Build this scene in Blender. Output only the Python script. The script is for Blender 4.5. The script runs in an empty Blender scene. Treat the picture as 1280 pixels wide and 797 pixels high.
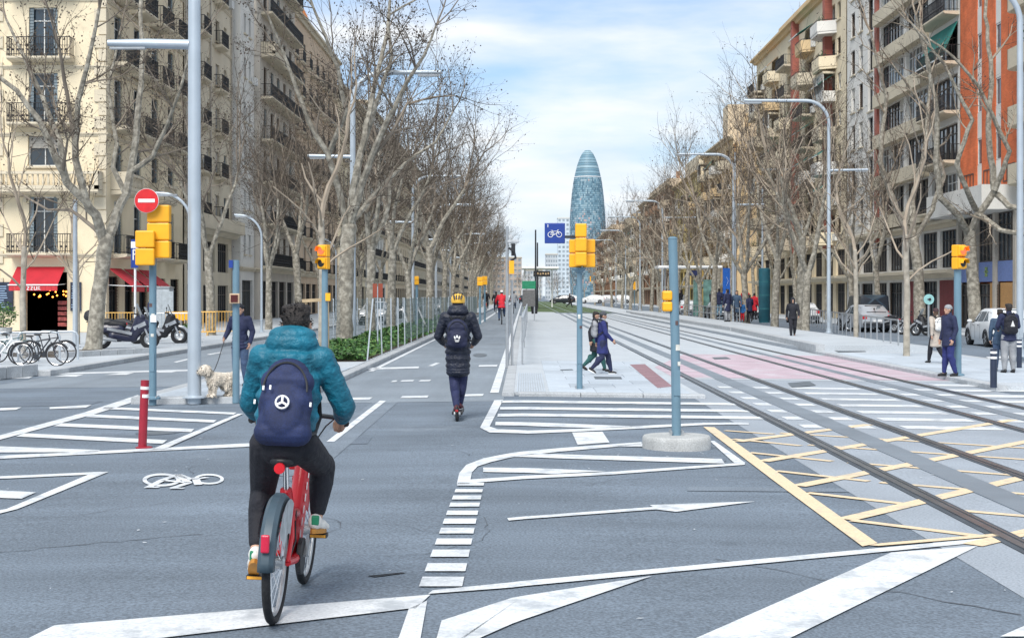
import bpy, bmesh, math, random
from mathutils import Vector, Matrix, Euler
R = math.radians
scene = bpy.context.scene
COL = scene.collection

# ------------------------------------------------------------------ camera
F = 1780.0; CU = 640.0; HV = 369.0; CAMH = 1.78; YAW = 0.0084; SLOPE = 0.012
cam_d = bpy.data.cameras.new("camera"); cam = bpy.data.objects.new("camera", cam_d); COL.objects.link(cam)
cam_d.sensor_fit = 'HORIZONTAL'; cam_d.sensor_width = 36.0; cam_d.lens = 36.0 * F / 1280.0
cam_d.shift_y = -(398.5 - HV) / 1280.0
cam_d.clip_start = 0.1; cam_d.clip_end = 12000.0
cam.location = (0, 0, CAMH); cam.rotation_euler = (R(90), 0, YAW)
scene.camera = cam
# ------------------------------------------------------------------ view, world, sun
scene.view_settings.view_transform = 'Standard'; scene.view_settings.look = 'None'
scene.view_settings.gamma = 1.0; scene.view_settings.exposure = 1.42
scene.view_settings.use_curve_mapping = False
SUN_EL, SUN_AZ = R(48), R(196)          # azimuth clockwise from +Y: behind the camera
w = bpy.data.worlds.new("World"); scene.world = w; w.use_nodes = True
nt = w.node_tree; nt.nodes.clear()
def N(t, **k):
    n = nt.nodes.new(t)
    for a, b in k.items(): setattr(n, a, b)
    return n
sky = N('ShaderNodeTexSky'); sky.sky_type = 'NISHITA'; sky.sun_disc = False
sky.sun_elevation = SUN_EL; sky.sun_rotation = SUN_AZ; sky.ozone_density = 3.0; sky.air_density = 0.9; sky.dust_density = 0.6
tc = N('ShaderNodeTexCoord')
mp = N('ShaderNodeMapping'); mp.inputs['Scale'].default_value = (1.6, 1.6, 7.0); mp.inputs['Location'].default_value = (1.484, -1.783, -1.769)
nt.links.new(tc.outputs['Generated'], mp.inputs['Vector'])
n1 = N('ShaderNodeTexNoise'); n1.inputs['Scale'].default_value = 2.3; n1.inputs['Detail'].default_value = 7; n1.inputs['Roughness'].default_value = 0.52
nt.links.new(mp.outputs[0], n1.inputs['Vector'])
cr = N('ShaderNodeValToRGB'); cr.color_ramp.elements[0].position = 0.37; cr.color_ramp.elements[1].position = 0.56
cr.color_ramp.elements[0].color = (0.40, 0.40, 0.40, 1); cr.color_ramp.elements[1].color = (1, 1, 1, 1)
nt.links.new(n1.outputs['Fac'], cr.inputs['Fac'])
# cloud sheet is unbroken low over the horizon, torn higher up
sep = N('ShaderNodeSeparateXYZ'); nt.links.new(tc.outputs['Generated'], sep.inputs[0])
mr = N('ShaderNodeMapRange'); mr.inputs['From Min'].default_value = 0.085; mr.inputs['From Max'].default_value = 0.125
mr.inputs['To Min'].default_value = 1.0; mr.inputs['To Max'].default_value = 0.0
nt.links.new(sep.outputs['Z'], mr.inputs['Value'])
mx = N('ShaderNodeMath', operation='MAXIMUM'); nt.links.new(cr.outputs['Color'], mx.inputs[0]); nt.links.new(mr.outputs[0], mx.inputs[1])
n2 = N('ShaderNodeTexNoise'); n2.inputs['Scale'].default_value = 5.0; n2.inputs['Detail'].default_value = 5
nt.links.new(mp.outputs[0], n2.inputs['Vector'])
cc = N('ShaderNodeValToRGB'); cc.color_ramp.elements[0].position = 0.34; cc.color_ramp.elements[1].position = 0.65
cc.color_ramp.elements[0].color = (0.47, 0.565, 0.65, 1); cc.color_ramp.elements[1].color = (0.66, 0.675, 0.69, 1)
nt.links.new(n2.outputs['Fac'], cc.inputs['Fac'])
sc_ = N('ShaderNodeVectorMath', operation='SCALE'); sc_.inputs['Scale'].default_value = 4.9
nt.links.new(cc.outputs['Color'], sc_.inputs[0])
veil = N('ShaderNodeVectorMath', operation='MULTIPLY'); veil.inputs[1].default_value = (0.34, 0.44, 0.51); nt.links.new(sky.outputs[0], veil.inputs[0])
mixn = N('ShaderNodeMixRGB'); nt.links.new(mx.outputs[0], mixn.inputs['Fac']); nt.links.new(veil.outputs[0], mixn.inputs[1]); nt.links.new(sc_.outputs[0], mixn.inputs[2])
bg = N('ShaderNodeBackground'); bg.inputs['Strength'].default_value = 0.12
nt.links.new(mixn.outputs[0], bg.inputs['Color'])
wo = N('ShaderNodeOutputWorld'); nt.links.new(bg.outputs[0], wo.inputs[0])
sl = bpy.data.lights.new("sun", 'SUN'); sl.energy = 1.5; sl.angle = R(32); sl.color = (1.0, 0.95, 0.88)
so = bpy.data.objects.new("sun", sl); COL.objects.link(so)
sd = Vector((math.sin(SUN_AZ) * math.cos(SUN_EL), math.cos(SUN_AZ) * math.cos(SUN_EL), math.sin(SUN_EL)))
so.rotation_euler = sd.to_track_quat('Z', 'Y').to_euler(); so.location = sd * 60

# ------------------------------------------------------------------ geometry of the place
def gz(x, y=0): return -SLOPE * abs(x)          # the street is crowned: it falls gently to both sides
def at(u, v, dz=0.0):
    """the ground point seen at photo pixel (u, v); dz = height of a pavement there"""
    a = (u - CU) / F; b = (HV - v) / F
    dx = math.cos(YAW) * a - math.sin(YAW); dy = math.sin(YAW) * a + math.cos(YAW)
    t = (CAMH - dz) / (-b - SLOPE * abs(dx))
    return Vector((dx * t, dy * t, CAMH + b * t))
def depth(p): return -math.sin(YAW) * p[0] + math.cos(YAW) * p[1]
def xat(u, y):
    """world x seen at pixel column u for street distance y"""
    a = (u - CU) / F
    return y * (math.cos(YAW) * a - math.sin(YAW)) / (math.sin(YAW) * a + math.cos(YAW))
def zat(v, p): return CAMH + (HV - v) * depth(p) / F
def px(p):
    d = depth(p); r = math.cos(YAW) * p[0] + math.sin(YAW) * p[1]
    return CU + F * r / d, HV - F * (p[2] - CAMH) / d

# ------------------------------------------------------------------ materials
MATS = {}
def mat(name, col, rough=0.7, metal=0.0, var=0.15, scale=8.0, bump=0.0, bscale=60.0, rnd=0.0, spec=0.5, fine=0.0, fscale=200.0, dirt=None, dirt2=None, emit=0):
    if name in MATS: return MATS[name]
    m = bpy.data.materials.new(name); m.use_nodes = True; t = m.node_tree; b = t.nodes['Principled BSDF']; L = t.links
    b.inputs['Roughness'].default_value = rough; b.inputs['Metallic'].default_value = metal
    b.inputs['Specular IOR Level'].default_value = spec
    tc = t.nodes.new('ShaderNodeTexCoord')
    n = t.nodes.new('ShaderNodeTexNoise'); n.inputs['Scale'].default_value = scale; n.inputs['Detail'].default_value = 5
    L.new(tc.outputs['Object'], n.inputs['Vector'])
    r = t.nodes.new('ShaderNodeMapRange'); r.inputs['From Min'].default_value = 0.3; r.inputs['From Max'].default_value = 0.7
    r.inputs['To Min'].default_value = 1 - var; r.inputs['To Max'].default_value = 1 + var
    L.new(n.outputs['Fac'], r.inputs['Value'])
    out = r.outputs[0]
    if fine:
        nf = t.nodes.new('ShaderNodeTexNoise'); nf.inputs['Scale'].default_value = fscale; nf.inputs['Detail'].default_value = 2
        L.new(tc.outputs['Object'], nf.inputs['Vector'])
        rf = t.nodes.new('ShaderNodeMapRange'); rf.inputs['From Min'].default_value = 0.3; rf.inputs['From Max'].default_value = 0.7
        rf.inputs['To Min'].default_value = 1 - fine; rf.inputs['To Max'].default_value = 1 + fine
        L.new(nf.outputs['Fac'], rf.inputs['Value'])
        mm = t.nodes.new('ShaderNodeMath'); mm.operation = 'MULTIPLY'; L.new(out, mm.inputs[0]); L.new(rf.outputs[0], mm.inputs[1]); out = mm.outputs[0]
    if rnd:
        oi = t.nodes.new('ShaderNodeObjectInfo'); rr = t.nodes.new('ShaderNodeMapRange')
        rr.inputs['To Min'].default_value = 1 - rnd; rr.inputs['To Max'].default_value = 1 + rnd
        L.new(oi.outputs['Random'], rr.inputs['Value'])
        mm = t.nodes.new('ShaderNodeMath'); mm.operation = 'MULTIPLY'; L.new(out, mm.inputs[0]); L.new(rr.outputs[0], mm.inputs[1]); out = mm.outputs[0]
    s = t.nodes.new('ShaderNodeVectorMath'); s.operation = 'SCALE'; s.inputs[0].default_value = col[:3]
    L.new(out, s.inputs['Scale'])
    cout = s.outputs[0]
    for dirt in (dirt, dirt2):
        if not dirt: continue
        nd = t.nodes.new('ShaderNodeTexNoise'); nd.inputs['Scale'].default_value = dirt[1]; nd.inputs['Detail'].default_value = 8; nd.inputs['Roughness'].default_value = 0.7
        L.new(tc.outputs['Object'], nd.inputs['Vector'])
        rd = t.nodes.new('ShaderNodeMapRange'); rd.inputs['From Min'].default_value = dirt[2]; rd.inputs['From Max'].default_value = dirt[2] + 0.14
        L.new(nd.outputs['Fac'], rd.inputs['Value'])
        mxd = t.nodes.new('ShaderNodeMixRGB'); mxd.inputs[2].default_value = (*dirt[0], 1)
        L.new(rd.outputs[0], mxd.inputs['Fac']); L.new(cout, mxd.inputs[1]); cout = mxd.outputs[0]
    L.new(cout, b.inputs['Base Color'])
    if bump:
        nb = t.nodes.new('ShaderNodeTexNoise'); nb.inputs['Scale'].default_value = bscale; nb.inputs['Detail'].default_value = 3
        L.new(tc.outputs['Object'], nb.inputs['Vector'])
        bp = t.nodes.new('ShaderNodeBump'); bp.inputs['Strength'].default_value = bump; bp.inputs['Distance'].default_value = 0.02
        L.new(nb.outputs['Fac'], bp.inputs['Height']); L.new(bp.outputs[0], b.inputs['Normal'])
    if emit:
        b.inputs['Emission Color'].default_value = (*col[:3], 1); b.inputs['Emission Strength'].default_value = emit
    MATS[name] = m
    return m
def s2l(r, g, b):
    f = lambda c: ((c / 255 + 0.055) / 1.055) ** 2.4 if c > 10 else c / 255 / 12.92
    return (f(r), f(g), f(b))

# ------------------------------------------------------------------ mesh builder
class MB:
    def __init__(s): s.v = []; s.f = []; s.m = []
    def add(s, vs, fs, mi=0):
        o = len(s.v); s.v += [tuple(p) for p in vs]; s.f += [tuple(i + o for i in f) for f in fs]; s.m += [mi] * len(fs); return s
    def box(s, c, d, mi=0, rz=0.0, mtx=None):
        x, y, z = d[0] / 2, d[1] / 2, d[2] / 2
        vs = [Vector((i * x, j * y, k * z)) for k in (-1, 1) for j in (-1, 1) for i in (-1, 1)]
        if mtx is not None: vs = [mtx @ p for p in vs]
        elif rz: q = Matrix.Rotation(rz, 3, 'Z'); vs = [q @ p for p in vs]
        c = Vector(c); vs = [p + c for p in vs]
        return s.add(vs, [(0, 2, 3, 1), (4, 5, 7, 6), (0, 1, 5, 4), (2, 6, 7, 3), (0, 4, 6, 2), (1, 3, 7, 5)], mi)
    def bar(s, a, b, wd, th=None, mi=0, up=(0, 0, 1)):
        """box-section bar from a to b"""
        a = Vector(a); b = Vector(b); th = th or wd; d = (b - a); L = d.length
        if L < 1e-6: return s
        d.normalize(); up = Vector(up)
        if abs(d.dot(up)) > 0.99: up = Vector((0, 1, 0))
        x = d.cross(up).normalized(); z = x.cross(d)
        vs = []
        for p in (a, b):
            for i, k in ((-1, -1), (1, -1), (1, 1), (-1, 1)): vs.append(p + x * i * wd / 2 + z * k * th / 2)
        return s.add(vs, [(0, 1, 2, 3)[::-1], (4, 5, 6, 7), (0, 1, 5, 4), (1, 2, 6, 5), (2, 3, 7, 6), (3, 0, 4, 7)], mi)
    def tube(s, pts, rad, n=8, mi=0, caps=True, closed=False):
        pts = [Vector(p) for p in pts]; k = len(pts)
        if not hasattr(rad, '__len__'): rad = [rad] * k
        ref = None; vs = []
        for i, p in enumerate(pts):
            if closed: d = pts[(i + 1) % k] - pts[i - 1]
            else: d = pts[min(i + 1, k - 1)] - pts[max(i - 1, 0)]
            if d.length < 1e-9: d = Vector((0, 0, 1))
            d.normalize()
            if ref is None:
                ref = Vector((1, 0, 0)) if abs(d.x) < 0.8 else Vector((0, 1, 0))
            x = (ref - d * ref.dot(d))
            if x.length < 1e-4: x = d.orthogonal()
            x.normalize(); ref = x; y = d.cross(x)
            for j in range(n):
                a = 2 * math.pi * j / n; vs.append(p + (x * math.cos(a) + y * math.sin(a)) * rad[i])
        fs = []
        for i in range(k if closed else k - 1):
            q = (i + 1) % k
            for j in range(n):
                fs.append((i * n + j, i * n + (j + 1) % n, q * n + (j + 1) % n, q * n + j))
        if caps and not closed:
            fs.append(tuple(range(n))[::-1]); fs.append(tuple((k - 1) * n + j for j in range(n)))
        return s.add(vs, fs, mi)
    def lathe(s, prof, n=24, c=(0, 0, 0), mi=0, axis='Z', sx=1, sy=1, mtx=None):
        """profile of (r, h) turned about an axis through c"""
        vs = []; c = Vector(c)
        for r, h in prof:
            for j in range(n):
                a = 2 * math.pi * j / n; x, y = r * math.cos(a) * sx, r * math.sin(a) * sy
                p = Vector((x, y, h)) if axis == 'Z' else (Vector((h, x, y)) if axis == 'X' else Vector((x, h, y)))
                vs.append((mtx @ p if mtx is not None else p) + c)
        fs = []
        for i in range(len(prof) - 1):
            for j in range(n): fs.append((i * n + j, i * n + (j + 1) % n, (i + 1) * n + (j + 1) % n, (i + 1) * n + j))
        fs.append(tuple(range(n))[::-1]); fs.append(tuple((len(prof) - 1) * n + j for j in range(n)))
        return s.add(vs, fs, mi)
    def ell(s, c, r, n=12, mi=0, mtx=None):
        pr = [(math.sin(math.pi * i / 8), -math.cos(math.pi * i / 8)) for i in range(9)]
        pr[0] = (0.02, -1); pr[-1] = (0.02, 1)
        if not hasattr(r, '__len__'): r = (r, r, r)
        S = Matrix.Diagonal(Vector(r)); M = (mtx @ S) if mtx is not None else S
        return s.lathe(pr, n, c, mi, 'Z', 1, 1, M)
    def prism(s, poly, z0, z1, mi=0, axis='Z', off=0):
        """polygon (list of 2-D points) pushed from z0 to z1 along an axis"""
        k = len(poly); vs = []
        for z in (z0, z1):
            for a, b in poly: vs.append((a, b, z) if axis == 'Z' else ((z, a, b) if axis == 'X' else (a, z, b)))
        fs = [tuple(range(k))[::-1], tuple(range(k, 2 * k))] + [(i, (i + 1) % k, k + (i + 1) % k, k + i) for i in range(k)]
        return s.add(vs, fs, mi)
    def quad(s, a, b, c, d, mi=0): return s.add([a, b, c, d], [(0, 1, 2, 3)], mi)
    def mesh(s, name, mats, smooth=False, fix=True):
        me = bpy.data.meshes.new(name); me.from_pydata(s.v, [], s.f)
        for m in (mats if isinstance(mats, (list, tuple)) else [mats]): me.materials.append(m)
        me.polygons.foreach_set('material_index', s.m)
        if fix:
            bm = bmesh.new(); bm.from_mesh(me); bmesh.ops.recalc_face_normals(bm, faces=bm.faces); bm.to_mesh(me); bm.free()
        if smooth:
            me.polygons.foreach_set('use_smooth', [True] * len(me.polygons))
            try: me.set_sharp_from_angle(angle=R(42))
            except Exception: pass
        me.update(); return me
    def build(s, name, mats, parent=None, loc=(0, 0, 0), rot=(0, 0, 0), smooth=False, bevel=0, kind=None):
        return link(name, s.mesh(name, mats, smooth), parent, loc, rot, bevel, kind)
def link(name, me, parent=None, loc=(0, 0, 0), rot=(0, 0, 0), bevel=0, kind=None, mtx=None):
    o = bpy.data.objects.new(name, me); COL.objects.link(o)
    if parent is not None: o.parent = parent; KIDS.setdefault(parent.name, []).append(o)
    if mtx is not None: o.matrix_local = mtx
    else: o.location = loc; o.rotation_euler = rot
    if bevel:
        b = o.modifiers.new('bevel', 'BEVEL'); b.width = bevel; b.segments = 2; b.limit_method = 'ANGLE'; b.angle_limit = R(40)
    if kind: o['kind'] = kind
    return o
def tag(o, label, cat, group=None):
    o['label'] = label; o['category'] = cat
    if group: o['group'] = group
    return o
def thing(name, label, cat, loc=(0, 0, 0), rz=0.0, group=None):
    o = bpy.data.objects.new(name, None); COL.objects.link(o); o.empty_display_size = 0.3
    o.location = loc; o.rotation_euler = (0, 0, rz)
    return tag(o, label, cat, group)
CHILD = {}
KIDS = {}
def children_of(o): return KIDS.get(o.name, [])
def copy_tree(root, loc, rz=None, label=None, scale=None, kids=None):
    """a copy of a thing with copies of its parts and their sub-parts"""
    r = root.copy(); COL.objects.link(r); r.location = loc
    if rz is not None: r.rotation_euler = (0, 0, rz)
    if scale is not None: r.scale = (scale,) * 3 if not hasattr(scale, '__len__') else scale
    if label: r['label'] = label
    if root.name not in CHILD:
        CHILD[root.name] = [(c, children_of(c)) for c in children_of(root)]
    for c, gs in CHILD[root.name]:
        k = c.copy(); COL.objects.link(k); k.parent = r
        for g in gs:
            q = g.copy(); COL.objects.link(q); q.parent = k
    return r

# ------------------------------------------------------------------ materials used all over
ASPH = mat('asphalt', (0.134, 0.167, 0.208), 0.85, var=0.16, scale=0.45, bump=0.3, bscale=90, fine=0.36, fscale=52, dirt=((0.20, 0.235, 0.275), 0.35, 0.60))
ASPH2 = mat('asphalt_worn', (0.195, 0.228, 0.265), 0.85, var=0.10, scale=0.5, fine=0.25, fscale=60, bump=0.2, bscale=90, dirt=((0.14, 0.16, 0.18), 0.3, 0.58))
PAINT = mat('road_paint_white', (0.64, 0.665, 0.69), 0.6, var=0.08, scale=2, fine=0.14, fscale=45, dirt=((0.40, 0.43, 0.46), 3.0, 0.50), dirt2=((0.18, 0.21, 0.25), 18, 0.60))
YELLOW_P = mat('road_paint_yellow', (0.74, 0.585, 0.39), 0.6, var=0.07, scale=3, fine=0.12, fscale=50, dirt=((0.46, 0.41, 0.33), 3.0, 0.52), dirt2=((0.19, 0.21, 0.24), 18, 0.60))
PAVE = mat('paving', (0.43, 0.465, 0.50), 0.8, var=0.07, scale=0.7, fine=0.12, fscale=30, dirt=((0.33, 0.36, 0.39), 1.1, 0.58))
KERB = mat('kerb_granite', (0.38, 0.40, 0.42), 0.8, var=0.12, scale=5, fine=0.2, fscale=60, rnd=0.07)
CONC = mat('concrete', (0.40, 0.41, 0.41), 0.85, var=0.15, scale=4, fine=0.2, fscale=70, bump=0.2, dirt=((0.22, 0.21, 0.2), 3, 0.6))
GALV = mat('galvanised_steel', (0.50, 0.55, 0.60), 0.42, 0.55, var=0.10, scale=3)
GREYB = mat('blue_grey_paint', (0.13, 0.225, 0.295), 0.5, var=0.08, scale=4, dirt=((0.20, 0.25, 0.28), 4, 0.63))
STEEL = mat('stainless_steel', (0.42, 0.44, 0.46), 0.35, 0.7, var=0.1)
BLACK = mat('black_plastic', (0.015, 0.016, 0.02), 0.5, var=0.2)
RUBBER = mat('rubber', (0.018, 0.018, 0.02), 0.75, var=0.2)
SIGY = mat('signal_yellow', (0.84, 0.40, 0.012), 0.45, var=0.07, scale=5, rnd=0.08)
WHITE = mat('white_paint', (0.78, 0.79, 0.80), 0.45, var=0.05)
CHROME = mat('chrome', (0.7, 0.7, 0.72), 0.18, 1.0, var=0.05)
DARKM = mat('dark_metal', (0.035, 0.04, 0.05), 0.5, 0.3, var=0.2)
def glass_mat(name, col=(0.03, 0.045, 0.06), rough=0.06, rnd=0.5):
    return mat(name, col, rough, 0.0, var=0.25, scale=1.5, rnd=rnd, spec=0.9)
GLASS = glass_mat('window_glass')

# traffic crosses in x: long pale and dark tyre-worn bands in the carriageway, and oil spots
def wear(m, sc=(.10, 1.3, 1), amt=.16):
    t = m.node_tree; L = t.links; b = t.nodes['Principled BSDF']; src = b.inputs['Base Color'].links[0].from_socket
    tc = t.nodes.new('ShaderNodeTexCoord'); mp = t.nodes.new('ShaderNodeMapping'); mp.inputs['Scale'].default_value = sc; L.new(tc.outputs['Object'], mp.inputs[0])
    n = t.nodes.new('ShaderNodeTexNoise'); n.inputs['Scale'].default_value = 1.0; n.inputs['Detail'].default_value = 6; n.inputs['Roughness'].default_value = .62; L.new(mp.outputs[0], n.inputs['Vector'])
    r = t.nodes.new('ShaderNodeMapRange'); r.inputs['From Min'].default_value = .32; r.inputs['From Max'].default_value = .68; r.inputs['To Min'].default_value = 1 - amt; r.inputs['To Max'].default_value = 1 + amt; L.new(n.outputs[0], r.inputs[0])
    v = t.nodes.new('ShaderNodeTexVoronoi'); v.inputs['Scale'].default_value = .9; L.new(tc.outputs['Object'], v.inputs['Vector'])
    o = t.nodes.new('ShaderNodeMapRange'); o.inputs['From Min'].default_value = .02; o.inputs['From Max'].default_value = .12; o.inputs['To Min'].default_value = .80; o.inputs['To Max'].default_value = 1.0; L.new(v.outputs['Distance'], o.inputs[0])
    k = t.nodes.new('ShaderNodeMath'); k.operation = 'MULTIPLY'; L.new(r.outputs[0], k.inputs[0]); L.new(o.outputs[0], k.inputs[1])
    s = t.nodes.new('ShaderNodeVectorMath'); s.operation = 'SCALE'; L.new(src, s.inputs[0]); L.new(k.outputs[0], s.inputs['Scale']); L.new(s.outputs[0], b.inputs['Base Color'])
wear(ASPH); wear(ASPH2, (1.2, .08, 1), .12)
# ================================================================== ground, paving, rails, markings
def sheet(name, pts, m, dz, kind='structure', sub=0):
    """flat ground sheet through world xy points, dz above the sloping ground"""
    mb = MB(); mb.add([(x, y, gz(x) + dz) for x, y in pts], [tuple(range(len(pts)))])
    o = mb.build(name, m)
    if kind: o['kind'] = kind
    return o
def slab(name, pts, m, h, parent=None, kind='structure'):
    """raised pavement: a sheet with sides down into the ground"""
    k = len(pts); mb = MB()
    vs = [(x, y, gz(x) + h) for x, y in pts] + [(x, y, gz(x) - 0.3) for x, y in pts]
    mb.add(vs, [tuple(range(k))] + [(i, k + i, k + (i + 1) % k, (i + 1) % k) for i in range(k)])
    o = mb.build(name, m, parent)
    if kind: o['kind'] = kind
    return o
g = MB(); xs = [-2500, -600, -200, -60, 0, 60, 200, 600, 2500]
for i in range(8):
    a, b = xs[i], xs[i + 1]
    z = lambda x: gz(max(-200, min(200, x)))
    g.quad((a, -80, z(a)), (b, -80, z(b)), (b, 6000, z(b)), (a, 6000, z(a)))
o = g.build('ground', ASPH); o['kind'] = 'structure'

def kerb_line(parent, p0, p1, step, wd, h, name='kerb_stone', m=None, side=1):
    """a row of separate kerb stones from p0 to p1 (world xy); they stand a little proud of the paving"""
    p0 = Vector((p0[0], p0[1])); p1 = Vector((p1[0], p1[1])); L = (p1 - p0).length; n = max(1, round(L / step)); st = L / n
    d = (p1 - p0) / L; ang = math.atan2(d.y, d.x); me = None
    for i in range(n):
        c = p0 + d * (st * (i + 0.5)); c3 = Vector((c.x, c.y, gz(c.x) + h / 2 - 0.1 + 0.004))
        if me is None:
            mb = MB(); x, y, z = (st - 0.014) / 2, wd / 2, h / 2 + 0.1
            for k in (-1, 1):
                pass
            bv = 0.015
            mb.prism([(-y, -z), (y, -z), (y, z - bv), (y - bv, z), (-y + bv, z), (-y, z - bv)], -x, x, 0, 'X')
            me = mb.mesh(name, m or KERB)
        q = link(name, me, parent); q.location = c3
        sl = math.atan(-SLOPE * d.x * (1 if c.x > 0 else -1))
        q.rotation_euler = (0, -sl, ang)

# worn bicycle lane and service road
sheet('cycle_lane', [(-3.8, 24), (-0.35, 24), (-0.35, 700), (-3.8, 700)], ASPH2, 0.004)
sheet('left_road', [(-11.2, 29), (-6.7, 29), (-6.7, 700), (-11.2, 700)], ASPH2, 0.004)
sheet('right_road', [(13.6, 36), (21.5, 36), (21.5, 700), (13.6, 700)], ASPH, 0.004)
lp = slab('left_pavement', [(-70, 34), (-11.5, 34), (-11.5, 700), (-70, 700)], PAVE, 0.13)
kerb_line(lp, (-11.4, 34), (-11.4, 130), 1.2, 0.28, 0.13)
kerb_line(lp, (-11.25, 33.9), (-40, 33.9), 1.2, 0.28, 0.13)
isl = slab('median_pavement', [(-6.6, 24.6), (-4.1, 24.6), (-4.1, 700), (-6.6, 700)], PAVE, 0.11)
kerb_line(isl, (-6.6, 24.3), (-6.6, 110), 1.1, 0.25, 0.11); kerb_line(isl, (-3.95, 24.3), (-3.95, 110), 1.1, 0.25, 0.11)
kerb_line(isl, (-6.45, 24.35), (-4.1, 24.35), 0.8, 0.3, 0.11)
plat = slab('tram_platform', [(-0.2, 25.5), (3.15, 25.5), (3.15, 150), (-0.2, 150)], PAVE, 0.055)
kerb_line(plat, (-0.28, 25.2), (-0.28, 120), 1.2, 0.22, 0.06); kerb_line(plat, (-0.1, 25.3), (3.2, 25.3), 1.1, 0.36, 0.06)
bed = sheet('tram_track_bed', [(3.15, 31), (9.4, 31), (9.4, 145), (3.15, 145)], PAVE, 0.006)
LAWN = mat('lawn', (0.07, 0.11, 0.04), 0.9, var=0.3, scale=2, fine=0.4, fscale=25)
sheet('track_lawn', [(-0.2, 150.5), (9.4, 150.5), (9.4, 420), (-0.2, 420)], LAWN, 0.02)
PINK = mat('crossing_pink', (0.46, 0.36, 0.41), 0.8, var=0.13, scale=1.2, fine=0.15, fscale=40, dirt=((0.50, 0.50, 0.53), 0.8, 0.53))
PINKD = mat('crossing_brick', (0.25, 0.15, 0.17), 0.85, var=0.15, scale=2, fine=0.2, fscale=40)
sheet('pink_crossing', [(3.3, 31.5), (9.4, 31.5), (9.45, 44.5), (5.0, 44.5), (3.3, 36)], PINK, 0.010)
def gp(pts): return [(at(u, v).x, at(u, v).y) for u, v in pts]
sheet('brick_strip', gp([(787, 458.5), (806, 458), (841, 487), (822, 489)]), PINKD, 0.066)
LBED = mat('track_concrete', (0.29, 0.325, 0.37), 0.85, var=0.12, scale=0.6, fine=0.22, fscale=55, bump=0.15, bscale=90)
sheet('near_track_bed', [(3.0, -10), (9.3, -10), (9.3, 31), (3.0, 31)], LBED, 0.003)
rp = slab('right_pavement', [(9.6, 28.6), (11.5, 27.6), (16.5, 27.8), (16.5, 33), (13.4, 36), (13.4, 700), (9.6, 700)], PAVE, 0.10)
kerb_line(rp, (9.5, 28.4), (9.5, 46), 1.2, 0.22, 0.10); kerb_line(rp, (9.6, 46.2), (10.6, 72), 1.2, 0.3, 0.30); kerb_line(rp, (10.6, 72.2), (10.6, 140), 1.5, 0.3, 0.30)
slab('stop_platform', [(9.75, 46.2), (13.2, 46.2), (13.2, 150), (10.75, 150), (10.75, 72)], PAVE, 0.285)
kerb_line(rp, (13.5, 36.5), (13.5, 110), 1.2, 0.25, 0.10)
rb = slab('building_pavement', [(21.6, 40), (29, 40), (29, 700), (21.6, 700)], PAVE, 0.12)
kerb_line(rb, (21.5, 40), (21.5, 130), 1.2, 0.25, 0.12)

# paving slabs of the near tram platform: separate, with open joints
def tiles(parent, x0, x1, y0, y1, tx, ty, dz, m, name='paving_slab', skip=None, rng=random.Random(4)):
    me = None; nx = round((x1 - x0) / tx); ny = round((y1 - y0) / ty)
    for j in range(ny):
        off = tx / 2 * (j % 2)
        for i in range(nx + (1 if off else 0)):
            a = max(x0, x0 + i * tx - off); b = min(x1, x0 + (i + 1) * tx - off)
            full = abs(b - a - tx) < 1e-3
            if full and me:
                q = link(name, me, parent)
            else:
                mb = MB(); w_ = (b - a) - 0.012; hh = 0.02; bv = 0.004
                mb.prism([(-ty / 2 + .006, -hh), (ty / 2 - .006, -hh), (ty / 2 - .006, hh - bv), (ty / 2 - .006 - bv, hh), (-ty / 2 + .006 + bv, hh), (-ty / 2 + .006, hh - bv)], -w_ / 2, w_ / 2, 0, 'X')
                mm = mb.mesh(name, m); q = link(name, mm, parent)
                if full: me = mm
            cx = (a + b) / 2; q.location = (cx, y0 + (j + 0.5) * ty, gz(cx) + dz - 0.016 + rng.uniform(-0.001, 0.001)); q.rotation_euler = (0, math.atan(SLOPE) * (1 if cx > 0 else -1), 0)
SLABM = mat('platform_slab', (0.42, 0.47, 0.525), 0.75, var=0.06, scale=1.5, fine=0.1, fscale=40, rnd=0.10, dirt=((0.36, 0.40, 0.44), 1.5, 0.64))
tiles(plat, 0.45, 3.0, 25.6, 37.6, 0.85, 1.2, 0.06, SLABM)
tiles(isl, -6.4, -4.1, 24.7, 33.7, 0.766, 1.0, 0.115, SLABM)
tiles(rp, 9.7, 13.3, 29.5, 44.5, 1.2, 1.5, 0.105, SLABM)
# ribbed tactile paving: too many ribs to pick apart
tm = MB()
for i in range(12):
    x = -0.12 + i * 0.045
    tm.box((x, 28.6, gz(x) + 0.059), (0.024, 6.0, 0.016))
for i in range(10):
    y = 32 + i * 0.16
    tm.box((1.45 + 0.03 * i, y, gz(1.6) + 0.074), (0.62, 0.05, 0.014))
tm.build('tactile_paving', SLABM, plat, kind='stuff')

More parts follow.
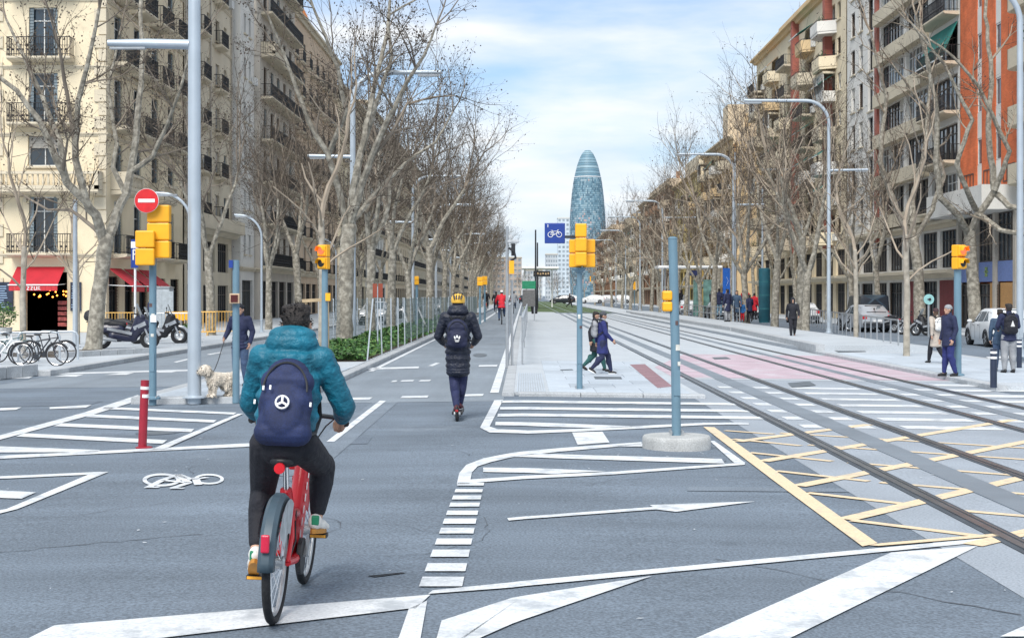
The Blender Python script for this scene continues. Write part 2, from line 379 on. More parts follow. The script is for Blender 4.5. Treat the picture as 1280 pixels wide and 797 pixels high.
# ---- rails set in the street
STEELR = mat('rail_steel', (0.30, 0.32, 0.34), 0.28, 0.9, var=0.2, scale=2)
RAILB = mat('rail_rubber', (0.062, 0.074, 0.09), 0.8, var=0.2, scale=3, fine=0.2)
for i, X in enumerate((3.62, 5.06, 6.86, 8.30)):
    t = bpy.data.objects.new('tram_rail', None); COL.objects.link(t); t.location = (X, 0, gz(X)); t['kind'] = 'structure'
    def strip(nm, x0, x1, z, m, y0=-10, y1=420):
        mb = MB(); mb.add([(x0, y0, z), (x1, y0, z), (x1, y1, z), (x0, y1, z), (x0, y0, z - .03), (x1, y0, z - .03), (x1, y1, z - .03), (x0, y1, z - .03)],
                          [(0, 1, 2, 3), (0, 4, 5, 1), (1, 5, 6, 2), (3, 2, 6, 7), (0, 3, 7, 4)]); return mb.build(nm, m, t)
    s = -1 if i in (0, 2) else 1
    strip('rubber_jacket', -0.105, 0.105, 0.012, RAILB)
    strip('rail_head', -0.035 + s * 0.02, 0.035 + s * 0.02, 0.022, STEELR); strip('rail_lip', -s * 0.055 - 0.012, -s * 0.055 + 0.012, 0.019, STEELR)
THIRD = mat('power_strip', (0.175, 0.205, 0.24), 0.6, var=0.15, scale=1.0, fine=0.15)
for X in (4.34, 7.58):
    mb = MB(); mb.box((X, 205, gz(X) + 0.002), (0.34 if X < 5 else 0.26, 430, 0.024)); o = mb.build('power_strip', THIRD); o['kind'] = 'structure'

# ---- painted markings (sheets a few mm above the road)
def mark(name, polys, m=PAINT, dz=0.010, world=False, parent=None):
    mb = MB()
    for p in polys:
        q = p if world else gp(p)
        mb.add([(x, y, 0) for x, y in q], [tuple(range(len(q)))])
    o = mb.build(name, m); o['kind'] = 'structure'
    bm = bmesh.new(); bm.from_mesh(o.data); bmesh.ops.bisect_plane(bm, geom=bm.verts[:] + bm.edges[:] + bm.faces[:], plane_co=(0, 0, 0), plane_no=(1, 0, 0))   # lines that cross the crown bend with it
    for v in bm.verts: v.co.z = gz(v.co.x) + dz
    bm.normal_update()
    for f in bm.faces:
        if f.normal.z < 0: f.normal_flip()
    bm.to_mesh(o.data); bm.free(); return o
def seg(a, b, wa, wb=None, z=None):
    """strip between two ground pixels with a width in metres"""
    A = at(*a); B = at(*b); d = Vector((B.x - A.x, B.y - A.y)); n = Vector((-d.y, d.x)).normalized(); wb = wb or wa
    return [(A.x + n.x * wa / 2, A.y + n.y * wa / 2), (B.x + n.x * wb / 2, B.y + n.y * wb / 2), (B.x - n.x * wb / 2, B.y - n.y * wb / 2), (A.x - n.x * wa / 2, A.y - n.y * wa / 2)]
mark('thick_line_marking', [[(10, 812), (68, 783), (538, 744.5), (520, 761.5), (511, 762), (90, 812)], [(511, 762), (534, 752), (526, 797), (520, 830), (480, 830), (499, 797)]])
mark('lane_line_marking', [[(535, 743.5), (541, 739), (640, 729), (1228, 674), (1236, 678), (640, 735.5)]])
mark('arrow_marking', [[(537, 830), (552, 777), (640, 748.5), (815, 721), (640, 781), (530, 830)]])
mark('broad_stripe_marking', [[(750, 852), (1114, 691.5), (1222, 683.5), (880, 852)]])
mark('broad_stripe_marking', [[(1250, 797), (1300, 775), (1340, 778), (1310, 797)]])
mark('thin_arrow_marking', [[(634, 648.5), (636, 651.5), (820, 637.5), (845, 640.5), (944, 627.5), (812, 632), (816, 634.5)]])
bars = [(604, 607.6), (612, 616), (620, 625), (629, 634), (639, 644.5), (649, 655.5), (660.5, 667.7), (674, 681.5), (688, 697), (705, 715), (722, 734)]
lx = lambda v: 573 - (v - 603) * 49 / 130; rx = lambda v: 605.5 - (v - 603) * 27.5 / 130
for a, b in bars: mark('crossing_bar_marking', [[(lx(b), b), (rx(b), b), (rx(a), a), (lx(a), a)]])
mark('island_outline_marking', [[(571, 606), (574, 592), (583, 581.5), (597, 583.5), (590, 591), (587, 605)],
     [(583, 581.5), (604, 573.5), (640, 566.5), (700, 560.5), (802, 553), (802, 556), (700, 565), (640, 572), (614, 578), (597, 583.5)],
     [(588, 600), (760, 590.5), (919, 579.6), (931, 579.5), (931, 581.5), (760, 594), (587, 604.5)],
     [(887, 551.5), (893, 551.5), (932, 579.4), (918, 579.4)]])
mark('hatch_bar_marking', [[(634, 571.5), (668, 567.5), (902, 574), (906, 580), (700, 573.5)]])
mark('hatch_bar_marking', [[(604, 585), (700, 587), (757, 589.5), (690, 593), (604, 590.5)]])
mark('hatch_bar_marking', [[(760, 558), (806, 554.5), (806, 559)]])
mark('square_marking', [[(715, 541), (753, 540), (762, 553.5), (722, 556.5)]])
mark('hatch_outline_marking', [[(600, 535), (618, 500.5), (629, 500), (612, 533.5)],
     [(600, 535), (612, 533.5), (622, 536.8), (660, 538.6), (720, 536.6), (800, 532.6), (880, 528.8), (936, 528.5), (936, 531), (880, 531.6), (800, 536), (720, 540), (660, 542.5), (612, 541)]])
for (u0, v0, u1) in ((626.5, 502.4, 905), (625, 510.8, 918), (622, 519.2, 937)):
    A = at(u0, v0); Bx = at(u1, v0).x
    mark('zebra_bar_marking', [[(A.x, A.y - .26), (Bx + .4, A.y - .26), (Bx, A.y + .26), (A.x, A.y + .26)]], world=True)
mark('hatch_bar_marking', [[(619.5, 527.6), (700, 529.5), (806, 533.8), (760, 535.6), (690, 534), (619, 531.8)]])
rg = random.Random(3)
for Y in (19.9, 21.2, 22.5, 23.9, 25.3, 26.8, 28.3):
    for x0, x1 in ((3.86, 4.12), (4.56, 4.86), (5.28, 6.64), (7.08, 7.40), (7.76, 8.08), (8.50, 10.6)):
        if Y < 22 and x1 > 9: x1 = 9.6
        mark('zebra_bar_marking', [[(x0, Y - .25), (x1, Y - .25), (x1, Y + .25), (x0, Y + .25)]], world=True, dz=0.008)
for i, (u0, u1, v) in enumerate(((1183, 1237, 488), (1215, 1277, 495), (1244, 1300, 502), (1165, 1225, 481.5))):
    A = at(u0, v); B = at(u1, v + 1)
    mark('zebra_bar_marking', [[(A.x, A.y - .35), (B.x, A.y - .35), (B.x, A.y + .35), (A.x, A.y + .35)]], world=True)
Y_ = YELLOW_P
mark('junction_edge_marking', [[(879, 534), (893, 534.5), (985, 600), (1097, 680), (1078, 684), (965, 600)]], Y_, 0.011)
mark('junction_edge_marking', [[(1086, 682.6), (1102, 680.2), (1230, 669.4), (1330, 660), (1330, 663), (1224, 673.4), (1098, 683.6)]], Y_, 0.012)
for a, b, wd in (((922, 552.2), (1086, 531), .16), ((953.5, 577), (1267, 525), .16), ((998, 608), (1300, 549), .16), ((1057, 650), (1300, 592.5), .16), ((1215, 682), (1330, 655), .16)):
    mark('junction_box_marking', [seg(a, b, wd)], Y_, 0.0105, True)
for a, b in (((906, 538.5), (968, 543)), ((916, 549), (1001, 557.5)), ((937, 566), (1040, 577)), ((1060, 578.5), (1300, 597)), ((970, 589), (1086, 602)), ((1100, 603.5), (1330, 622)),
             ((1009, 616.5), (1145, 632)), ((1065, 651), (1222, 670.5)), ((1010, 556.5), (1330, 578)), ((975, 541.5), (1310, 562)), ((1180, 637), (1330, 650))):
    mark('junction_box_marking', [seg(a, b, .115)], Y_, 0.0098, True)
# left side
mark('edge_line_marking', [[(-40, 555), (-40, 561), (0, 550), (120, 517.5), (182, 498), (172, 494), (105, 516), (0, 544.5)]])
for p in ([(128, 511.5), (131, 508.8), (296, 516), (292, 518.5)], [(107, 521.5), (115, 518.3), (271, 525.5), (267, 528.6)], [(67, 533), (77, 529.3), (243, 536.5), (239, 540.6)],
          [(20, 546), (30, 542), (209, 550.5), (203, 555.2)], [(-30, 557.5), (0, 558.4), (125, 563), (122, 565.6), (0, 566), (-30, 566.3)]):
    mark('hatch_bar_marking', [p])
mark('edge_line_marking', [[(-40, 572), (196, 560.6), (330, 553.4), (330, 558), (196, 564), (-40, 576)]])
mark('edge_line_marking', [[(190, 562.4), (205, 562.4), (304, 517.8), (297, 517.8)]], dz=0.014)
mark('edge_line_marking', [[(-30, 597.4), (122, 590.5), (135.5, 590.4), (110, 594), (-30, 600.5)], [(110, 594), (135.5, 590.4), (22, 637), (-30, 650), (-30, 643), (8, 637)]])
mark('hatch_bar_marking', [[(-40, 611.5), (45, 616), (27, 624), (-40, 621.5)]])
mark('edge_line_marking', [[(408, 552.5), (475, 501), (482.5, 501.5), (418, 552.5)]])
mark('edge_line_marking', [[(-30, 476), (0, 470.5), (120, 449.5), (235, 429.5), (330, 413), (330, 414.5), (240, 432), (120, 453), (0, 475), (-30, 480)]])
mark('lane_line_marking', [[(20, 467.6), (235, 462.2), (235, 464), (20, 469.6)]])
for p in ([(-10, 510.8), (27, 509.4), (20, 512.5), (-10, 513.8)], [(62, 509.3), (115, 506.2), (107, 510), (62, 511.6)], [(68, 470.6), (83, 468.6), (105, 468.2), (95, 471)],
          [(130, 468.8), (150, 466.6), (168, 466), (158, 468.6)], [(15, 473.4), (20, 471.2), (42, 470.4), (36, 473)], [(190, 466), (205, 464.4), (222, 464.2), (214, 465.8)], [(217, 452.6), (234, 448.6), (236, 449.6), (221, 453.2)], [(258, 443), (276, 440), (278, 441), (262, 443.6)],
          [(430, 500.5), (434, 497.5), (466, 496.8), (462, 499.5)]):
    mark('lane_dash_marking', [p])
for p in ([(447, 462.6), (449, 460.4), (524, 458.4), (523, 460.6)], [(500, 498), (503, 495.4), (536, 494.8), (534, 497.6)], [(575, 496), (578, 493.4), (605, 492.6), (603, 495.4)],
          [(598, 458.6), (599, 456.6), (622, 456.2), (621, 458.4)], [(535, 457.6), (545, 453.6), (550, 454), (541, 458)], [(500, 477.3), (503, 475.6), (518, 475.2), (516, 477)], [(523, 477), (526, 475.4), (539, 475), (537, 476.8)], [(488, 478), (491, 476), (497, 475.8), (495, 477.6)]):
    mark('lane_dash_marking', [p], dz=0.012)
mark('lane_line_marking', [[(598, 403.5), (640, 377.5), (641, 377.5), (602, 403.5)]], dz=0.012)
mark('lane_line_marking', [[(-0.62, 26), (-0.46, 26), (-0.46, 300), (-0.62, 300)]], world=True, dz=0.012)
mark('edge_line_marking', [[(-3.72, 34), (-3.6, 34), (-3.6, 120), (-3.72, 120)]], world=True, dz=0.012)
for i in range(12):
    y = 60 + i * 9.0
    mark('lane_dash_marking', [[(-8.95, y), (-8.83, y), (-8.83, y + 3), (-8.95, y + 3)]], world=True, dz=0.012)
for p in ([(1195, 448.5), (1212, 447.4), (1216, 449.6), (1200, 450)], [(1232, 446), (1262, 445), (1266, 448), (1236, 448.2)]): mark('lane_dash_marking', [p], dz=0.012)
# bicycle symbol painted on the carriageway
bs = []
def ring2(cu, cv, ru, rv, wd):
    n = 28
    for i in range(n):
        a, b = 2 * math.pi * i / n, 2 * math.pi * (i + 1) / n
        P = [(cu + ru * math.cos(a), cv - rv * math.sin(a)), (cu + ru * math.cos(b), cv - rv * math.sin(b)), (cu + (ru - wd) * math.cos(b), cv - (rv - wd * .45) * math.sin(b)), (cu + (ru - wd) * math.cos(a), cv - (rv - wd * .45) * math.sin(a))]
        bs.append(P)
ring2(202, 600.5, 24, 8.2, 5.5); ring2(261, 599.5, 19, 6.6, 4.5)
mark('bicycle_symbol_marking', bs)
mark('bicycle_symbol_marking', [seg(a, b, .075) for a, b in (((203, 601), (222, 594)), ((222, 594), (240, 600.5)), ((203, 601), (236, 604.5)), ((236, 604.5), (222, 594)), ((240, 600.5), (259, 597.5)), ((203, 601), (186, 609.8)), ((181, 610), (199, 610)), ((236, 604.5), (216, 611)), ((213, 611.3), (230, 611.3)), ((244, 598), (248, 607)))], dz=0.013, world=True)
# utility covers, dark patches
COVER = mat('cover_iron', (0.13, 0.15, 0.17), 0.7, 0.3, var=0.2, scale=8)
for name, p, dz in (('drain_cover', [(742, 474), (776, 474.5), (778, 477.5), (744, 477.5)], 0.066), ('drain_cover', [(1037, 439), (1068, 437.5), (1083, 443.5), (1048, 444.5)], 0.112),
              ('drain_cover', [(700, 465), (715, 464.5), (717, 466), (701, 466.5)], 0.066), ('drain_cover', [(890, 447), (908, 446.5), (914, 449), (893, 449.5)], 0.015), ('drain_cover', [(985, 479), (1012, 477), (1020, 482), (990, 485)], 0.014)):
    mark(name, [p], COVER, dz)
cr_ = mark('manhole_cover', [[(600 + 9 * math.cos(a / 12 * 6.283), 444 + 2.2 * math.sin(a / 12 * 6.283)) for a in range(12)]], COVER, 0.012)
# tar seams and patch repairs in the carriageway
TAR = mat('tar_seam', (0.075, 0.085, 0.10), 0.7, var=0.2, scale=2)
rg = random.Random(11)
for (a, b, wd) in (((455, 722), (505, 716), .008), ((0, 690), (250, 668), .02), ((900, 700), (1280, 770), .02)):
    A = at(*a); B = at(*b); P = [];Q = []
    for i in range(15):
        t = i / 14; x = A.x + (B.x - A.x) * t + rg.uniform(-.03, .03); y = A.y + (B.y - A.y) * t + rg.uniform(-.05, .05); P.append((x, y + wd * rg.uniform(.2, .6))); Q.append((x, y - wd * rg.uniform(.2, .6)))
    mark('tar_seam', [P + Q[::-1]], TAR, 0.005, True)
# bits of litter and chips of paint lying on the road
lt = MB()
for i in range(90):
    x = rg.uniform(-5, 6); y = rg.uniform(7.6, 24); r = rg.uniform(.008, .028); a = rg.uniform(0, 6.28)
    lt.add([(x + r * math.cos(a + k * 1.57) * (1 if k % 2 else .45), y + r * math.sin(a + k * 1.57) * (1 if k % 2 else .45), gz(x) + 0.012) for k in range(4)], [(0, 1, 2, 3)])
lt.build('litter', PAINT, kind='stuff')

# square and strip repairs cut into the carriageway, each a hair above it
PATCH = mat('asphalt_patch', (0.118, 0.147, 0.186), 0.85, var=0.12, scale=1.5, fine=0.35, fscale=60, bump=0.3, bscale=90)
PATCHL = mat('asphalt_patch_pale', (0.160, 0.194, 0.236), 0.85, var=0.12, scale=1.5, fine=0.3, fscale=60, bump=0.3, bscale=90)
for i, (x0, y0, x1, y1, k) in enumerate(((-3.2, 17.2, -1.9, 18.1, 0), (-2.6, 14.2, -2.1, 24.0, 1), (-9, 24, -7.4, 25.1, 0), (1.5, 13.1, 3.0, 13.4, 1))):
    mark('asphalt_patch', [[(x0, y0), (x1, y0 + .05), (x1 - .03, y1), (x0 + .04, y1)]], (PATCH, PATCHL)[k], 0.0045 + .0003 * i, True)
rg = random.Random(21)
for i in range(9):                                     # fine wandering cracks
    x = rg.uniform(-4.5, 2.5); y = rg.uniform(8.2, 17); a = rg.uniform(-.5, .5) + (1.57 if i % 3 == 0 else 0); P = []; Q = []
    for t in range(16):
        x += math.cos(a) * .14; y += math.sin(a) * .14; a += rg.uniform(-.55, .55); w_ = rg.uniform(.001, .004); P.append((x - math.sin(a) * w_, y + math.cos(a) * w_)); Q.append((x + math.sin(a) * w_, y - math.cos(a) * w_))
    mark('road_crack', [[P[t], P[t + 1], Q[t + 1], Q[t]] for t in range(15)], TAR, 0.006 + .0002 * i, True)
for (x, y, r) in ((1.9, 15.6, .26), (-4.9, 19.0, .24)):
    mark('manhole_cover', [[(x + r * math.cos(a * .2618), y + r * math.sin(a * .2618)) for a in range(24)]], COVER, 0.0075, True); mark('manhole_ring', [[(x + (r + .05) * math.cos(a * .2618), y + (r + .05) * math.sin(a * .2618)) for a in range(24)]], PATCH, 0.0065, True)
# ================================================================== buildings
def stucco(name, rgb, var=0.08, **k):
    c = s2l(*rgb); return mat(name, tuple(x * 0.76 for x in c), 0.85, var=var, scale=0.6, fine=0.10, fscale=25, dirt=(tuple(x * 0.56 for x in c), 0.55, 0.60), **k)
M_CREAM = stucco('stucco_cream', (250, 234, 202)); M_BEIGE = stucco('stucco_beige', (232, 220, 196)); M_WHITE = stucco('stucco_white', (244, 242, 236))
M_GREY = stucco('stone_grey', (210, 202, 190)); M_PINK = stucco('stucco_pink', (226, 200, 172)); M_OCHRE = stucco('stucco_ochre', (236, 206, 160)); M_TAN = stucco('stucco_tan', (230, 212, 184))
M_STONE = stucco('trim_stone', (226, 214, 190)); M_YEL = stucco('stucco_yellow', (240, 214, 140))
M_SHUT = mat('shutter_paint', (0.20, 0.25, 0.28), 0.6, rnd=0.3); M_SHUTB = mat('shutter_brown', (0.12, 0.08, 0.055), 0.6, rnd=0.3); M_FRAME = mat('window_frame_white', (0.62, 0.63, 0.62), 0.5, rnd=0.1); M_FRAMED = mat('window_frame_dark', (0.07, 0.06, 0.055), 0.5, rnd=0.3)
M_BLIND = mat('roller_blind', (0.46, 0.44, 0.40), 0.7, rnd=0.25); M_IRON = mat('balcony_iron', (0.025, 0.026, 0.03), 0.55, 0.4)
M_PLANT = mat('plant_green', (.05, .09, .03), .7, var=.4)
M_ROOF = mat('roof_tile', (0.30, 0.13, 0.07), 0.85, var=0.25, scale=3)
def brickmat(name, a, b, mort=(0.4, 0.33, 0.28), sc=1.0):
    m = bpy.data.materials.new(name); m.use_nodes = True; t = m.node_tree; L = t.links; bs_ = t.nodes['Principled BSDF']; bs_.inputs['Roughness'].default_value = 0.9
    tc = t.nodes.new('ShaderNodeTexCoord'); mp = t.nodes.new('ShaderNodeMapping'); mp.inputs['Rotation'].default_value = (R(90), 0, 0)
    L.new(tc.outputs['Object'], mp.inputs[0]); br = t.nodes.new('ShaderNodeTexBrick'); L.new(mp.outputs[0], br.inputs['Vector'])
    br.inputs['Color1'].default_value = (*a, 1); br.inputs['Color2'].default_value = (*b, 1); br.inputs['Mortar'].default_value = (*mort, 1)
    br.inputs['Scale'].default_value = sc; br.inputs['Brick Width'].default_value = 0.28; br.inputs['Row Height'].default_value = 0.075; br.inputs['Mortar Size'].default_value = 0.008
    n = t.nodes.new('ShaderNodeTexNoise'); n.inputs['Scale'].default_value = 0.8; n.inputs['Detail'].default_value = 8; L.new(tc.outputs['Object'], n.inputs[0])
    r = t.nodes.new('ShaderNodeMapRange'); r.inputs['From Min'].default_value = 0.3; r.inputs['From Max'].default_value = 0.7; r.inputs['To Min'].default_value = 0.75; r.inputs['To Max'].default_value = 1.2; L.new(n.outputs[0], r.inputs[0])
    s = t.nodes.new('ShaderNodeVectorMath'); s.operation = 'SCALE'; L.new(br.outputs['Color'], s.inputs[0]); L.new(r.outputs[0], s.inputs['Scale']); L.new(s.outputs[0], bs_.inputs['Base Color']); return m
M_BRICK = brickmat('brick_orange', (0.74, 0.175, 0.06), (0.62, 0.135, 0.045), (0.58, 0.18, 0.08)); M_BRICKR = brickmat('brick_red', (0.42, 0.13, 0.095), (0.34, 0.105, 0.08), (0.36, 0.15, 0.12))
M_BRICKB = brickmat('brick_brown', (0.40, 0.24, 0.15), (0.32, 0.18, 0.11), (0.36, 0.22, 0.15))
WC = {}
def frameM(M, x, y, z): return M @ Matrix.Translation((x, y, z))
def win_meshes(w, h, kind):
    """local window: x along the wall, y into it, z up from the sill; origin at the lower left corner of the opening"""
    k = (round(w, 2), round(h, 2), kind)
    if k in WC: return WC[k]
    f = MB(); d = 0.22; t = 0.06
    f.box((t / 2, d, h / 2), (t, .06, h)); f.box((w - t / 2, d, h / 2), (t, .06, h)); f.box((w / 2, d, t / 2), (w - 2 * t, .06, t)); f.box((w / 2, d, h - t / 2), (w - 2 * t, .06, t))
    n = max(1, round(w / 0.75))
    for i in range(1, n): f.box((w * i / n, d, h / 2), (.05, .058, h - 2 * t))
    if h > 1.9: f.box((w / 2, d, h * 0.74), (w - 2 * t, .055, .05))
    p = MB(); p.box((w / 2, d + .04, h / 2), (w - .02, .012, h - .02))
    res = [('frame', f.mesh('window_frame', M_FRAMED if kind in ('dark', 'brown') else M_FRAME)), ('pane', p.mesh('window_pane', GLASS))]
    if kind == 'shutter' or kind == 'brown':
        for s in (0, 1):
            m_ = MB(); x0 = -w * .5 if s == 0 else w
            ww = min(.45, w * .42)
            x0 = 0.0 if s == 0 else w - ww * .5
            for i in range(int(h / .16)): m_.box((x0 + ww * .25, .10, .08 + i * .16), (ww * .5, .03, .11))
            m_.box((x0 + ww * .25, .125, h / 2), (ww * .5, .015, h))
            res.append(('shutter', m_.mesh('window_shutter', M_SHUTB if kind == 'brown' else M_SHUT)))
    if kind == 'blind':
        m_ = MB(); hh = h * .45
        for i in range(int(hh / .12)): m_.box((w / 2, .15, h - .06 - i * .12), (w - .04, .03, .112))
        res.append(('blind', m_.mesh('roller_blind', M_BLIND)))
    me = MB(); me.box((w / 2, -.03, -.07), (w + .24, .16, .10))
    res.insert(0, ('sill', me.mesh('window_sill', M_STONE)))
    WC[k] = res; return res
def add_window(root, M, x, z, w, h, kind, name='window', sill=True):
    res = win_meshes(w, h, kind); Mx = frameM(M, x, 0, z)
    o = link(name, res[1][1], root, mtx=Mx)
    for nm, me in ([res[0]] if sill else []) + res[2:]: link(nm, me, o)
    return o
def balcony_meshes(w, d, kind):
    k = ('bal', round(w, 2), round(d, 2), kind)
    if k in WC: return WC[k]
    s = MB()
    s.prism([(0, 0), (-d, 0), (-d, -.10), (-d + .12, -.17), (0, -.24)], 0, w, 0, 'X')
    r = MB(); h = .98
    if kind == 'stone':
        s.box((w / 2, -d + .1, .12), (w, .2, .2)); 
        n = max(3, int(w / .26))
        for i in range(n): r.lathe([(.05, .2), (.08, .38), (.045, .62), (.06, .8)], 6, ((i + .5) * w / n, -d + .1, 0))
        r.box((w / 2, -d + .1, .87), (w, .24, .14)); r.box((.1, -d / 2, .5), (.2, d, .95)); r.box((w - .1, -d / 2, .5), (.2, d, .95))
        rm = M_STONE
    elif kind == 'panel':
        r.box((w / 2, -d + .05, .48), (w, .1, .96)); r.box((.05, -d / 2, .48), (.1, d, .96)); r.box((w - .05, -d / 2, .48), (.1, d, .96)); rm = M_STONE
    else:
        r.bar((0, -d + .03, h), (w, -d + .03, h), .05, .04); r.bar((0, -d + .03, .1), (w, -d + .03, .1), .04, .03); r.bar((0, -d + .03, .55), (w, -d + .03, .55), .02)
        for x in (.02, w - .02):
            r.bar((x, 0, h), (x, -d, h), .04); r.bar((x, 0, .1), (x, -d, .1), .03)
            for i in range(1, max(2, int(d / .16))): r.bar((x, -d * i / int(d / .16) if int(d / .16) else -d / 2, 0), (x, -d * i / max(1, int(d / .16)), h), .022)
        n = max(3, int(w / .125))
        for i in range(n + 1): r.bar((.02 + (w - .04) * i / n, -d + .03, 0), (.02 + (w - .04) * i / n, -d + .03, h), .024)
        for i in range(0, n, 2): r.lathe([(.045, .28), (.06, .33), (.045, .38)], 6, (.02 + (w - .04) * (i + .5) / n, -d + .03, 0))
        rm = M_IRON
    res = (s.mesh('balcony_slab', M_STONE), r.mesh('balcony_railing', rm)); WC[k] = res; return res
def add_balcony(root, M, x, z, w, d, kind='iron'):
    a, b = balcony_meshes(w, d, kind); o = link('balcony', a, root, mtx=frameM(M, x, 0, z)); link('railing', b, o); return o
def wall_panel(root, M, L, H, holes, m, name='wall', depth=0.3):
    """a wall L by H in local xz with real openings (x, z, w, h) and their reveals"""
    xs = sorted({0, L} | {h[0] for h in holes} | {h[0] + h[2] for h in holes}); zs = sorted({0, H} | {h[1] for h in holes} | {h[1] + h[3] for h in holes})
    xs = [x for x in xs if 0 <= x <= L]; zs = [z for z in zs if 0 <= z <= H]
    mb = MB()
    for j in range(len(zs) - 1):
        run = None
        for i in range(len(xs) - 1):
            cx, cz = (xs[i] + xs[i + 1]) / 2, (zs[j] + zs[j + 1]) / 2
            hole = any(a < cx < a + c and b < cz < b + d for a, b, c, d in holes)
            if not hole: mb.quad((xs[i], 0, zs[j]), (xs[i + 1], 0, zs[j]), (xs[i + 1], 0, zs[j + 1]), (xs[i], 0, zs[j + 1]))
    for a, b, c, d in holes:
        mb.quad((a, 0, b), (a, depth, b), (a, depth, b + d), (a, 0, b + d)); mb.quad((a + c, depth, b), (a + c, 0, b), (a + c, 0, b + d), (a + c, depth, b + d))
        mb.quad((a, 0, b + d), (a, depth, b + d), (a + c, depth, b + d), (a + c, 0, b + d)); mb.quad((a, depth, b), (a, 0, b), (a + c, 0, b), (a + c, depth, b))
        mb.quad((a, depth, b), (a + c, depth, b), (a + c, depth, b + d), (a, depth, b + d))
    o = link(name, mb.mesh('wall', m, fix=False), root, mtx=M)
    return o
def facadeM(p, face):
    """local frame of a facade: origin p (relative to the root), outward normal 'face' as an xy vector"""
    yi = Vector((-face[0], -face[1], 0)).normalized(); xa = Vector((yi.y, -yi.x, 0))
    m = Matrix.Identity(4); m.col[0][:3] = xa; m.col[1][:3] = yi; m.col[2][:3] = (0, 0, 1); m.col[3][:3] = p
    return m
def cornice(root, M, L, z, d, h, m, name='cornice'):
    mb = MB(); mb.prism([(0, 0), (-d * .4, 0), (-d * .6, h * .5), (-d, h * .6), (-d, h), (0, h)], -.05, L + .05, 0, 'X'); return link(name, mb.mesh(name, m), root, mtx=frameM(M, 0, -.003, z))
def mass(root, pts, H, m, name='block'):
    mb = MB(); mb.prism(pts, -1, H); return mb.build(name, m, root)
def wall_rects(wins): return [(x, z, w, h) for x, z, w, h in wins]
def std_facade(root, M, L, H, m, floors, bays, ww, wh, kinds, bal=None, base=4.2, fh=3.35, rng=None, shop=None, m_base=None, balw=None, bald=.6, balkind='iron', bands=True, margin=.8):
    """regular facade: shop storey, then `floors` storeys of `bays` windows, balconies under each or in a run"""
    rng = rng or random.Random(1); step = (L - 2 * margin) / bays; wins = []; holes = []
    for f in range(floors):
        z = base + f * fh + (.12 if wh > 2.1 else .85)
        if z + wh > H - .3: break
        for b in range(bays): wins.append((margin + step * (b + .5) - ww / 2, z, ww, wh, f, b))
    shops = []
    sn = max(1, round((L - .6) / 4.2)); ss = (L - .6) / sn
    for i in range(sn): shops.append((.3 + ss * i + .35, .02, ss - .7, base - 1.15))
    holes = [w_[:4] for w_ in wins] + shops
    wall_panel(root, M, L, H, holes, m)
    for x, z, w_, h, f, b in wins:
        add_window(root, M, x, z, w_, h, rng.choice(kinds), sill=not (bal and h > 2.1))
        if rng.random() < .10: ac = MB(); ac.box((x + w_ + .62, -.2, z + .1), (.8, .34, .56)); link('air_conditioner', ac.mesh('air_conditioner', M_FRAME), root, mtx=M)
        if bal and rng.random() < .22:
            pl = MB()
            for t in range(36): c_ = Vector((x + rng.uniform(0, w_), rng.uniform(-.5, -.25), z + rng.uniform(.15, 1.1))); pl.add([c_, c_ + Vector((rng.uniform(-.2, .2), rng.uniform(-.1, .1), .22)), c_ + Vector((.12, .05, rng.uniform(-.15, .1)))], [(0, 1, 2)])
            link('balcony_plants', pl.mesh('balcony_plants', M_PLANT, fix=False), root, mtx=M)['kind'] = 'stuff'
        if bal == 'each' or (bal == 'alt' and (f + b) % 2 == 0): add_balcony(root, M, x - .25, z - .06, w_ + .5, bald, balkind)
    if bal == 'run':
        for f in range(floors):
            z = base + f * fh + .06
            if z + wh < H - .3: add_balcony(root, M, margin * .6, z, L - margin * 1.2, bald, balkind)
    for x, z, w_, h in shops: add_window(root, M, x, z, w_, h, 'dark', 'shop_window', False)
    cornice(root, M, L, base - .45, .22, .3, M_STONE, 'string_course'); cornice(root, M, L, H - .02, .55, .55, M_STONE)
    if bands and bal != 'run':
        for f in range(1, floors): 
            if base + f * fh < H - 1: cornice(root, M, L, base + f * fh - .2, .07, .14, m, 'string_course')

GL = lambda X: gz(X)
# ---------------- left side of the avenue
XL = -21.8
def left_root(name, label, y, extra=0, group='apartment buildings along the left side of the avenue'):
    return thing(name, label, 'building', (XL + extra, y, GL(XL) + .13), 0, group)
# A: the corner house with the chamfered front and red awnings
a = left_root('corner_apartment_building', 'cream stone corner apartment building with red shop awnings and iron balconies', 74)
Hh = 25.0
mass(a, [(-5.95, .35), (-.35, .35), (-.35, 16.8), (-14, 16.8), (-14, .35)], Hh - .3, M_CREAM)
Mf = facadeM((-5.9, 0, 0), (0, -1)); L = 5.9
holes = []
wn = [(1.9, 4.15, 1.5, 2.9, 'shutter'), (1.85, 8.65, 1.7, 1.65, 'blind'), (1.9, 10.9, 1.5, 2.6, 'shutter'), (1.9, 14.3, 1.5, 2.6, 'shutter'), (1.9, 17.8, 1.5, 2.6, 'shutter'), (1.9, 21.0, 1.5, 2.4, 'shutter')]
holes = [w_[:4] for w_ in wn] + [(1.7, .02, 2.2, 3.1)]
wall_panel(a, Mf, L, Hh, holes, M_CREAM, depth=.35)
for x, z, w_, h, k in wn: add_window(a, Mf, x, z, w_, h, k)
for z in (4.1, 10.85, 14.25, 17.75): add_balcony(a, Mf, 1.0, z, 3.3, .8)
add_balcony(a, Mf, .1, 7.35, 5.7, 1.0, 'stone')
ar = MB()                                              # arched head of the first-floor window
for i in range(9):
    t0 = math.pi * i / 9; t1 = math.pi * (i + 1) / 9
    ar.bar((2.65 + .95 * math.cos(t0), -.05, 6.75 + .62 * math.sin(t0)), (2.65 + .95 * math.cos(t1), -.05, 6.75 + .62 * math.sin(t1)), .22, .2)
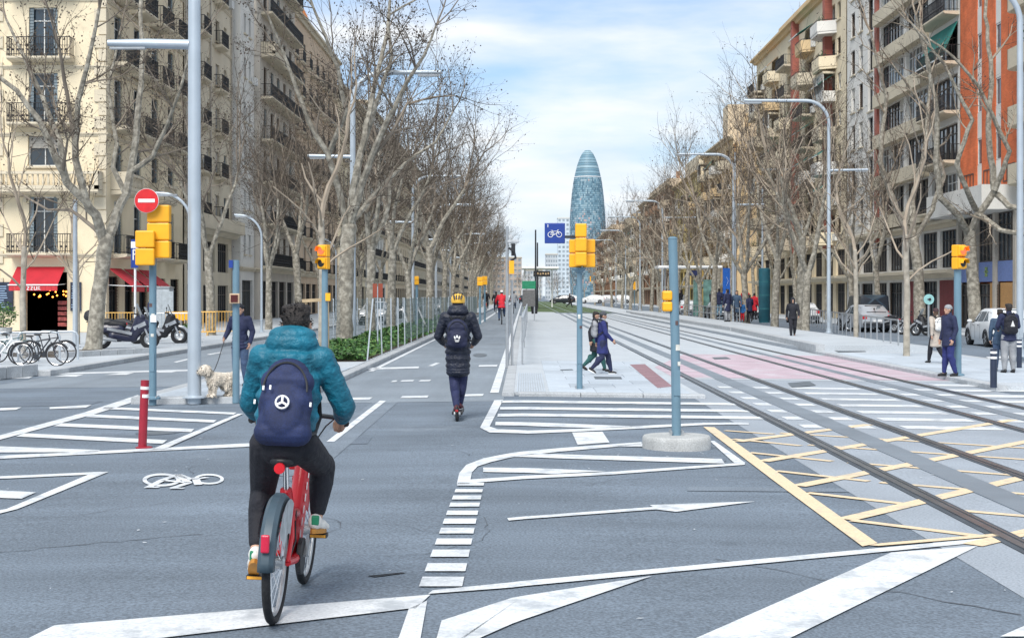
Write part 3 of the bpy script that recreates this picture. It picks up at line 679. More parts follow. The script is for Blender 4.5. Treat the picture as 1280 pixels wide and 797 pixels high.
link('arched_moulding', ar.mesh('arched_moulding', M_STONE), a, mtx=Mf)
for z in (3.9, 10.2, 13.7, 17.2, 20.6): cornice(a, Mf, L, z, .12, .18, M_STONE, 'string_course')
qm = [MB().box((0, 0, 0), (w_, .1, .64)).mesh('quoin', M_STONE) for w_ in (.42, .62)]
for i in range(34):
    for x in (.14 + (.12 if i % 2 else 0), L - .14 - (.12 if i % 2 else 0)): link('quoin', qm[i % 2], a, mtx=Mf @ Matrix.Translation((x, -.03, .4 + i * .7)))
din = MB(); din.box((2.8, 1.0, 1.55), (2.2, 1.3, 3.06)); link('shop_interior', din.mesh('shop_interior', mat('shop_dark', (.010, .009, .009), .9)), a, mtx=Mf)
M_RED = mat('awning_red', (0.42, 0.012, 0.025), 0.75, var=0.12, scale=2); M_REDF = mat('awning_fringe_red', (0.50, 0.03, 0.04), 0.75)
def awning(root, M, x, z, w_, drop, out, m=M_RED, letter=False):
    mb = MB(); n = 6
    for i in range(n):
        a0 = w_ * i / n; a1 = w_ * (i + 1) / n
        mb.add([(a0, 0, 0), (a1, 0, 0), (a1, -out, -drop), (a0, -out, -drop), (a0, 0, -.03), (a1, 0, -.03), (a1, -out, -drop - .03), (a0, -out, -drop - .03)], [(0, 1, 2, 3), (7, 6, 5, 4), (0, 3, 7, 4), (1, 5, 6, 2)])
    o = link('awning', mb.mesh('awning', m), root, mtx=frameM(M, x, -.05, z))
    v = MB()
    for i in range(int(w_ / .3)):
        a0 = w_ * i / int(w_ / .3); v.box((a0 + w_ / int(w_ / .3) / 2, -out, -drop - .15), (w_ / int(w_ / .3) - .012, .02, .3))
    link('valance', v.mesh('valance', M_REDF), o)
    t = MB(); t.bar((-.04, -out - .02, -drop), (w_ + .04, -out - .02, -drop), .06); t.bar((0, 0, -.9), (0, -out, -drop), .035); t.bar((w_, 0, -.9), (w_, -out, -drop), .035); link('awning_frame', t.mesh('awning_frame', WHITE), o)
    if letter:
        tx = MB(); xx = w_ * .30
        for gl in ('A', 'Z', 'Z', 'U', 'R'):          # worn white lettering on the valance
            if gl == 'A': tx.bar((xx, -out - .013, -drop - .26), (xx + .06, -out - .013, -drop - .08), .03); tx.bar((xx + .12, -out - .013, -drop - .26), (xx + .06, -out - .013, -drop - .08), .03)
            elif gl == 'Z': tx.bar((xx, -out - .013, -drop - .09), (xx + .12, -out - .013, -drop - .09), .03); tx.bar((xx + .12, -out - .013, -drop - .09), (xx, -out - .013, -drop - .25), .03); tx.bar((xx, -out - .013, -drop - .25), (xx + .12, -out - .013, -drop - .25), .03)
            elif gl == 'U': tx.bar((xx, -out - .013, -drop - .08), (xx, -out - .013, -drop - .25), .03); tx.bar((xx + .12, -out - .013, -drop - .08), (xx + .12, -out - .013, -drop - .25), .03); tx.bar((xx, -out - .013, -drop - .25), (xx + .12, -out - .013, -drop - .25), .03)
            else: tx.bar((xx, -out - .013, -drop - .08), (xx, -out - .013, -drop - .26), .03); tx.bar((xx, -out - .013, -drop - .1), (xx + .1, -out - .013, -drop - .13), .03); tx.bar((xx, -out - .013, -drop - .17), (xx + .12, -out - .013, -drop - .26), .03)
            xx += .19
        link('lettering', tx.mesh('lettering', WHITE), o)
    return o
awning(a, Mf, 1.3, 3.4, 2.5, .95, 1.2, letter=True)
bd = mat('menu_board', (.02, .03, .06), .5, var=.5, scale=3)
for x0, w_ in ((-.3, 1.4), (4.1, .55)):
    mb = MB(); mb.box((x0 + w_ / 2, -.06, 1.85), (w_, .1, 1.5)); o = link('menu_board', mb.mesh('menu_board', bd), a, mtx=Mf)
    mb = MB(); rg = random.Random(2)
    for i in range(10): mb.box((x0 + w_ * .45, -.115, 1.3 + i * .12), (w_ * rg.uniform(.4, .75), .006, .035))
    link('writing', mb.mesh('writing', mat('chalk_blue', (.35, .5, .7), .8)), o)
for s in (0, 1):                                       # glowing lamps inside the door
    pass
lm = MB(); rg = random.Random(8)
for i in range(16): lm.ell((2.0 + rg.uniform(0, 1.9), .10 + rg.uniform(0, .1), 1.98 + rg.uniform(-.18, .24)), .045, 6)
link('string_lights', lm.mesh('string_lights', mat('warm_bulb', (1.0, .33, .05), .5, emit=2.0)), a, mtx=Mf)['kind'] = 'stuff'
ds = MB()
for i in range(5): ds.box((3.62, .12, .4 + i * .28), (.45, .1, .2))
link('door_display', ds.mesh('door_display', mat('display_red', (.3, .06, .05), .6, var=.5, scale=9)), a, mtx=Mf)
# side of the corner house along the avenue
Ms = facadeM((0, 0, 0), (1, 0)); L = 16.8
sw = []; cols = [1.6, 5.4, 9.2, 13.0]
for ci, x in enumerate(cols):
    for z, h in ((4.15, 2.8), (7.6, 2.4), (10.9, 2.6), (14.3, 2.6), (17.8, 2.6), (21.0, 2.4)): sw.append((x, z, 1.5, h))
doors = [(.6, .02, 1.9, 2.9), (3.6, .02, 1.8, 2.9), (6.5, .02, 1.8, 2.9), (10.2, .02, 2.2, 2.9), (13.6, .02, 2.2, 2.9)]
wall_panel(a, Ms, L, Hh, sw + doors, M_CREAM, depth=.35)
for x, z, w_, h in sw: add_window(a, Ms, x, z, w_, h, 'shutter')
for x, z, w_, h in doors: add_window(a, Ms, x, z, w_, h, 'brown', 'shop_window', False)
for z in (4.1, 10.85, 14.25, 17.75):
    for x in cols: add_balcony(a, Ms, x - .6, z, 2.7, .85)
for x in (cols[0], cols[2]): add_balcony(a, Ms, x - .7, 7.45, 3.2, .9, 'stone')
for i, x in enumerate((.35, 3.3, 6.2)): awning(a, Ms, x, 3.35, 2.4, .95, 1.25)
for z in (3.9, 10.2, 13.7, 17.2, 20.6): cornice(a, Ms, L, z, .12, .18, M_STONE, 'string_course')
cornice(a, Mf, 5.9, Hh, .6, .6, M_STONE); cornice(a, Ms, L, Hh, .6, .6, M_STONE)
# terracotta slice of the house at the picture's left edge
b0 = thing('apartment_building', 'orange rendered house beside the cream corner building at the left edge', 'building', (XL - 5.95, 74.1, GL(XL) + .13))
std_facade(b0, facadeM((-9, 0, 0), (0, -1)), 9, 22, M_OCHRE, 6, 3, 1.2, 2.3, ['brown', 'shutter'], 'each')
# B: beige house with a projecting concrete floor
b = left_root('apartment_building', 'plain beige apartment building with jutting first floor slab and small windows', 91.2)
L = 14.8; H = 26
mass(b, [(-.35, 0), (-.35, L), (-12, L), (-12, 0)], H - .3, M_BEIGE)
Mb = facadeM((0, 0, 0), (1, 0)); rg = random.Random(5); ww = []; 
for f in range(6):
    for i in range(5): ww.append((.9 + i * 2.8, 7.5 + f * 3.1, 1.25 if i % 2 else .9, 1.5))
gl = [(.8 + i * 4.6, 3.55, 3.6, 2.1) for i in range(3)] + [(.8 + i * 4.6, .02, 3.6, 2.6) for i in range(3)]
wall_panel(b, Mb, L, H, ww + gl, M_BEIGE)
for i, (x, z, w_, h) in enumerate(ww):
    add_window(b, Mb, x, z, w_, h, rg.choice(['plain', 'blind', 'dark', 'shutter']))
    if i % 5 in (1, 3): add_balcony(b, Mb, x - .5, z - .35, round(w_ + 1.0, 2), .6)
    if rg.random() < .14: ac = MB(); ac.box((x + w_ + .6, -.2, z + .3), (.8, .34, .56)); link('air_conditioner', ac.mesh('air_conditioner', M_FRAME), b, mtx=Mb)
for f in range(7): cornice(b, Mb, L, 7.0 + f * 3.1, .10, .16, M_STONE, 'string_course')
dp = MB()
for x in (.25, 7.4, 14.5): dp.tube([(x, -.08, 6.8), (x, -.08, 26)], .06, 6)
link('drainpipe', dp.mesh('drainpipe', M_GREY), b, mtx=Mb)['kind'] = 'stuff'
for x, z, w_, h in gl: add_window(b, Mb, x, z, w_, h, 'dark', 'shop_window', False)
cornice(b, Mb, L, 6.05, 1.0, .55, M_STONE, 'floor_slab'); cornice(b, Mb, L, H, .5, .5, M_STONE)
mb = MB(); mb.box((L / 2, -.95, 6.9), (L, .12, .75)); link('parapet', mb.mesh('parapet', M_BEIGE), b, mtx=Mb)
# side wall of B facing us above the corner house is hidden; C: narrow white house
c = left_root('apartment_building', 'narrow white plastered house with small square windows', 106.3, .6)
std_facade(c, facadeM((0, 0, 0), (1, 0)), 5.4, 29, M_WHITE, 8, 2, .8, 1.5, ['plain', 'dark'], None, rng=random.Random(9))
std_facade(c, facadeM((-7, 0, 0), (0, -1)), 7, 29, M_WHITE, 8, 3, .7, 1.5, ['dark'], None, rng=random.Random(9))
d = left_root('apartment_building', 'tall grey stone apartment building with long dark iron balconies', 112.0, 1.0)
std_facade(d, facadeM((0, 0, 0), (1, 0)), 17.0, 31, M_GREY, 8, 5, 1.3, 2.5, ['shutter', 'brown'], 'run', rng=random.Random(3), bald=.9)
std_facade(d, facadeM((-8, 0, 0), (0, -1)), 8, 31, M_GREY, 8, 2, 1.0, 1.6, ['dark'], None)
add_balcony(d, facadeM((0, 0, 0), (1, 0)), .5, 21.0, 5, 1.1, 'stone')
specs = [('cream apartment building with pink cornice and tall paired windows', M_PINK, 129.6, 36.8, 28.5, 'each'), ('ochre apartment building with shuttered windows behind the left trees', M_CREAM, 167, 26, 26, 'alt'), ('white apartment building seen through the left tree row', M_WHITE, 194, 30, 28, 'run'),
         ('sandy apartment building far along the left tree row', M_TAN, 225, 40, 27, 'each'), ('pale apartment block far down the left side', M_BEIGE, 266, 60, 27, 'run'), ('grey apartment block far down the left side of the avenue', M_GREY, 328, 90, 26, 'alt'), ('tan apartment block at the far left end of the avenue', M_TAN, 420, 130, 25, 'run'), ('pale long apartment block closing the left row in the distance', M_PINK, 552, 300, 25, None)]
for i, (lb, m, y, L, H, bl) in enumerate(specs):
    e = left_root('apartment_building', lb, y, .3 * (i % 2))
    std_facade(e, facadeM((0, 0, 0), (1, 0)), L, H, m, 7, max(4, round(L / 4.4)), 1.3, 2.4, ['shutter', 'blind', 'brown'], bl, rng=random.Random(i), bald=.7)
    std_facade(e, facadeM((-9, 0, 0), (0, -1)), 9, H, m, 7, 2, 1.0, 1.5, ['dark'], None, rng=random.Random(i))
    mb = MB(); mb.prism([(-.2, 0), (-.2, L), (-9, L), (-9, 0)], H - .5, H - .1); mb.build('roof', M_ROOF, e)
    if i == 0:                                        # little turret with an orange cap on the roof
        t = MB(); t.lathe([(1.9, H), (1.9, H + 2.2), (2.15, H + 2.3), (2.15, H + 2.6)], 8, (-3, 20, 0)); t.build('turret', M_PINK, e)
        t = MB(); t.lathe([(2.1, H + 2.6), (1.5, H + 3.8), (.2, H + 5.2)], 8, (-3, 20, 0)); t.build('turret_roof', mat('glazed_orange', (.5, .16, .03), .6), e)

# ---------------- right side of the avenue
XR = 27.0
def right_root(name, label, y, extra=0):
    return thing(name, label, 'building', (XR + extra, y, GL(XR) + .12), 0, 'apartment buildings along the right side of the avenue')
Mr = facadeM((0, 0, 0), (-1, 0))      # local x runs towards the camera, so origin is the far end
# R1 orange brick tower with white window slots
r1 = right_root('brick_apartment_tower', 'orange brick tower with narrow white window strips above glazed shops', 88.3)
L = 10.6; H = 40; zb = 8.2
mass(r1, [(.4, -10.6), (14, -10.6), (14, 0), (.4, 0)], H - .3, M_BRICK)
for x0, x1 in ((0, 3.2), (4.1, 6.5), (7.5, 10.6)):
    mb = MB(); mb.box(((x0 + x1) / 2, .2, (zb + H) / 2), (x1 - x0, .42, H - zb)); link('brick_pier', mb.mesh('brick_pier', M_BRICK), r1, mtx=Mr)
for x0, x1 in ((3.2, 4.1), (6.5, 7.5)):
    for f in range(10):
        z = zb + f * 3.1
        mb = MB(); mb.box(((x0 + x1) / 2, .08, z + .75), (x1 - x0 - .01, .1, 1.5)); link('spandrel', mb.mesh('spandrel', M_WHITE), r1, mtx=Mr)
        add_window(r1, Mr @ Matrix.Translation((0, -.14, 0)), x0 + .02, z + 1.52, x1 - x0 - .04, 1.55, 'plain', 'slot_window', False)
for x0 in (.7, 4.5, 7.9):                             # iron planters / low windows over the canopy
    add_window(r1, Mr @ Matrix.Translation((0, -.24, 0)), x0, 8.35, 1.9, .95, 'dark', 'window', False)
# long white canopy over two glazed shop storeys
cn = MB(); cn.box((5.3, -1.0, 7.35), (10.6, 2.2, 1.35)); link('canopy', cn.mesh('canopy', M_WHITE), r1, mtx=Mr)
for i in range(4):
    cl = MB(); cl.box((.25 + i * 3.38, -.14, 3.34), (.40, .26, 6.66)); link('column', cl.mesh('column', M_GREY), r1, mtx=Mr)
for i in range(3):
    add_window(r1, Mr @ Matrix.Translation((0, -.26, 0)), .55 + i * 3.38, 3.95, 2.8, 2.7, 'dark', 'shop_window', False)
    fa = MB(); fa.box((1.95 + i * 3.38, -.06, 3.35), (2.9, .12, 1.15)); link('fascia_panel', fa.mesh('fascia_panel', mat('fascia_blue', (.16, .24, .52), .4)), r1, mtx=Mr)
    add_window(r1, Mr @ Matrix.Translation((0, -.26, 0)), .55 + i * 3.38, .05, 2.8, 2.6, 'brown', 'shop_window', False)
sx = MB()
for k in range(6):
    A_ = math.pi * k / 3; sx.bar((5.33, -.135, 3.35), (5.33 + .3 * math.cos(A_), -.135, 3.35 + .3 * math.sin(A_)), .09)
link('shop_emblem', sx.mesh('shop_emblem', mat('emblem_green', (.30, .42, .16), .5)), r1, mtx=Mr)
wp = MB(); wp.box((6.4, -.10, 1.4), (.9, .06, 2.6)); wp.box((8.9, -.10, 1.4), (2.3, .06, 2.6)); link('wooden_shutter', wp.mesh('wooden_shutter', mat('warm_wood', (.50, .27, .10), .6)), r1, mtx=Mr)
# R0 nearest block at the right edge
r0 = right_root('apartment_building', 'white apartment block with dark window bands at the right edge', 77.6)
std_facade(r0, facadeM((0, 0, 0), (-1, 0)), 16, 34, M_WHITE, 9, 5, 1.9, 1.9, ['dark', 'blind'], 'run', base=8.0, fh=3.1, rng=random.Random(6), balkind='panel', bald=.9)
# R2 white banded building with glazed galleries
r2 = right_root('apartment_building', 'white banded apartment building with glazed galleries beside the brick tower', 119.2)
L = 30.8; H = 34; zb = 6.9; fh = 3.08
mass(r2, [(.5, -30.8), (14, -30.8), (14, 0), (.5, 0)], H - .4, M_WHITE)
wins = []
for f in range(8):
    z = zb + f * fh
    wins += [(1.5, z + .8, 1.3, 2.0), (4.2, z + .8, 1.3, 2.0), (7.2, z + .2, 1.6, 2.6)]
holes = list(wins)
for f in range(8):
    z = zb + f * fh; holes += [(11.3, z + .95, 6.4, 2.0), (18.4, z + .95, 5.4, 2.0), (24.7, z + .5, 5.6, 2.3)]
for i in range(7): holes.append((.7 + i * 4.3, .02, 3.7, 2.9)); holes.append((.7 + i * 4.3, 3.75, 3.7, 2.4))
wall_panel(r2, Mr, L, H, holes, M_WHITE, depth=.45); rg = random.Random(12)
for w_ in wins: add_window(r2, Mr, *w_, rg.choice(['dark', 'brown', 'dark', 'blind']))
for f in range(8):
    z = zb + f * fh
    for x0, n, w_ in ((11.3, 4, 1.55), (18.4, 3, 1.74)):
        for i in range(n): add_window(r2, Mr, x0 + i * (w_ + .06), z + .95, w_, 2.0, rg.choice(['dark', 'blind', 'plain', 'dark']), 'gallery_window', False)
    for i in range(2): add_window(r2, Mr, 24.8 + i * 2.8, z + .5, 2.6, 2.3, rg.choice(['plain', 'dark']), sill=False)
    add_balcony(r2, Mr, 24.5, z + .4, 6.2, 1.0)
    pn = MB(); pn.box((17.6, -.3, z + .42), (13.0, .62, .95)); link('spandrel_band', pn.mesh('spandrel_band', M_STONE), r2, mtx=Mr)
for i in range(7): add_window(r2, Mr, .7 + i * 4.3, .02, 3.7, 2.9, 'brown', 'shop_window', False); add_window(r2, Mr, .7 + i * 4.3, 3.75, 3.7, 2.4, 'dark', 'gallery_window', False)
for i in (4, 6):
    for k_ in range(4): mb = MB(); mb.box((1.15 + i * 4.3 + k_ * .92, .02, 1.5), (.9, .08, 2.9)); link('red_door', mb.mesh('red_door', mat('door_red', (.19, .025, .03), .6, var=.2)), r2, mtx=Mr)
for x in (10.4,):
    mb = MB(); mb.box((x, -.05, H / 2 + 3), (.8, .3, H - 6)); link('brick_pilaster', mb.mesh('brick_pilaster', M_BRICKR), r2, mtx=Mr)
cornice(r2, Mr, L, 3.1, .9, .5, M_STONE, 'canopy'); cornice(r2, Mr, L, 6.3, .5, .45, M_STONE, 'string_course')
M_GREEN = mat('awning_green', (0.012, 0.19, 0.16), 0.75, var=0.15, scale=2)
M_AWN = mat('awning_ochre', (.50, .24, .07), .75); M_AWNW = mat('awning_pale', (.55, .52, .46), .75)
def sun_blind(root, M, x, z, w_, drop, out, m):
    mb = MB(); mb.add([(0, 0, 0), (w_, 0, 0), (w_, -out, -drop), (0, -out, -drop), (0, 0, -.04), (w_, 0, -.04), (w_, -out, -drop - .04), (0, -out, -drop - .04)], [(0, 1, 2, 3), (7, 6, 5, 4), (0, 3, 7, 4), (1, 5, 6, 2), (3, 2, 6, 7), (0, 4, 5, 1)])
    o = link('sun_blind', mb.mesh('sun_blind', m), root, mtx=frameM(M, x, -.06, z)); t = MB(); t.bar((0, -out, -drop - .03), (w_, -out, -drop - .03), .07); link('blind_rail', t.mesh('blind_rail', WHITE), o)
sun_blind(r2, Mr, 24.6, zb + 3 * fh + 2.9, 5.9, 2.2, .95, M_GREEN); sun_blind(r2, Mr, 24.6, zb + 5 * fh + 2.9, 5.9, .9, .9, M_GREEN)
# R3 cream building with deep angled balconies
def angled_balcony(root, M, x, z, w_, d, m):
    mb = MB(); P = [(0, 0), (w_ * .25, -d), (w_ * .85, -d), (w_, 0)]
    mb.prism(P, 0, .22); 
    for i in range(3):
        a_, b_ = Vector(P[i]), Vector(P[i + 1]); mb.bar((a_.x, a_.y, .65), (b_.x, b_.y, .65), .1, .88)
    o = link('balcony', mb.mesh('balcony', m), root, mtx=frameM(M, x, -.004, z)); t = MB()
    for i in range(3): t.bar((P[i][0], P[i][1], 1.2), (P[i + 1][0], P[i + 1][1], 1.2), .05)
    link('railing', t.mesh('railing', M_IRON), o)
def balcony_block(lb, y, L, H, m, m2, seed, floors=8, fh=3.05, zb=6.4, pil=None, blind=(), ph=None):
    r = right_root('apartment_building', lb, y); M = facadeM((0, 0, 0), (-1, 0)); rg = random.Random(seed)
    mass(r, [(.5, -L), (14, -L), (14, 0), (.5, 0)], H - .4, m)
    n = max(2, round(L / 8.5)); st = L / n; holes = []; ws = []
    for f in range(floors):
        z = zb + f * fh
        if z + 2.6 > H: continue
        for i in range(n): ws += [(i * st + 1.0, z + .3, st * .42, 2.3, 1, i, f), (i * st + st * .42 + 1.9, z + .95, 1.3, 1.5, 0, i, f)]
    sh = [(.6 + i * (L / (n * 2)), .02, L / (n * 2) - 1.2, 3.0) for i in range(n * 2)] + [(.6 + i * (L / (n * 2)), 3.7, L / (n * 2) - 1.2, 2.2) for i in range(n * 2)]
    wall_panel(r, M, L, H, [w_[:4] for w_ in ws] + sh, m, depth=.55)
    for x, z, w_, h, k, i, f in ws:
        add_window(r, M @ Matrix.Translation((0, .2 if k else 0, 0)), x, z, w_, h, rg.choice(['dark', 'brown', 'blind']), sill=not k)
        if k:
            kd = rg.random()
            if kd < .55: angled_balcony(r, M, x - .5, z - .35, w_ + 1.2, rg.choice((1.1, 1.35, 1.5)), rg.choice((m2, M_STONE, m, m, M_WHITE)))
            elif kd < .78: add_balcony(r, M, x - .4, z - .06, round(w_ + .9, 1), 1.2, 'panel' if rg.random() < .5 else 'iron')
            else:                                      # balcony closed in with glazing
                pn = MB(); pn.box((x + w_ / 2, -.55, z + .35), (w_ + .4, 1.1, .9)); link('gallery', pn.mesh('gallery', rg.choice((m, M_STONE, M_WHITE))), r, mtx=M)
                for t in range(3): add_window(r, M @ Matrix.Translation((0, -1.25, 0)), x - .15 + t * (w_ + .3) / 3, z + .8, (w_ + .3) / 3 - .05, 1.5, rg.choice(('plain', 'blind', 'dark')), 'gallery_window', False)
                pn = MB(); pn.box((x + w_ / 2, -.55, z + 2.4), (w_ + .4, 1.1, .2)); link('gallery_roof', pn.mesh('gallery_roof', M_STONE), r, mtx=M)
            if kd < .78 and rg.random() < .22: sun_blind(r, M, x, z + 2.35, w_, rg.uniform(.7, 1.3), 1.2, rg.choice((M_GREEN, M_GREEN, M_AWN, M_AWNW)))
            if kd < .78 and rg.random() < .3:
                pl = MB()
                for t in range(40): c_ = Vector((x + rg.uniform(0, w_), rg.uniform(-1.1, -.6), z + rg.uniform(.5, 1.3))); pl.add([c_, c_ + Vector((rg.uniform(-.2, .2), rg.uniform(-.1, .1), .22)), c_ + Vector((.12, .05, rg.uniform(-.15, .1)))], [(0, 1, 2)])
                link('balcony_plants', pl.mesh('balcony_plants', M_PLANT, fix=False), r, mtx=M)['kind'] = 'stuff'
            if rg.random() < .25: ac = MB(); ac.box((x + w_ + .6, -.2, z + .3), (.85, .36, .6)); link('air_conditioner', ac.mesh('air_conditioner', M_FRAME), r, mtx=M)
            if (i, f) in blind: sun_blind(r, M, x, z + 2.35, w_, 1.0, 1.5, M_GREEN)
    for x, z, w_, h in sh: add_window(r, M, x, z, w_, h, 'dark', 'shop_window', False)
    cornice(r, M, L, 3.2, 1.0, .4, M_STONE, 'canopy'); cornice(r, M, L, H, .8, .5, m2)
    if pil:
        for x in pil: mb = MB(); mb.box((x, -.3, zb + (H - zb) / 2), (.9, .7, H - zb + .6)); link('brick_pilaster', mb.mesh('brick_pilaster', M_BRICKR), r, mtx=M)
    fx, fw, fh_, fm_ = ph or (.5, .6, 2.6, m2)
    pe = MB(); pe.box((L * fx, 4.4, H + fh_ / 2 - .1), (L * fw, 7, fh_)); link('penthouse', pe.mesh('penthouse', fm_), r, mtx=M)
    for t in range(int(L * fw / 3)): add_window(r, M @ Matrix.Translation((0, .8, 0)), L * (fx - fw / 2) + .8 + t * 3, H + .5, 1.5, 1.5, 'dark', sill=False)
    mb = MB()
    for i in range(3): mb.box((L * (.25 + .25 * i), 3, H + 3.3), (.7, .7, 1.6))
    mb2 = MB(); 
    for i in range(3): mb2.bar((L * (.2 + .25 * i), 3.2, H + 2), (L * (.2 + .25 * i), 3.2, H + 5.5), .05); mb2.bar((L * (.2 + .25 * i) - .6, 3.2, H + 5.1), (L * (.2 + .25 * i) + .6, 3.2, H + 5.1), .03)
    link('chimney', mb.mesh('chimney', m), r, mtx=M); link('aerial', mb2.mesh('aerial', STEEL), r, mtx=M)
    return r
balcony_block('cream apartment building with angled balconies, green blinds and a red brick pier', 165.5, 46, 28.6, M_CREAM, M_OCHRE, 21, pil=(40, 25), blind=((4, 7), (4, 4), (4, 2), (3, 3), (4, 1), (3, 6)))
balcony_block('ochre apartment building with a brick rooftop stair tower behind the tram stop', 214, 30, 22.2, M_OCHRE, M_TAN, 22, floors=5, ph=(.55, .16, 6.0, M_TAN))
balcony_block('yellowish apartment building with a tall flat yellow roof block', 256, 38, 20.6, M_YEL, M_OCHRE, 27, floors=5, ph=(.5, .5, 4.0, M_BEIGE))
balcony_block('brown brick apartment block far along the right side', 330, 70, 22, M_BRICKB, M_TAN, 23, floors=5)
balcony_block('pale apartment block with stepped roof far along the right side', 420, 80, 19, M_BEIGE, M_TAN, 29, floors=4, ph=(.5, .4, 4, M_TAN))
balcony_block('reddish apartment block at the far right end of the avenue', 540, 110, 22, M_BRICKB, M_TAN, 24, floors=5)

# ---------------- far end of the avenue
def far_block(lb, x, y, w_, dpt, h, m, rows, cols, name='distant_building', hz=True):
    o = thing(name, lb, 'building', (x, y, -1.0)); M = facadeM((-w_ / 2, 0, 0), (0, -1))
    mb = MB(); mb.prism([(-w_ / 2, .6), (w_ / 2, .6), (w_ / 2, dpt), (-w_ / 2, dpt)], 0, h - .05); mb.build('block', m, o)
    cw, ch = w_ / cols, h / rows
    wall_panel(o, M, w_, h, [(i * cw + cw * .22, j * ch + ch * .3, cw * .56, ch * .5) for i in range(cols) for j in range(rows)], m, depth=.5)
    me = None
    for i in range(cols):
        for j in range(rows):
            if me is None: p = MB(); p.box((0, 0, 0), (cw * .55, .1, ch * .49)); me = p.mesh('window', mat('far_glass_hazed', (.27, .32, .36), .4, rnd=.2))  # pane colour is paled to a haze tone, not clear dark glass
            link('window', me, o, mtx=frameM(M, i * cw + cw * .5, .3, j * ch + ch * .55))
    rf = MB(); rf.box((0, dpt / 2, h + .2), (w_ + .4, dpt + .4, .5)); rf.build('roof', M_STONE, o)
    return o
HAZED = lambda n, c: mat(n, c, .85, var=.1, scale=.05)  # wall colours of distant blocks, with the haze of distance painted in
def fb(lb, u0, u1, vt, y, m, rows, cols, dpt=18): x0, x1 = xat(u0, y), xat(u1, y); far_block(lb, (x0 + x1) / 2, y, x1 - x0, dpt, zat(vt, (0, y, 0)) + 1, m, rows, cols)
fb('pale blue slab tower left of the bullet skyscraper', 697, 712, 273, 1250, HAZED('far_blue', (.52, .59, .64)), 18, 3)
fb('low hazy apartment block beyond the bicycle sign', 682, 697, 318, 900, HAZED('far_grey', (.48, .52, .55)), 10, 5)
fb('pinkish far block between the lamp posts and the trees', 752, 792, 296, 760, HAZED('far_pink', (.42, .33, .29)), 9, 8)
fb('sandy far block right of the skyscraper base', 776, 822, 278, 700, HAZED('far_sand', (.46, .37, .30)), 11, 9)
fb('light far block closing the avenue at its end', 655, 678, 338, 1050, HAZED('far_light', (.46, .48, .49)), 6, 6)
fb('brown far block above the left tree row', 600, 652, 322, 820, HAZED('far_brown', (.42, .37, .33)), 8, 10)
# the rounded glass skyscraper
D = 1375.0; tx_ = xat(734.5, D)
tw = thing('skyscraper', 'blue glass bullet shaped skyscraper rising at the end of the avenue', 'skyscraper', (tx_, D, -3.0))
prof = [(16.0, 0), (17.0, 20), (17.6, 40), (17.7, 55), (17.3, 70), (16.5, 85), (15.2, 100), (13.6, 113), (11.9, 122), (9.9, 130), (7.6, 136.5), (5.2, 141.4), (2.7, 144.2), (.3, 145.2)]
def rad(z):
    for (r0_, z0), (r1_, z1) in zip(prof, prof[1:]):
        if z0 <= z <= z1: return r0_ + (r1_ - r0_) * (z - z0) / (z1 - z0)
    return .3
pm = []
for i, c in enumerate(((.13, .24, .31), (.19, .31, .38), (.09, .17, .23), (.26, .38, .44), (.34, .42, .46), (.45, .36, .36))):  # louvre colours are lightened towards grey, painting haze into the glass
    pm.append(mat('glass_louvre_%s' % ('deep light dark pale silver rose'.split()[i]), c, .5, .0, var=.12, scale=.1, spec=.35))
rg = random.Random(40); mb = MB(); nA = 72; rows = 58; cells = 0
for j in range(rows):
    z0 = 118 * j / rows; z1 = z0 + 118 / rows - .25
    for i in range(nA):
        a0 = 2 * math.pi * i / nA; a1 = a0 + 2 * math.pi / nA * .93; o_ = rg.uniform(-.12, .12)
        mottled = 1 if j < rows * .72 else .25
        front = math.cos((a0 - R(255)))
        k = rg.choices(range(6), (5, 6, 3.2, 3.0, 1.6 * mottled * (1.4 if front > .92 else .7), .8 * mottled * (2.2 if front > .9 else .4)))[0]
        ra, rb_ = rad(z0) + .35 + o_, rad(z1) + .35 + o_
        mb.add([(ra * math.cos(a0), ra * math.sin(a0), z0), (ra * math.cos(a1), ra * math.sin(a1), z0), (rb_ * math.cos(a1), rb_ * math.sin(a1), z1), (rb_ * math.cos(a0), rb_ * math.sin(a0), z1)], [(0, 1, 2, 3)], k)
link('glass_louvres', mb.mesh('glass_louvres', pm, fix=False), tw)['kind'] = 'stuff'
mb = MB(); mb.lathe([(r - .15, z) for r, z in prof[:8]] + [(11.95, 120)], 48); mb.build('tower_core', mat('core_blue', (.06, .13, .18), .5), tw, smooth=True)
rings = [119.2 + 26 * t for t in (0, .10, .2, .3, .4, .5, .6, .7, .79, .87, .94, .985)]
for i in range(len(rings) - 1):
    z0, z1 = rings[i], rings[i + 1] - .28
    d_ = MB(); d_.lathe([(rad(z0) + .2, z0), (rad((z0 + z1) / 2) + .25, (z0 + z1) / 2), (rad(z1) + .2, z1)], 48); d_.build('dome_glazing', pm[(0, 1, 0, 3, 0, 1, 1, 0, 1, 3, 1)[i]], tw, smooth=True)
d_ = MB(); d_.lathe([(13.1, 117.9), (13.3, 118.4), (12.9, 119.0)], 48); d_.build('white_ring', mat('ring_white', (.6, .64, .66), .5), tw)
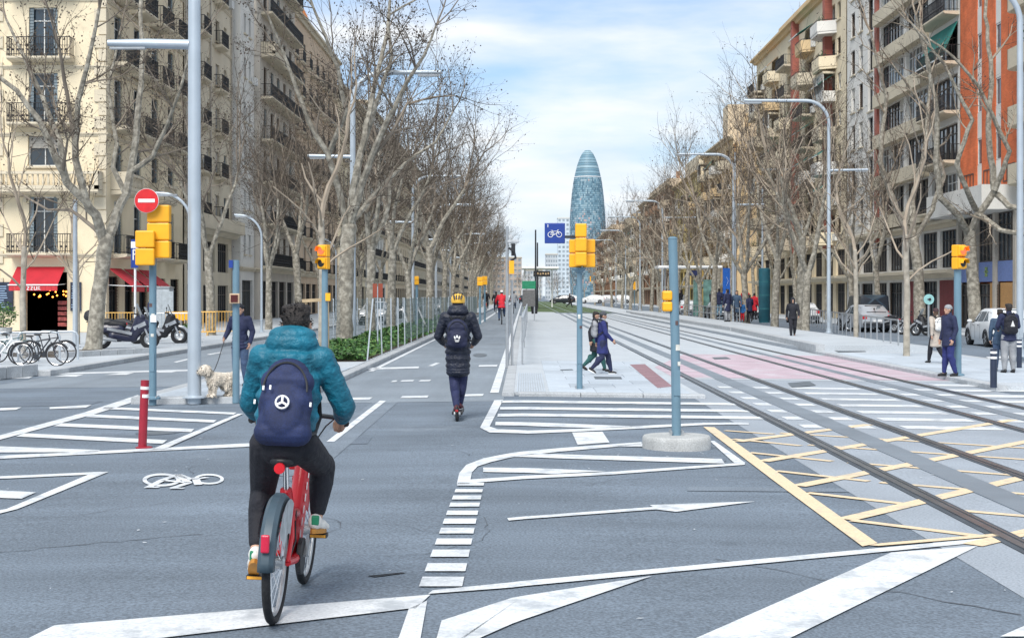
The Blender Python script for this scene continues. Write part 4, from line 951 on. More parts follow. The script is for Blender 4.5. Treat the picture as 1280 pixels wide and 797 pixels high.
# ================================================================== bare plane trees
def barkmat(name, a, b, c):
    m = bpy.data.materials.new(name); m.use_nodes = True; t = m.node_tree; L = t.links; p = t.nodes['Principled BSDF']; p.inputs['Roughness'].default_value = .9
    tc = t.nodes.new('ShaderNodeTexCoord'); v = t.nodes.new('ShaderNodeTexNoise'); v.inputs['Scale'].default_value = 5.5; v.inputs['Detail'].default_value = 6; v.inputs['Roughness'].default_value = .6
    L.new(tc.outputs['Object'], v.inputs['Vector'])
    r = t.nodes.new('ShaderNodeValToRGB'); r.color_ramp.interpolation = 'LINEAR'
    e = r.color_ramp.elements; e[0].position = .36; e[0].color = (*a, 1); e[1].position = .66; e[1].color = (*c, 1)
    x = e.new(.5); x.color = (*b, 1); L.new(v.outputs['Fac'], r.inputs['Fac']); L.new(r.outputs[0], p.inputs['Base Color'])
    n2 = t.nodes.new('ShaderNodeTexNoise'); n2.inputs['Scale'].default_value = 22; L.new(tc.outputs['Object'], n2.inputs['Vector'])
    bp = t.nodes.new('ShaderNodeBump'); bp.inputs['Strength'].default_value = .5; bp.inputs['Distance'].default_value = .03; L.new(n2.outputs[0], bp.inputs['Height']); L.new(bp.outputs[0], p.inputs['Normal'])
    return m
BARK = barkmat('plane_bark', (.15, .138, .115), (.255, .235, .195), (.42, .395, .335))
BRANCH = mat('branch_bark', (.20, .168, .135), .9, var=.35, scale=1.2)
BRANCHW = mat('branch_bark_warm', (.33, .275, .215), .9, var=.35, scale=1.2)
TWIG = mat('twig', (.085, .068, .052), .9, var=.2)
DRY = mat('dry_leaf', (.075, .058, .046), .9, var=.5, scale=.7)
def rand_dir(rg): 
    while True:
        v = Vector((rg.uniform(-1, 1), rg.uniform(-1, 1), rg.uniform(-1, 1)))
        if .1 < v.length < 1: return v.normalized()
class Tree:
    def __init__(s, seed, leaf=1.0, droop=0.0, twigs=1.0):
        s.rg = random.Random(seed); s.tr = MB(); s.cr = MB(); s.lf = MB(); s.tips = 0; s.leaf = leaf; s.twigs = twigs
    def spots(s, p, n=1):
        for _ in range(n):
            c = p + rand_dir(s.rg) * s.rg.uniform(.02, .22); r = s.rg.uniform(.022, .055)
            a = rand_dir(s.rg) * r; b = a.cross(rand_dir(s.rg)); b = b.normalized() * r * s.rg.uniform(.6, 1.1) if b.length > 1e-6 else Vector((0, 0, r))
            s.lf.add([c - a, c + b * .7, c + a, c - b * .7 + rand_dir(s.rg) * r * .3], [(0, 1, 2, 3)])
    def limb(s, p, d, L, r0, lev, up=.22, r1=None):
        """a kinked branch; children leave it along the way and at its end"""
        rg = s.rg; n = max(3, int(L / (.55 if lev < 2 else .38))); pts = [p.copy()]; r1 = r1 or r0 * (.55 if lev < 3 else .4); d = d.normalized(); dirs = [d]
        wob = .16 if lev < 2 else .26
        for i in range(n):
            d = (d + rand_dir(rg) * wob + Vector((0, 0, 1)) * up * .22).normalized()
            pts.append(pts[-1] + d * (L / n)); dirs.append(d)
        rad_ = [r0 + (r1 - r0) * i / n for i in range(n + 1)]
        s.follow(pts, dirs, rad_, L, lev, up)
    def follow(s, pts, dirs, rad_, L, lev, up):
        rg = s.rg; n = len(pts) - 1; r0 = rad_[0]
        s.cr.tube(pts, rad_, 7 if r0 > .07 else (5 if r0 > .03 else (4 if r0 > .014 else 3)), (2 if r0 > .085 else 0) if r0 > .02 else 1, caps=False)
        if lev >= 5 or rad_[-1] < .0052:
            s.tips += 1
            for q in pts[1:]:
                if rg.random() < .34 * s.leaf: s.spots(q, 2)
            return
        # side shoots
        k = {0: 3.0, 1: 4.4, 2: 5.0, 3: 4.0, 4: 2.4}.get(lev, 1) * s.twigs
        k = int(k) + (1 if rg.random() < k % 1 else 0)
        for _ in range(k):
            i = rg.randint(max(1, int(n * (.45 if lev == 0 else .25))), n); b = dirs[i].cross(rand_dir(rg))
            if b.length < .05: continue
            ang = rg.uniform(.55, 1.15); nd = dirs[i] * math.cos(ang) + b.normalized() * math.sin(ang); nd.z += .12
            rr = min(rad_[i] * rg.uniform(.35, .6), .075)
            s.limb(pts[i], nd, L * rg.uniform(.42, .72), rr, lev + 1 + (1 if rr < .02 and lev < 3 else 0), up)
        # forks at the end
        for j in range(2):
            b = dirs[-1].cross(rand_dir(rg)); b = b.normalized() if b.length > .05 else Vector((1, 0, 0))
            ang = rg.uniform(.18, .55) * (1 if j else .7); nd = dirs[-1] * math.cos(ang) + b * math.sin(ang)
            s.limb(pts[-1], nd, L * rg.uniform(.55, .82), rad_[-1] * (.88 if j == 0 else .7), lev + 1, up)
    def trunk(s, pts, rad_):
        pts = [Vector(q) for q in pts]; P = []; Q = []
        for i in range(len(pts) - 1):
            for t in range(4):
                f = t / 4; P.append(pts[i].lerp(pts[i + 1], f) + rand_dir(s.rg) * rad_[i] * .06); Q.append(rad_[i] + (rad_[i + 1] - rad_[i]) * f)
        P.append(pts[-1]); Q.append(rad_[-1]); P[0] = pts[0]
        Q = [q * s.rg.uniform(.95, 1.06) for q in Q]
        s.tr.tube(P, Q, 12)
        s.tr.ell(P[-1], rad_[-1] * 1.05, 12)
    def guided(s, pts, r0, r1, lev=0, up=.2):
        """limb through given points, subdivided and roughened, with the usual shoots"""
        pts = [Vector(q) for q in pts]; P = []
        for i in range(len(pts) - 1):
            m = max(2, int((pts[i + 1] - pts[i]).length / .5))
            for t in range(m): P.append(pts[i].lerp(pts[i + 1], t / m) + (rand_dir(s.rg) * r0 * .22 if (i or t) else Vector()))
        P.append(pts[-1]); n = len(P) - 1
        dirs = [((P[min(i + 1, n)] - P[max(i - 1, 0)])).normalized() for i in range(n + 1)]
        L = sum((P[i + 1] - P[i]).length for i in range(n))
        s.follow(P, dirs, [r0 + (r1 - r0) * i / n for i in range(n + 1)], min(L, 2.5), lev, up)
    def make(s, name, label, loc, rz=0, group=None, scale=1, bark=BARK, branch=BRANCH):
        o = thing(name, label, 'tree', loc, rz, group); o.scale = (scale,) * 3
        s.tr.build('trunk', bark, o, smooth=True)
        me = s.cr.mesh('branches', [branch, TWIG, bark], True, fix=False); link('crown', me, o)
        if s.lf.f: link('dry_leaves', s.lf.mesh('dry_leaves', DRY, fix=False), o, kind='stuff')
        return o
def plane_proto(seed, h=14, r=.27, split=3.6, limbs=3, leaf=1.0, spread=.5, twigs=1.0, fork=True):
    t = Tree(seed, leaf, 0, twigs); rg = t.rg; top = Vector((rg.uniform(-.25, .25), rg.uniform(-.25, .25), split))
    t.trunk([(0, 0, -.3), (0, 0, .05), (top.x * .4, top.y * .4, split * .5), top], [r * 1.5, r * 1.22, r, r * .95])
    a0 = rg.uniform(0, 6.28)
    for i in range(limbs):
        a = a0 + 2 * math.pi * i / limbs + rg.uniform(-.35, .35); sp = spread * rg.uniform(.6, 1.25)
        d = Vector((math.cos(a) * sp, math.sin(a) * sp, 1))
        t.limb(top - Vector((0, 0, r * .5)), d, (h - split) * rg.uniform(.36, .46), r * rg.uniform(.52, .72), 0, .3)
    return t
def young_proto(seed, h=7, r=.07):
    t = Tree(seed, .15, 0, .8); t.trunk([(0, 0, -.2), (0.02, 0, h * .22), (-.02, .03, h * .42)], [r * 1.1, r, r * .85])
    rg = t.rg
    t.limb(Vector((-.02, .03, h * .42)), Vector((0, 0, 1)), h * .35, r * .8, 2, .5)
    for i in range(5):
        a = i * 1.3 + rg.uniform(-.3, .3); t.limb(Vector((0, 0, h * (.26 + .035 * i))), Vector((math.cos(a), math.sin(a), .9)), h * .24, r * .42, 3, .3)
    return t
ord_ = 'first second third fourth fifth sixth seventh eighth ninth tenth eleventh twelfth thirteenth fourteenth fifteenth sixteenth seventeenth eighteenth nineteenth twentieth'.split()
protos = [plane_proto(101, 15, .21, 4.2, 3, 1.6, .5, 1.3), plane_proto(102, 14, .19, 3.7, 4, 1.6, .5, 1.2), plane_proto(103, 15.5, .23, 4.6, 3, 1.6, .40, 1.3), plane_proto(105, 14, .19, 3.3, 3, 1.0, .5)]
protoR = [plane_proto(201, 15, .20, 3.8, 3, .9, .5, 1.15), plane_proto(202, 14, .19, 3.0, 4, .9, .6, 1.1), plane_proto(203, 15, .18, 4.6, 3, .9, .45, 1.15)]
print('tree tris', [(len(t.cr.f), len(t.lf.f), t.tips) for t in protos + protoR])
PR = {}
def place(kind, i, x, y, rz, label, group, scale=1.0):
    loc = (x, y, gz(x) + .08); k = (kind, i)
    if k not in PR:
        t = (protos if kind == 'L' else protoR)[i]
        PR[k] = t.make('plane_tree', label, loc, rz, group, scale, BARK, BRANCH if kind == 'L' else BRANCHW); return PR[k]
    return copy_tree(PR[k], loc, rz, label, scale)
rg = random.Random(77)
# the near tree on the left pavement: its forks follow the photograph, limbs spread in depth
T = Tree(7, 1.9, 0, 1.15); p0 = at(114, 438, .13); d0 = depth(p0); o0 = Vector(p0)
def q(u, v, dy=0):
    y = p0.y + dy; return Vector((xat(u, y), y, zat(v, (xat(u, y), y, 0)))) - o0
T.trunk([Vector((0, 0, -.3)), q(117, 430), q(122, 380), q(129, 325), q(133, 300)], [.36, .29, .255, .245, .24])
T.guided([q(131, 302), q(119, 268, -.4), q(107, 252, -.7), q(84, 228, -1), q(72, 200, -1.3), q(48, 150, -1.6), q(22, 112, -1.8), q(-15, 88, -2)], .175, .06)
T.guided([q(84, 230, -1), q(74, 176, -.6), q(52, 120, .2), q(30, 70, .6), q(8, 25, 1)], .115, .04, 1)
T.guided([q(107, 250, -.7), q(94, 198, -.8), q(98, 128, -1.1), q(114, 62, -1.5), q(124, 10, -1.8)], .13, .05, 1)
T.guided([q(96, 190, -.8), q(84, 120, -1.3), q(74, 60, -2), q(60, 10, -2.4)], .085, .035, 1)
T.guided([q(134, 301), q(147, 268, .5), q(157, 243, .8), q(165, 210, 1), q(172, 150, 1.3), q(178, 80, 1.6), q(176, 0, 2)], .17, .06)
T.guided([q(157, 243, .8), q(142, 210, 1.6), q(146, 180, 2), q(135, 110, 2.4), q(150, 40, 2.6)], .095, .035, 1)
T.guided([q(163, 215, 1), q(190, 196, .6), q(208, 160, .2), q(226, 110, -.3), q(238, 60, -.6)], .10, .035, 1)
T.guided([q(133, 300), q(118, 286, 1.2), q(88, 262, 2.2), q(60, 262, 2.8), q(30, 245, 3.4)], .085, .03, 1)
T.make('plane_tree', 'big pale plane tree forking above the parked motorcycle on the left pavement', o0, 0, 'bare plane trees on the left pavement')
# left pavement row further on
ys = [65, 75.5, 85, 96, 107, 118, 130]
for i, y in enumerate(ys):
    lb = ['bare plane tree behind the yellow barriers on the left pavement', 'bare plane tree on the left pavement just past the yellow barriers'][i] if i < 2 else 'bare plane tree on the left pavement, %s past the yellow barriers' % ord_[i - 1]
    place('L', i % 4, xat(264, 65) if i == 0 else -13.4 + rg.uniform(-.3, .3), y, rg.uniform(0, 6.28), lb, 'bare plane trees on the left pavement', rg.uniform(.85, 1.0))
# the big tree of the planted bed, then its row
p1 = at(429, 432, .11); o1 = Vector(p1); T = Tree(8, 2.0, 0, 1.45)
def q1(u, v, dy=0):
    y = p1.y + dy; return Vector((xat(u, y), y, zat(v, (xat(u, y), y, 0)))) - o1
T.trunk([Vector((0, 0, -.3)), q1(430, 425), q1(432, 370), q1(435, 300), q1(437, 285)], [.37, .30, .265, .25, .25])
T.guided([q1(436, 286), q1(441, 240, .4), q1(452, 190, 1), q1(462, 140, 1.4), q1(470, 95, 1.8), q1(484, 40, 2.2), q1(490, -20, 2.5)], .16, .045)
T.guided([q1(437, 284), q1(450, 235, -.6), q1(475, 170, -1.2), q1(500, 118, -1.6), q1(530, 70, -2), q1(545, 32, -2.2)], .145, .035)
T.guided([q1(462, 200, -.8), q1(490, 165, -1), q1(508, 130, -.4), q1(540, 122, .2), q1(568, 120, .6)], .07, .02, 2)
T.guided([q1(435, 288), q1(425, 240, -.5), q1(408, 190, -1), q1(385, 150, -1.3), q1(352, 60, -1.8), q1(335, 20, -2.2)], .125, .035)
T.guided([q1(410, 195, -.8), q1(432, 140, -1.6), q1(422, 85, -2.1), q1(400, 30, -2.6), q1(385, -10, -3)], .10, .035, 1)
T.guided([q1(450, 200, 1), q1(470, 130, 2.2), q1(490, 70, 3), q1(484, 20, 3.4), q1(520, 0, 3.6)], .10, .035, 1)
T.guided([q1(438, 280), q1(470, 240, 1.2), q1(510, 200, 2), q1(545, 178, 2.4), q1(566, 140, 2.8)], .10, .03, 1)
T.make('plane_tree', 'tall plane tree with a wide twiggy crown, nearest in the planted bed', o1, 0, 'bare plane trees in the planted bed')
y = 59.5
for i in range(19):
    lb = 'bare plane tree in the planted bed, %s behind the nearest tall one' % ord_[i]
    place('L', (i * 3 + 1) % 4, -6.15 + rg.uniform(-.35, .45), y, rg.uniform(0, 6.28), lb, 'bare plane trees in the planted bed', rg.uniform(.88, 1.05)); y += 8.6 + rg.uniform(-.5, .5) + i * .45
# right: row on the building pavement, first two follow the photograph
p2 = Vector((xat(1219, 73), 73, gz(24) + .12)); o2 = Vector(p2); T = Tree(9, .4, 0, 1.0)
def q2(u, v, dy=0):
    y = p2.y + dy; return Vector((xat(u, y), y, zat(v, (xat(u, y), y, 0)))) - o2
T.trunk([Vector((0, 0, -.3)), q2(1219, 400), q2(1216, 350), q2(1212, 300), q2(1212, 290)], [.44, .35, .315, .30, .295])
T.guided([q2(1212, 292), q2(1222, 270, -.4), q2(1244, 240, -.8), q2(1236, 170, -.8), q2(1240, 90, -.6), q2(1232, 20, -.4), q2(1236, -30, 0)], .2, .07)
T.guided([q2(1246, 243, -.8), q2(1262, 258, -1.4), q2(1280, 262, -1.9), q2(1310, 230, -2.4), q2(1330, 170, -2.8)], .17, .06, 1)
T.guided([q2(1222, 268, -.4), q2(1250, 288, -2.2), q2(1282, 294, -3), q2(1320, 270, -3.6)], .17, .07, 1)
T.guided([q2(1211, 292), q2(1196, 268, -.8), q2(1175, 246, -1.4), q2(1170, 200, -1.8), q2(1172, 140, -2), q2(1160, 80, -2.3), q2(1145, 20, -2.6)], .19, .06)
T.guided([q2(1220, 262, -1), q2(1212, 245, -2.4), q2(1195, 205, -3), q2(1215, 150, -3.4), q2(1180, 80, -3.8), q2(1140, 30, -4.2)], .15, .05, 1)
T.guided([q2(1244, 238, -1), q2(1262, 190, -1.8), q2(1225, 110, -2.6), q2(1190, 70, -3.2), q2(1150, 40, -3.4)], .14, .05, 1)
T.make('plane_tree', 'stout plane tree with twisting limbs in front of the blue shop band', o2, 0, 'bare plane trees on the right building pavement', 1, BARK, BRANCHW)
p3 = Vector((xat(1147, 84), 84, gz(23.3) + .12)); o3 = Vector(p3); T = Tree(19, .4, 0, 1.0)
def q3(u, v, dy=0):
    y = p3.y + dy; return Vector((xat(u, y), y, zat(v, (xat(u, y), y, 0)))) - o3
T.trunk([Vector((0, 0, -.3)), q3(1150, 400), q3(1148, 340), q3(1142, 300)], [.44, .36, .31, .3])
T.guided([q3(1142, 302), q3(1140, 250, .6), q3(1158, 180, 1), q3(1163, 100, 1.4), q3(1150, 20, 1.8)], .2, .07)
T.guided([q3(1142, 300), q3(1120, 262, -.6), q3(1100, 200, -1.2), q3(1108, 120, -1.6), q3(1088, 40, -2)], .2, .07)
T.guided([q3(1141, 305), q3(1165, 262, -.6), q3(1180, 220, -1), q3(1160, 140, -1.8), q3(1115, 80, -2.6)], .16, .05, 1)
T.make('plane_tree', 'plane tree behind the round turquoise sign on the far pavement', o3, 0, 'bare plane trees on the right building pavement', 1, BARK, BRANCHW)
y = 94.5
for i in range(15):
    place('R', i % 3, 23.9 + rg.uniform(-.4, .4), y, rg.uniform(0, 6.28), 'bare plane tree on the right building pavement, %s beyond the turquoise sign' % ord_[i], 'bare plane trees on the right building pavement', rg.uniform(.9, 1.08)); y += 9.2 + i * .7
# right: row along the tram stop pavement
yy = [(72, 14.2), (75.5, 14.6), (82, 14.4), (91, 14.2), (99, 14.5), (107, 14.2), (116, 14.4), (126, 14.3), (136, 14.5), (148, 14.2), (160, 14.3), (174, 14.2), (190, 14.2), (208, 14.3), (230, 14.2), (255, 14.2), (285, 14.2)]
for i, (y, x) in enumerate(yy):
    place('R', (i + 1) % 3, x, y, rg.uniform(0, 6.28), 'bare plane tree beside the right tram stop, %s in its row from the camera' % ord_[i], 'bare plane trees beside the right tram stop', rg.uniform(.92, 1.1))
# young trees
yp = [young_proto(301, 7.6, .085), young_proto(302, 7.2, .08)]
yt = None
for i, (u, v, dz, h, lb) in enumerate(((1133, 445, .1, 1.12, 'slim young tree on the right pavement beside the railing end'), (1070, 426, .1, 1.2, 'slim young tree standing in front of the silver car with red lights'),
                           (29, 448, .13, 1.0, 'thin young tree behind the bicycle racks at the left edge'), (402, 441, .11, 1.25, 'young staked tree beside the cyclist head in the planted bed'), (97, 430, .13, 1.0, 'thin young tree left of the corner shop lamp post'))):
    p = at(u, v, dz)
    if i < 2: o = yp[i].make('young_tree', lb, p, i * 1.1, 'slim young street trees', h, mat('young_bark', (.34, .31, .26), .9, var=.3, scale=6), BRANCHW); yt = yt or o
    else: copy_tree(yt, p, i * 2.0, lb, h)
# trees closing the avenue at its far end, beyond the lawn
for i in range(16):
    x = -14 + 3.9 * i + rg.uniform(-1, 1); y = 430 + rg.uniform(0, 130)
    place('R', i % 3, x, y, rg.uniform(0, 6.28), 'small bare tree at the far end of the avenue, %s from the left' % ord_[i], 'far bare trees closing the avenue', rg.uniform(.7, .95))
# ================================================================== street furniture
def pole(mb, x, y, z0, z1, r0, r1=None, n=16, mi=0):
    r1 = r1 or r0; return mb.tube([(x, y, z0), (x, y, (z0 + z1) / 2), (x, y, z1)], [r0, (r0 + r1) / 2, r1], n, mi)
LAMPM = mat('lamp_post_paint', (0.45, 0.51, 0.57), 0.4, 0.35, var=0.08, scale=2, dirt=((0.34, 0.37, 0.40), 2, 0.66))
def curved_lamp(label, loc, H, arm, side, low=None, r=.10, group=None, rz=0):
    """tall post whose top bends over into a horizontal arm; a short straight arm lower down"""
    o = thing('street_lamp', label, 'street lamp', loc, rz, group)
    b = MB(); pole(b, 0, 0, -.1, H - 1.1, r, r * .82, 18); b.build('post', LAMPM, o, smooth=True)
    f = MB(); f.lathe([(r * 2.1, 0), (r * 2.1, .03), (r * 1.3, .05), (r * 1.15, .22)], 16); f.build('base_plate', LAMPM, o)
    a = MB(); pts = [(0, 0, H - 1.1)] + [(side * (1.1 - 1.1 * math.cos(t * math.pi / 16)), 0, H - 1.1 + 1.1 * math.sin(t * math.pi / 16)) for t in range(1, 9)] + [(side * arm, 0, H + .02)]
    a.tube(pts, [r * .82] * 9 + [r * .62], 14); ar = a.build('curved_arm', LAMPM, o, smooth=True)
    h = MB(); h.box((side * (arm - .45), 0, H - r * .62 - .03), (.8, .16, .07)); h.build('lamp_head', STEEL, ar)
    g = MB(); g.box((side * (arm - .45), 0, H - r * .62 - .07), (.66, .12, .02)); g.build('lamp_glass', mat('lamp_glass', (.62, .64, .64), .3), ar)
    if low:
        z, ln, sd = low; c = MB(); c.tube([(0, 0, z), (sd * ln, 0, z + .04)], [r * .6, r * .5], 12); l_ = c.build('lower_arm', LAMPM, o, smooth=True)
        g = MB(); g.box((sd * (ln - .35), 0, z - r * .5), (.55, .11, .03)); g.build('lamp_head', STEEL, l_)
    d = MB(); d.box((0, -r * .96, .75), (.11, .03, .36)); d.build('service_hatch', LAMPM, o)
    return o
# near left post with its thick straight arm
p = at(243, 497, .11); o = thing('street_lamp', 'thick silver street lamp post with one straight arm, nearest on the left beside the dog', 'street lamp', p, 0, 'street lamps on the left side')
b = MB(); pole(b, 0, 0, -.1, 8.6, .115, .10, 20); b.build('post', LAMPM, o, smooth=True)
zz = zat(56, p) - p.z; b = MB(); b.tube([(-.08, 0, zz), (-.8, 0, zz + .02), (xat(135, p.y) - p.x, 0, zz + .03)], [.085, .08, .055], 14); a_ = b.build('lower_arm', LAMPM, o, smooth=True)
b = MB(); b.box((xat(160, p.y) - p.x, 0, zz - .06), (.6, .11, .03)); b.build('lamp_head', STEEL, a_)
b = MB(); b.tube([(0, 0, 8.6)] + [(1.1 - 1.1 * math.cos(t * math.pi / 16), 0, 8.6 + 1.1 * math.sin(t * math.pi / 16)) for t in range(1, 9)] + [(3.4, 0, 9.72)], .095, 14); b.build('curved_arm', LAMPM, o, smooth=True)
b = MB(); b.lathe([(.2, 0), (.2, .02), (.14, .04)], 16); b.build('base_plate', LAMPM, o)
p = at(441, 428, .11)
L1 = curved_lamp('silver street lamp with bent arm among the branches of the nearest bed tree', p, zat(91, p) - p.z, xat(551, p.y) - p.x, 1, (zat(196, p) - p.z, p.x - xat(385, p.y), -1), .12, 'street lamps on the left side')
ll = ['second', 'third', 'fourth', 'fifth', 'sixth', 'seventh']
for i, (u, y) in enumerate(((516, 90), (545, 118), (563, 146), (575, 174), (586, 205))):
    x = xat(u, y); copy_tree(L1, (x, y, gz(x) + .1), 0, 'silver street lamp with bent arm, %s in the row along the planted bed' % ll[i], .93)
G = 'street lamps along the right pavement'
RL = None
for i, (u, y, vt, ua, low) in enumerate(((1275, 43, -18, 1215, None), (1036, 70, 126, 930, (213, 1085)), (917, 96, 193, 848, (256, 956)), (828, 144, 251, 782, (272, 870)), (800, 172, 271, 760, None), (782, 206, 288, 750, None), (770, 240, 300, 744, None))):
    x = xat(u, y); loc = Vector((x, y, gz(x) + .11)); H = zat(vt, loc) - loc.z
    lb = 'bent silver street lamp at the right edge of the pavement' if i == 0 else 'bent silver street lamp on the right pavement, %s in its row from the right edge' % ll[i - 1] if i < 7 else ''
    curved_lamp(lb, loc, H, x - xat(ua, y), -1, (zat(low[0], loc) - loc.z, xat(low[1], y) - x, 1) if low else None, .105 if i < 2 else .11, G)
# smaller lamps of the left pavement
LP_ = None
for i, (y, lb) in enumerate(((55, 'small bent grey lamp behind the no entry sign on the left pavement'), (70, 'small bent grey lamp in front of the grey stone building'), (99, 'small bent grey lamp far along the left pavement'))):
    x = xat((238, 327, 420)[i], y); loc = (x, y, gz(x) + .13)
    if i == 0: LP_ = curved_lamp(lb, loc, 5.75, 1.35, -1, None, .065, 'small lamps on the left pavement')
    else: copy_tree(LP_, loc, 0, lb)
# straight posts on both sides
for u, v, top, r, lb, m in ((94, 434, 250, .09, 'plain blue grey post beside the red shop awning', GALV), (919, 402, 190, .085, 'plain silver mast behind the waiting people', LAMPM), (953, 402, 235, .08, 'pale mast rising behind the dark advertising column', LAMPM)):
    p = at(u, v, .13); o = thing('mast', lb, 'mast', p); b = MB(); pole(b, 0, 0, -.1, zat(top, p) - p.z, r, r * .8); b.build('post', m, o, smooth=True)
    b = MB(); b.lathe([(r * 2, 0), (r * 2, .03), (r * 1.2, .05)], 14); b.build('base_plate', m, o)
    if u != 94:
        b = MB(); zz = zat(256 if u == 919 else 212, p) - p.z; b.tube([(0, 0, zz), (1.7 if u == 919 else 2.0, 0, zz)], [.06, .05], 10); b.build('cross_arm', m, o)

# ---- traffic signals
LRED = mat('signal_red_lens', (.55, .03, .02), .3, var=.2); LDARK = mat('signal_dark_lens', (.02, .02, .02), .3); LRON = mat('signal_red_lit', (.9, .05, .02), .3, emit=1.6); LAMB = mat('signal_amber_lens', (.18, .06, .02), .3)
def signal_head(parent, x, y, z, n, rz=0, w_=.30, h=.31, back=True, lens=(), name='signal_head'):
    """stack of n yellow lamp housings; each housing an own box, visors on the face"""
    e = None
    for i in range(n):
        mb = MB(); hh = h - .012
        mb.box((0, 0, 0), (w_, .17, hh)); mb.box((0, .105, 0), (w_ * .86, .05, hh * .86))
        o = mb.build(name if e is None else 'signal_section', SIGY, parent if e is None else e, (x, y, z) if e is None else (0, 0, i * h), (0, 0, rz) if e is None else (0, 0, 0), bevel=.022)
        if e is None: e = o
        # lens and visor on the far side (facing +y local)
        if e is o:
            pass
    ln = MB(); vs = MB()
    for i in range(n):
        k = lens[i] if i < len(lens) else 0
        ln.lathe([(.31 * h, .132), (.26 * h, .142), (.02, .146)], 16, (0, 0, i * h), k, axis='Y')
        ring = []
        for j in range(11):
            a = math.pi * j / 10; b_ = math.pi * (j + 1) / 10
            if j < 10: q0 = .36 * h; e0 = .13 + (.55 if 2 < j < 7 else .35) * h; vs.add([(q0 * math.cos(a), .12, i * h + q0 * math.sin(a)), (q0 * math.cos(b_), .12, i * h + q0 * math.sin(b_)), (q0 * math.cos(b_), e0, i * h + q0 * math.sin(b_)), (q0 * math.cos(a), e0, i * h + q0 * math.sin(a))], [(0, 1, 2, 3)])
    ln.build('lenses', [LDARK, LRED, LRON, LAMB], e); vs.build('visors', SIGY, e)
    return e
def dims(p, du): return du * depth(p) / F
# S1: left pole with the no entry disc
p = at(191, 498.6, .11); o = thing('traffic_signal', 'blue grey signal pole with five yellow lamp backs and a red no entry disc', 'traffic signal', p)
S = depth(p) / F; zt = lambda v: zat(v, p) - p.z; ux = lambda u: xat(u, p.y) - p.x
b = MB(); pole(b, 0, 0, -.1, zt(262), .062, .06); b.build('post', GREYB, o, smooth=True)
b = MB(); b.lathe([(.13, 0), (.13, .03), (.08, .05)], 14); b.build('base_plate', GREYB, o)
STK = mat('sticker_white', (.60, .60, .56), .6, var=.3, scale=20); STK2 = mat('sticker_dark', (.10, .06, .06), .6, var=.4, scale=20)
def stickers(o, r, spots):
    for a, z, h, w_, m in spots:
        b = MB(); n = 4
        for i in range(n): a0 = a + (i / n - .5) * w_ / r; a1 = a + ((i + 1) / n - .5) * w_ / r; b.quad(((r + .002) * math.sin(a0), -(r + .002) * math.cos(a0), z), ((r + .002) * math.sin(a1), -(r + .002) * math.cos(a1), z), ((r + .002) * math.sin(a1), -(r + .002) * math.cos(a1), z + h), ((r + .002) * math.sin(a0), -(r + .002) * math.cos(a0), z + h))
        b.build('sticker', m, o)
    bt = MB()
    for k in range(4): bt.lathe([(.016, .02), (.016, .055), (.004, .06)], 6, (r * 1.75 * math.cos(k * 1.57 + .78), r * 1.75 * math.sin(k * 1.57 + .78), 0))
    bt.build('anchor_bolts', STEEL, o)['kind'] = 'stuff'
    d = MB(); d.box((0, -r + .004, .62), (.075, .02, .30)); d.build('service_hatch', GREYB, o)
stickers(o, .062, ((.3, 1.35, .09, .05, STK), (-.4, 1.55, .06, .06, STK2), (.1, 1.05, .05, .05, STK)))
signal_head(o, ux(200), -.05, zt(312), 3, 0, .38, .30); signal_head(o, ux(186), -.22, zt(321.5), 2, .12, .31, .295)
def no_entry(parent, x, y, z, r):
    b = MB(); b.lathe([(r, -.01), (r, .01)], 36, axis='Y'); d = b.build('no_entry_disc', mat('sign_red', (.62, .015, .02), .4), parent, (x, y, z))
    b = MB(); b.lathe([(r * 1.03, -.004), (r * 1.03, .016)], 36, axis='Y'); b.build('disc_rim', WHITE, d)
    b = MB(); b.box((0, -.0135, 0), (r * 1.42, .005, r * .30)); b.build('white_bar', WHITE, d, bevel=0)
no_entry(o, ux(188), -.24, zt(252), 14.6 * S)
b = MB(); b.bar((0, 0, zt(262)), (ux(188), -.22, zt(256)), .05); b.bar((0, 0, zt(300)), (ux(200), 0, zt(300)), .05); b.build('bracket', GREYB, o)
b = MB(); b.box((.03, -.06, zt(398)), (.1, .05, .12)); b.build('push_button', WHITE, o)
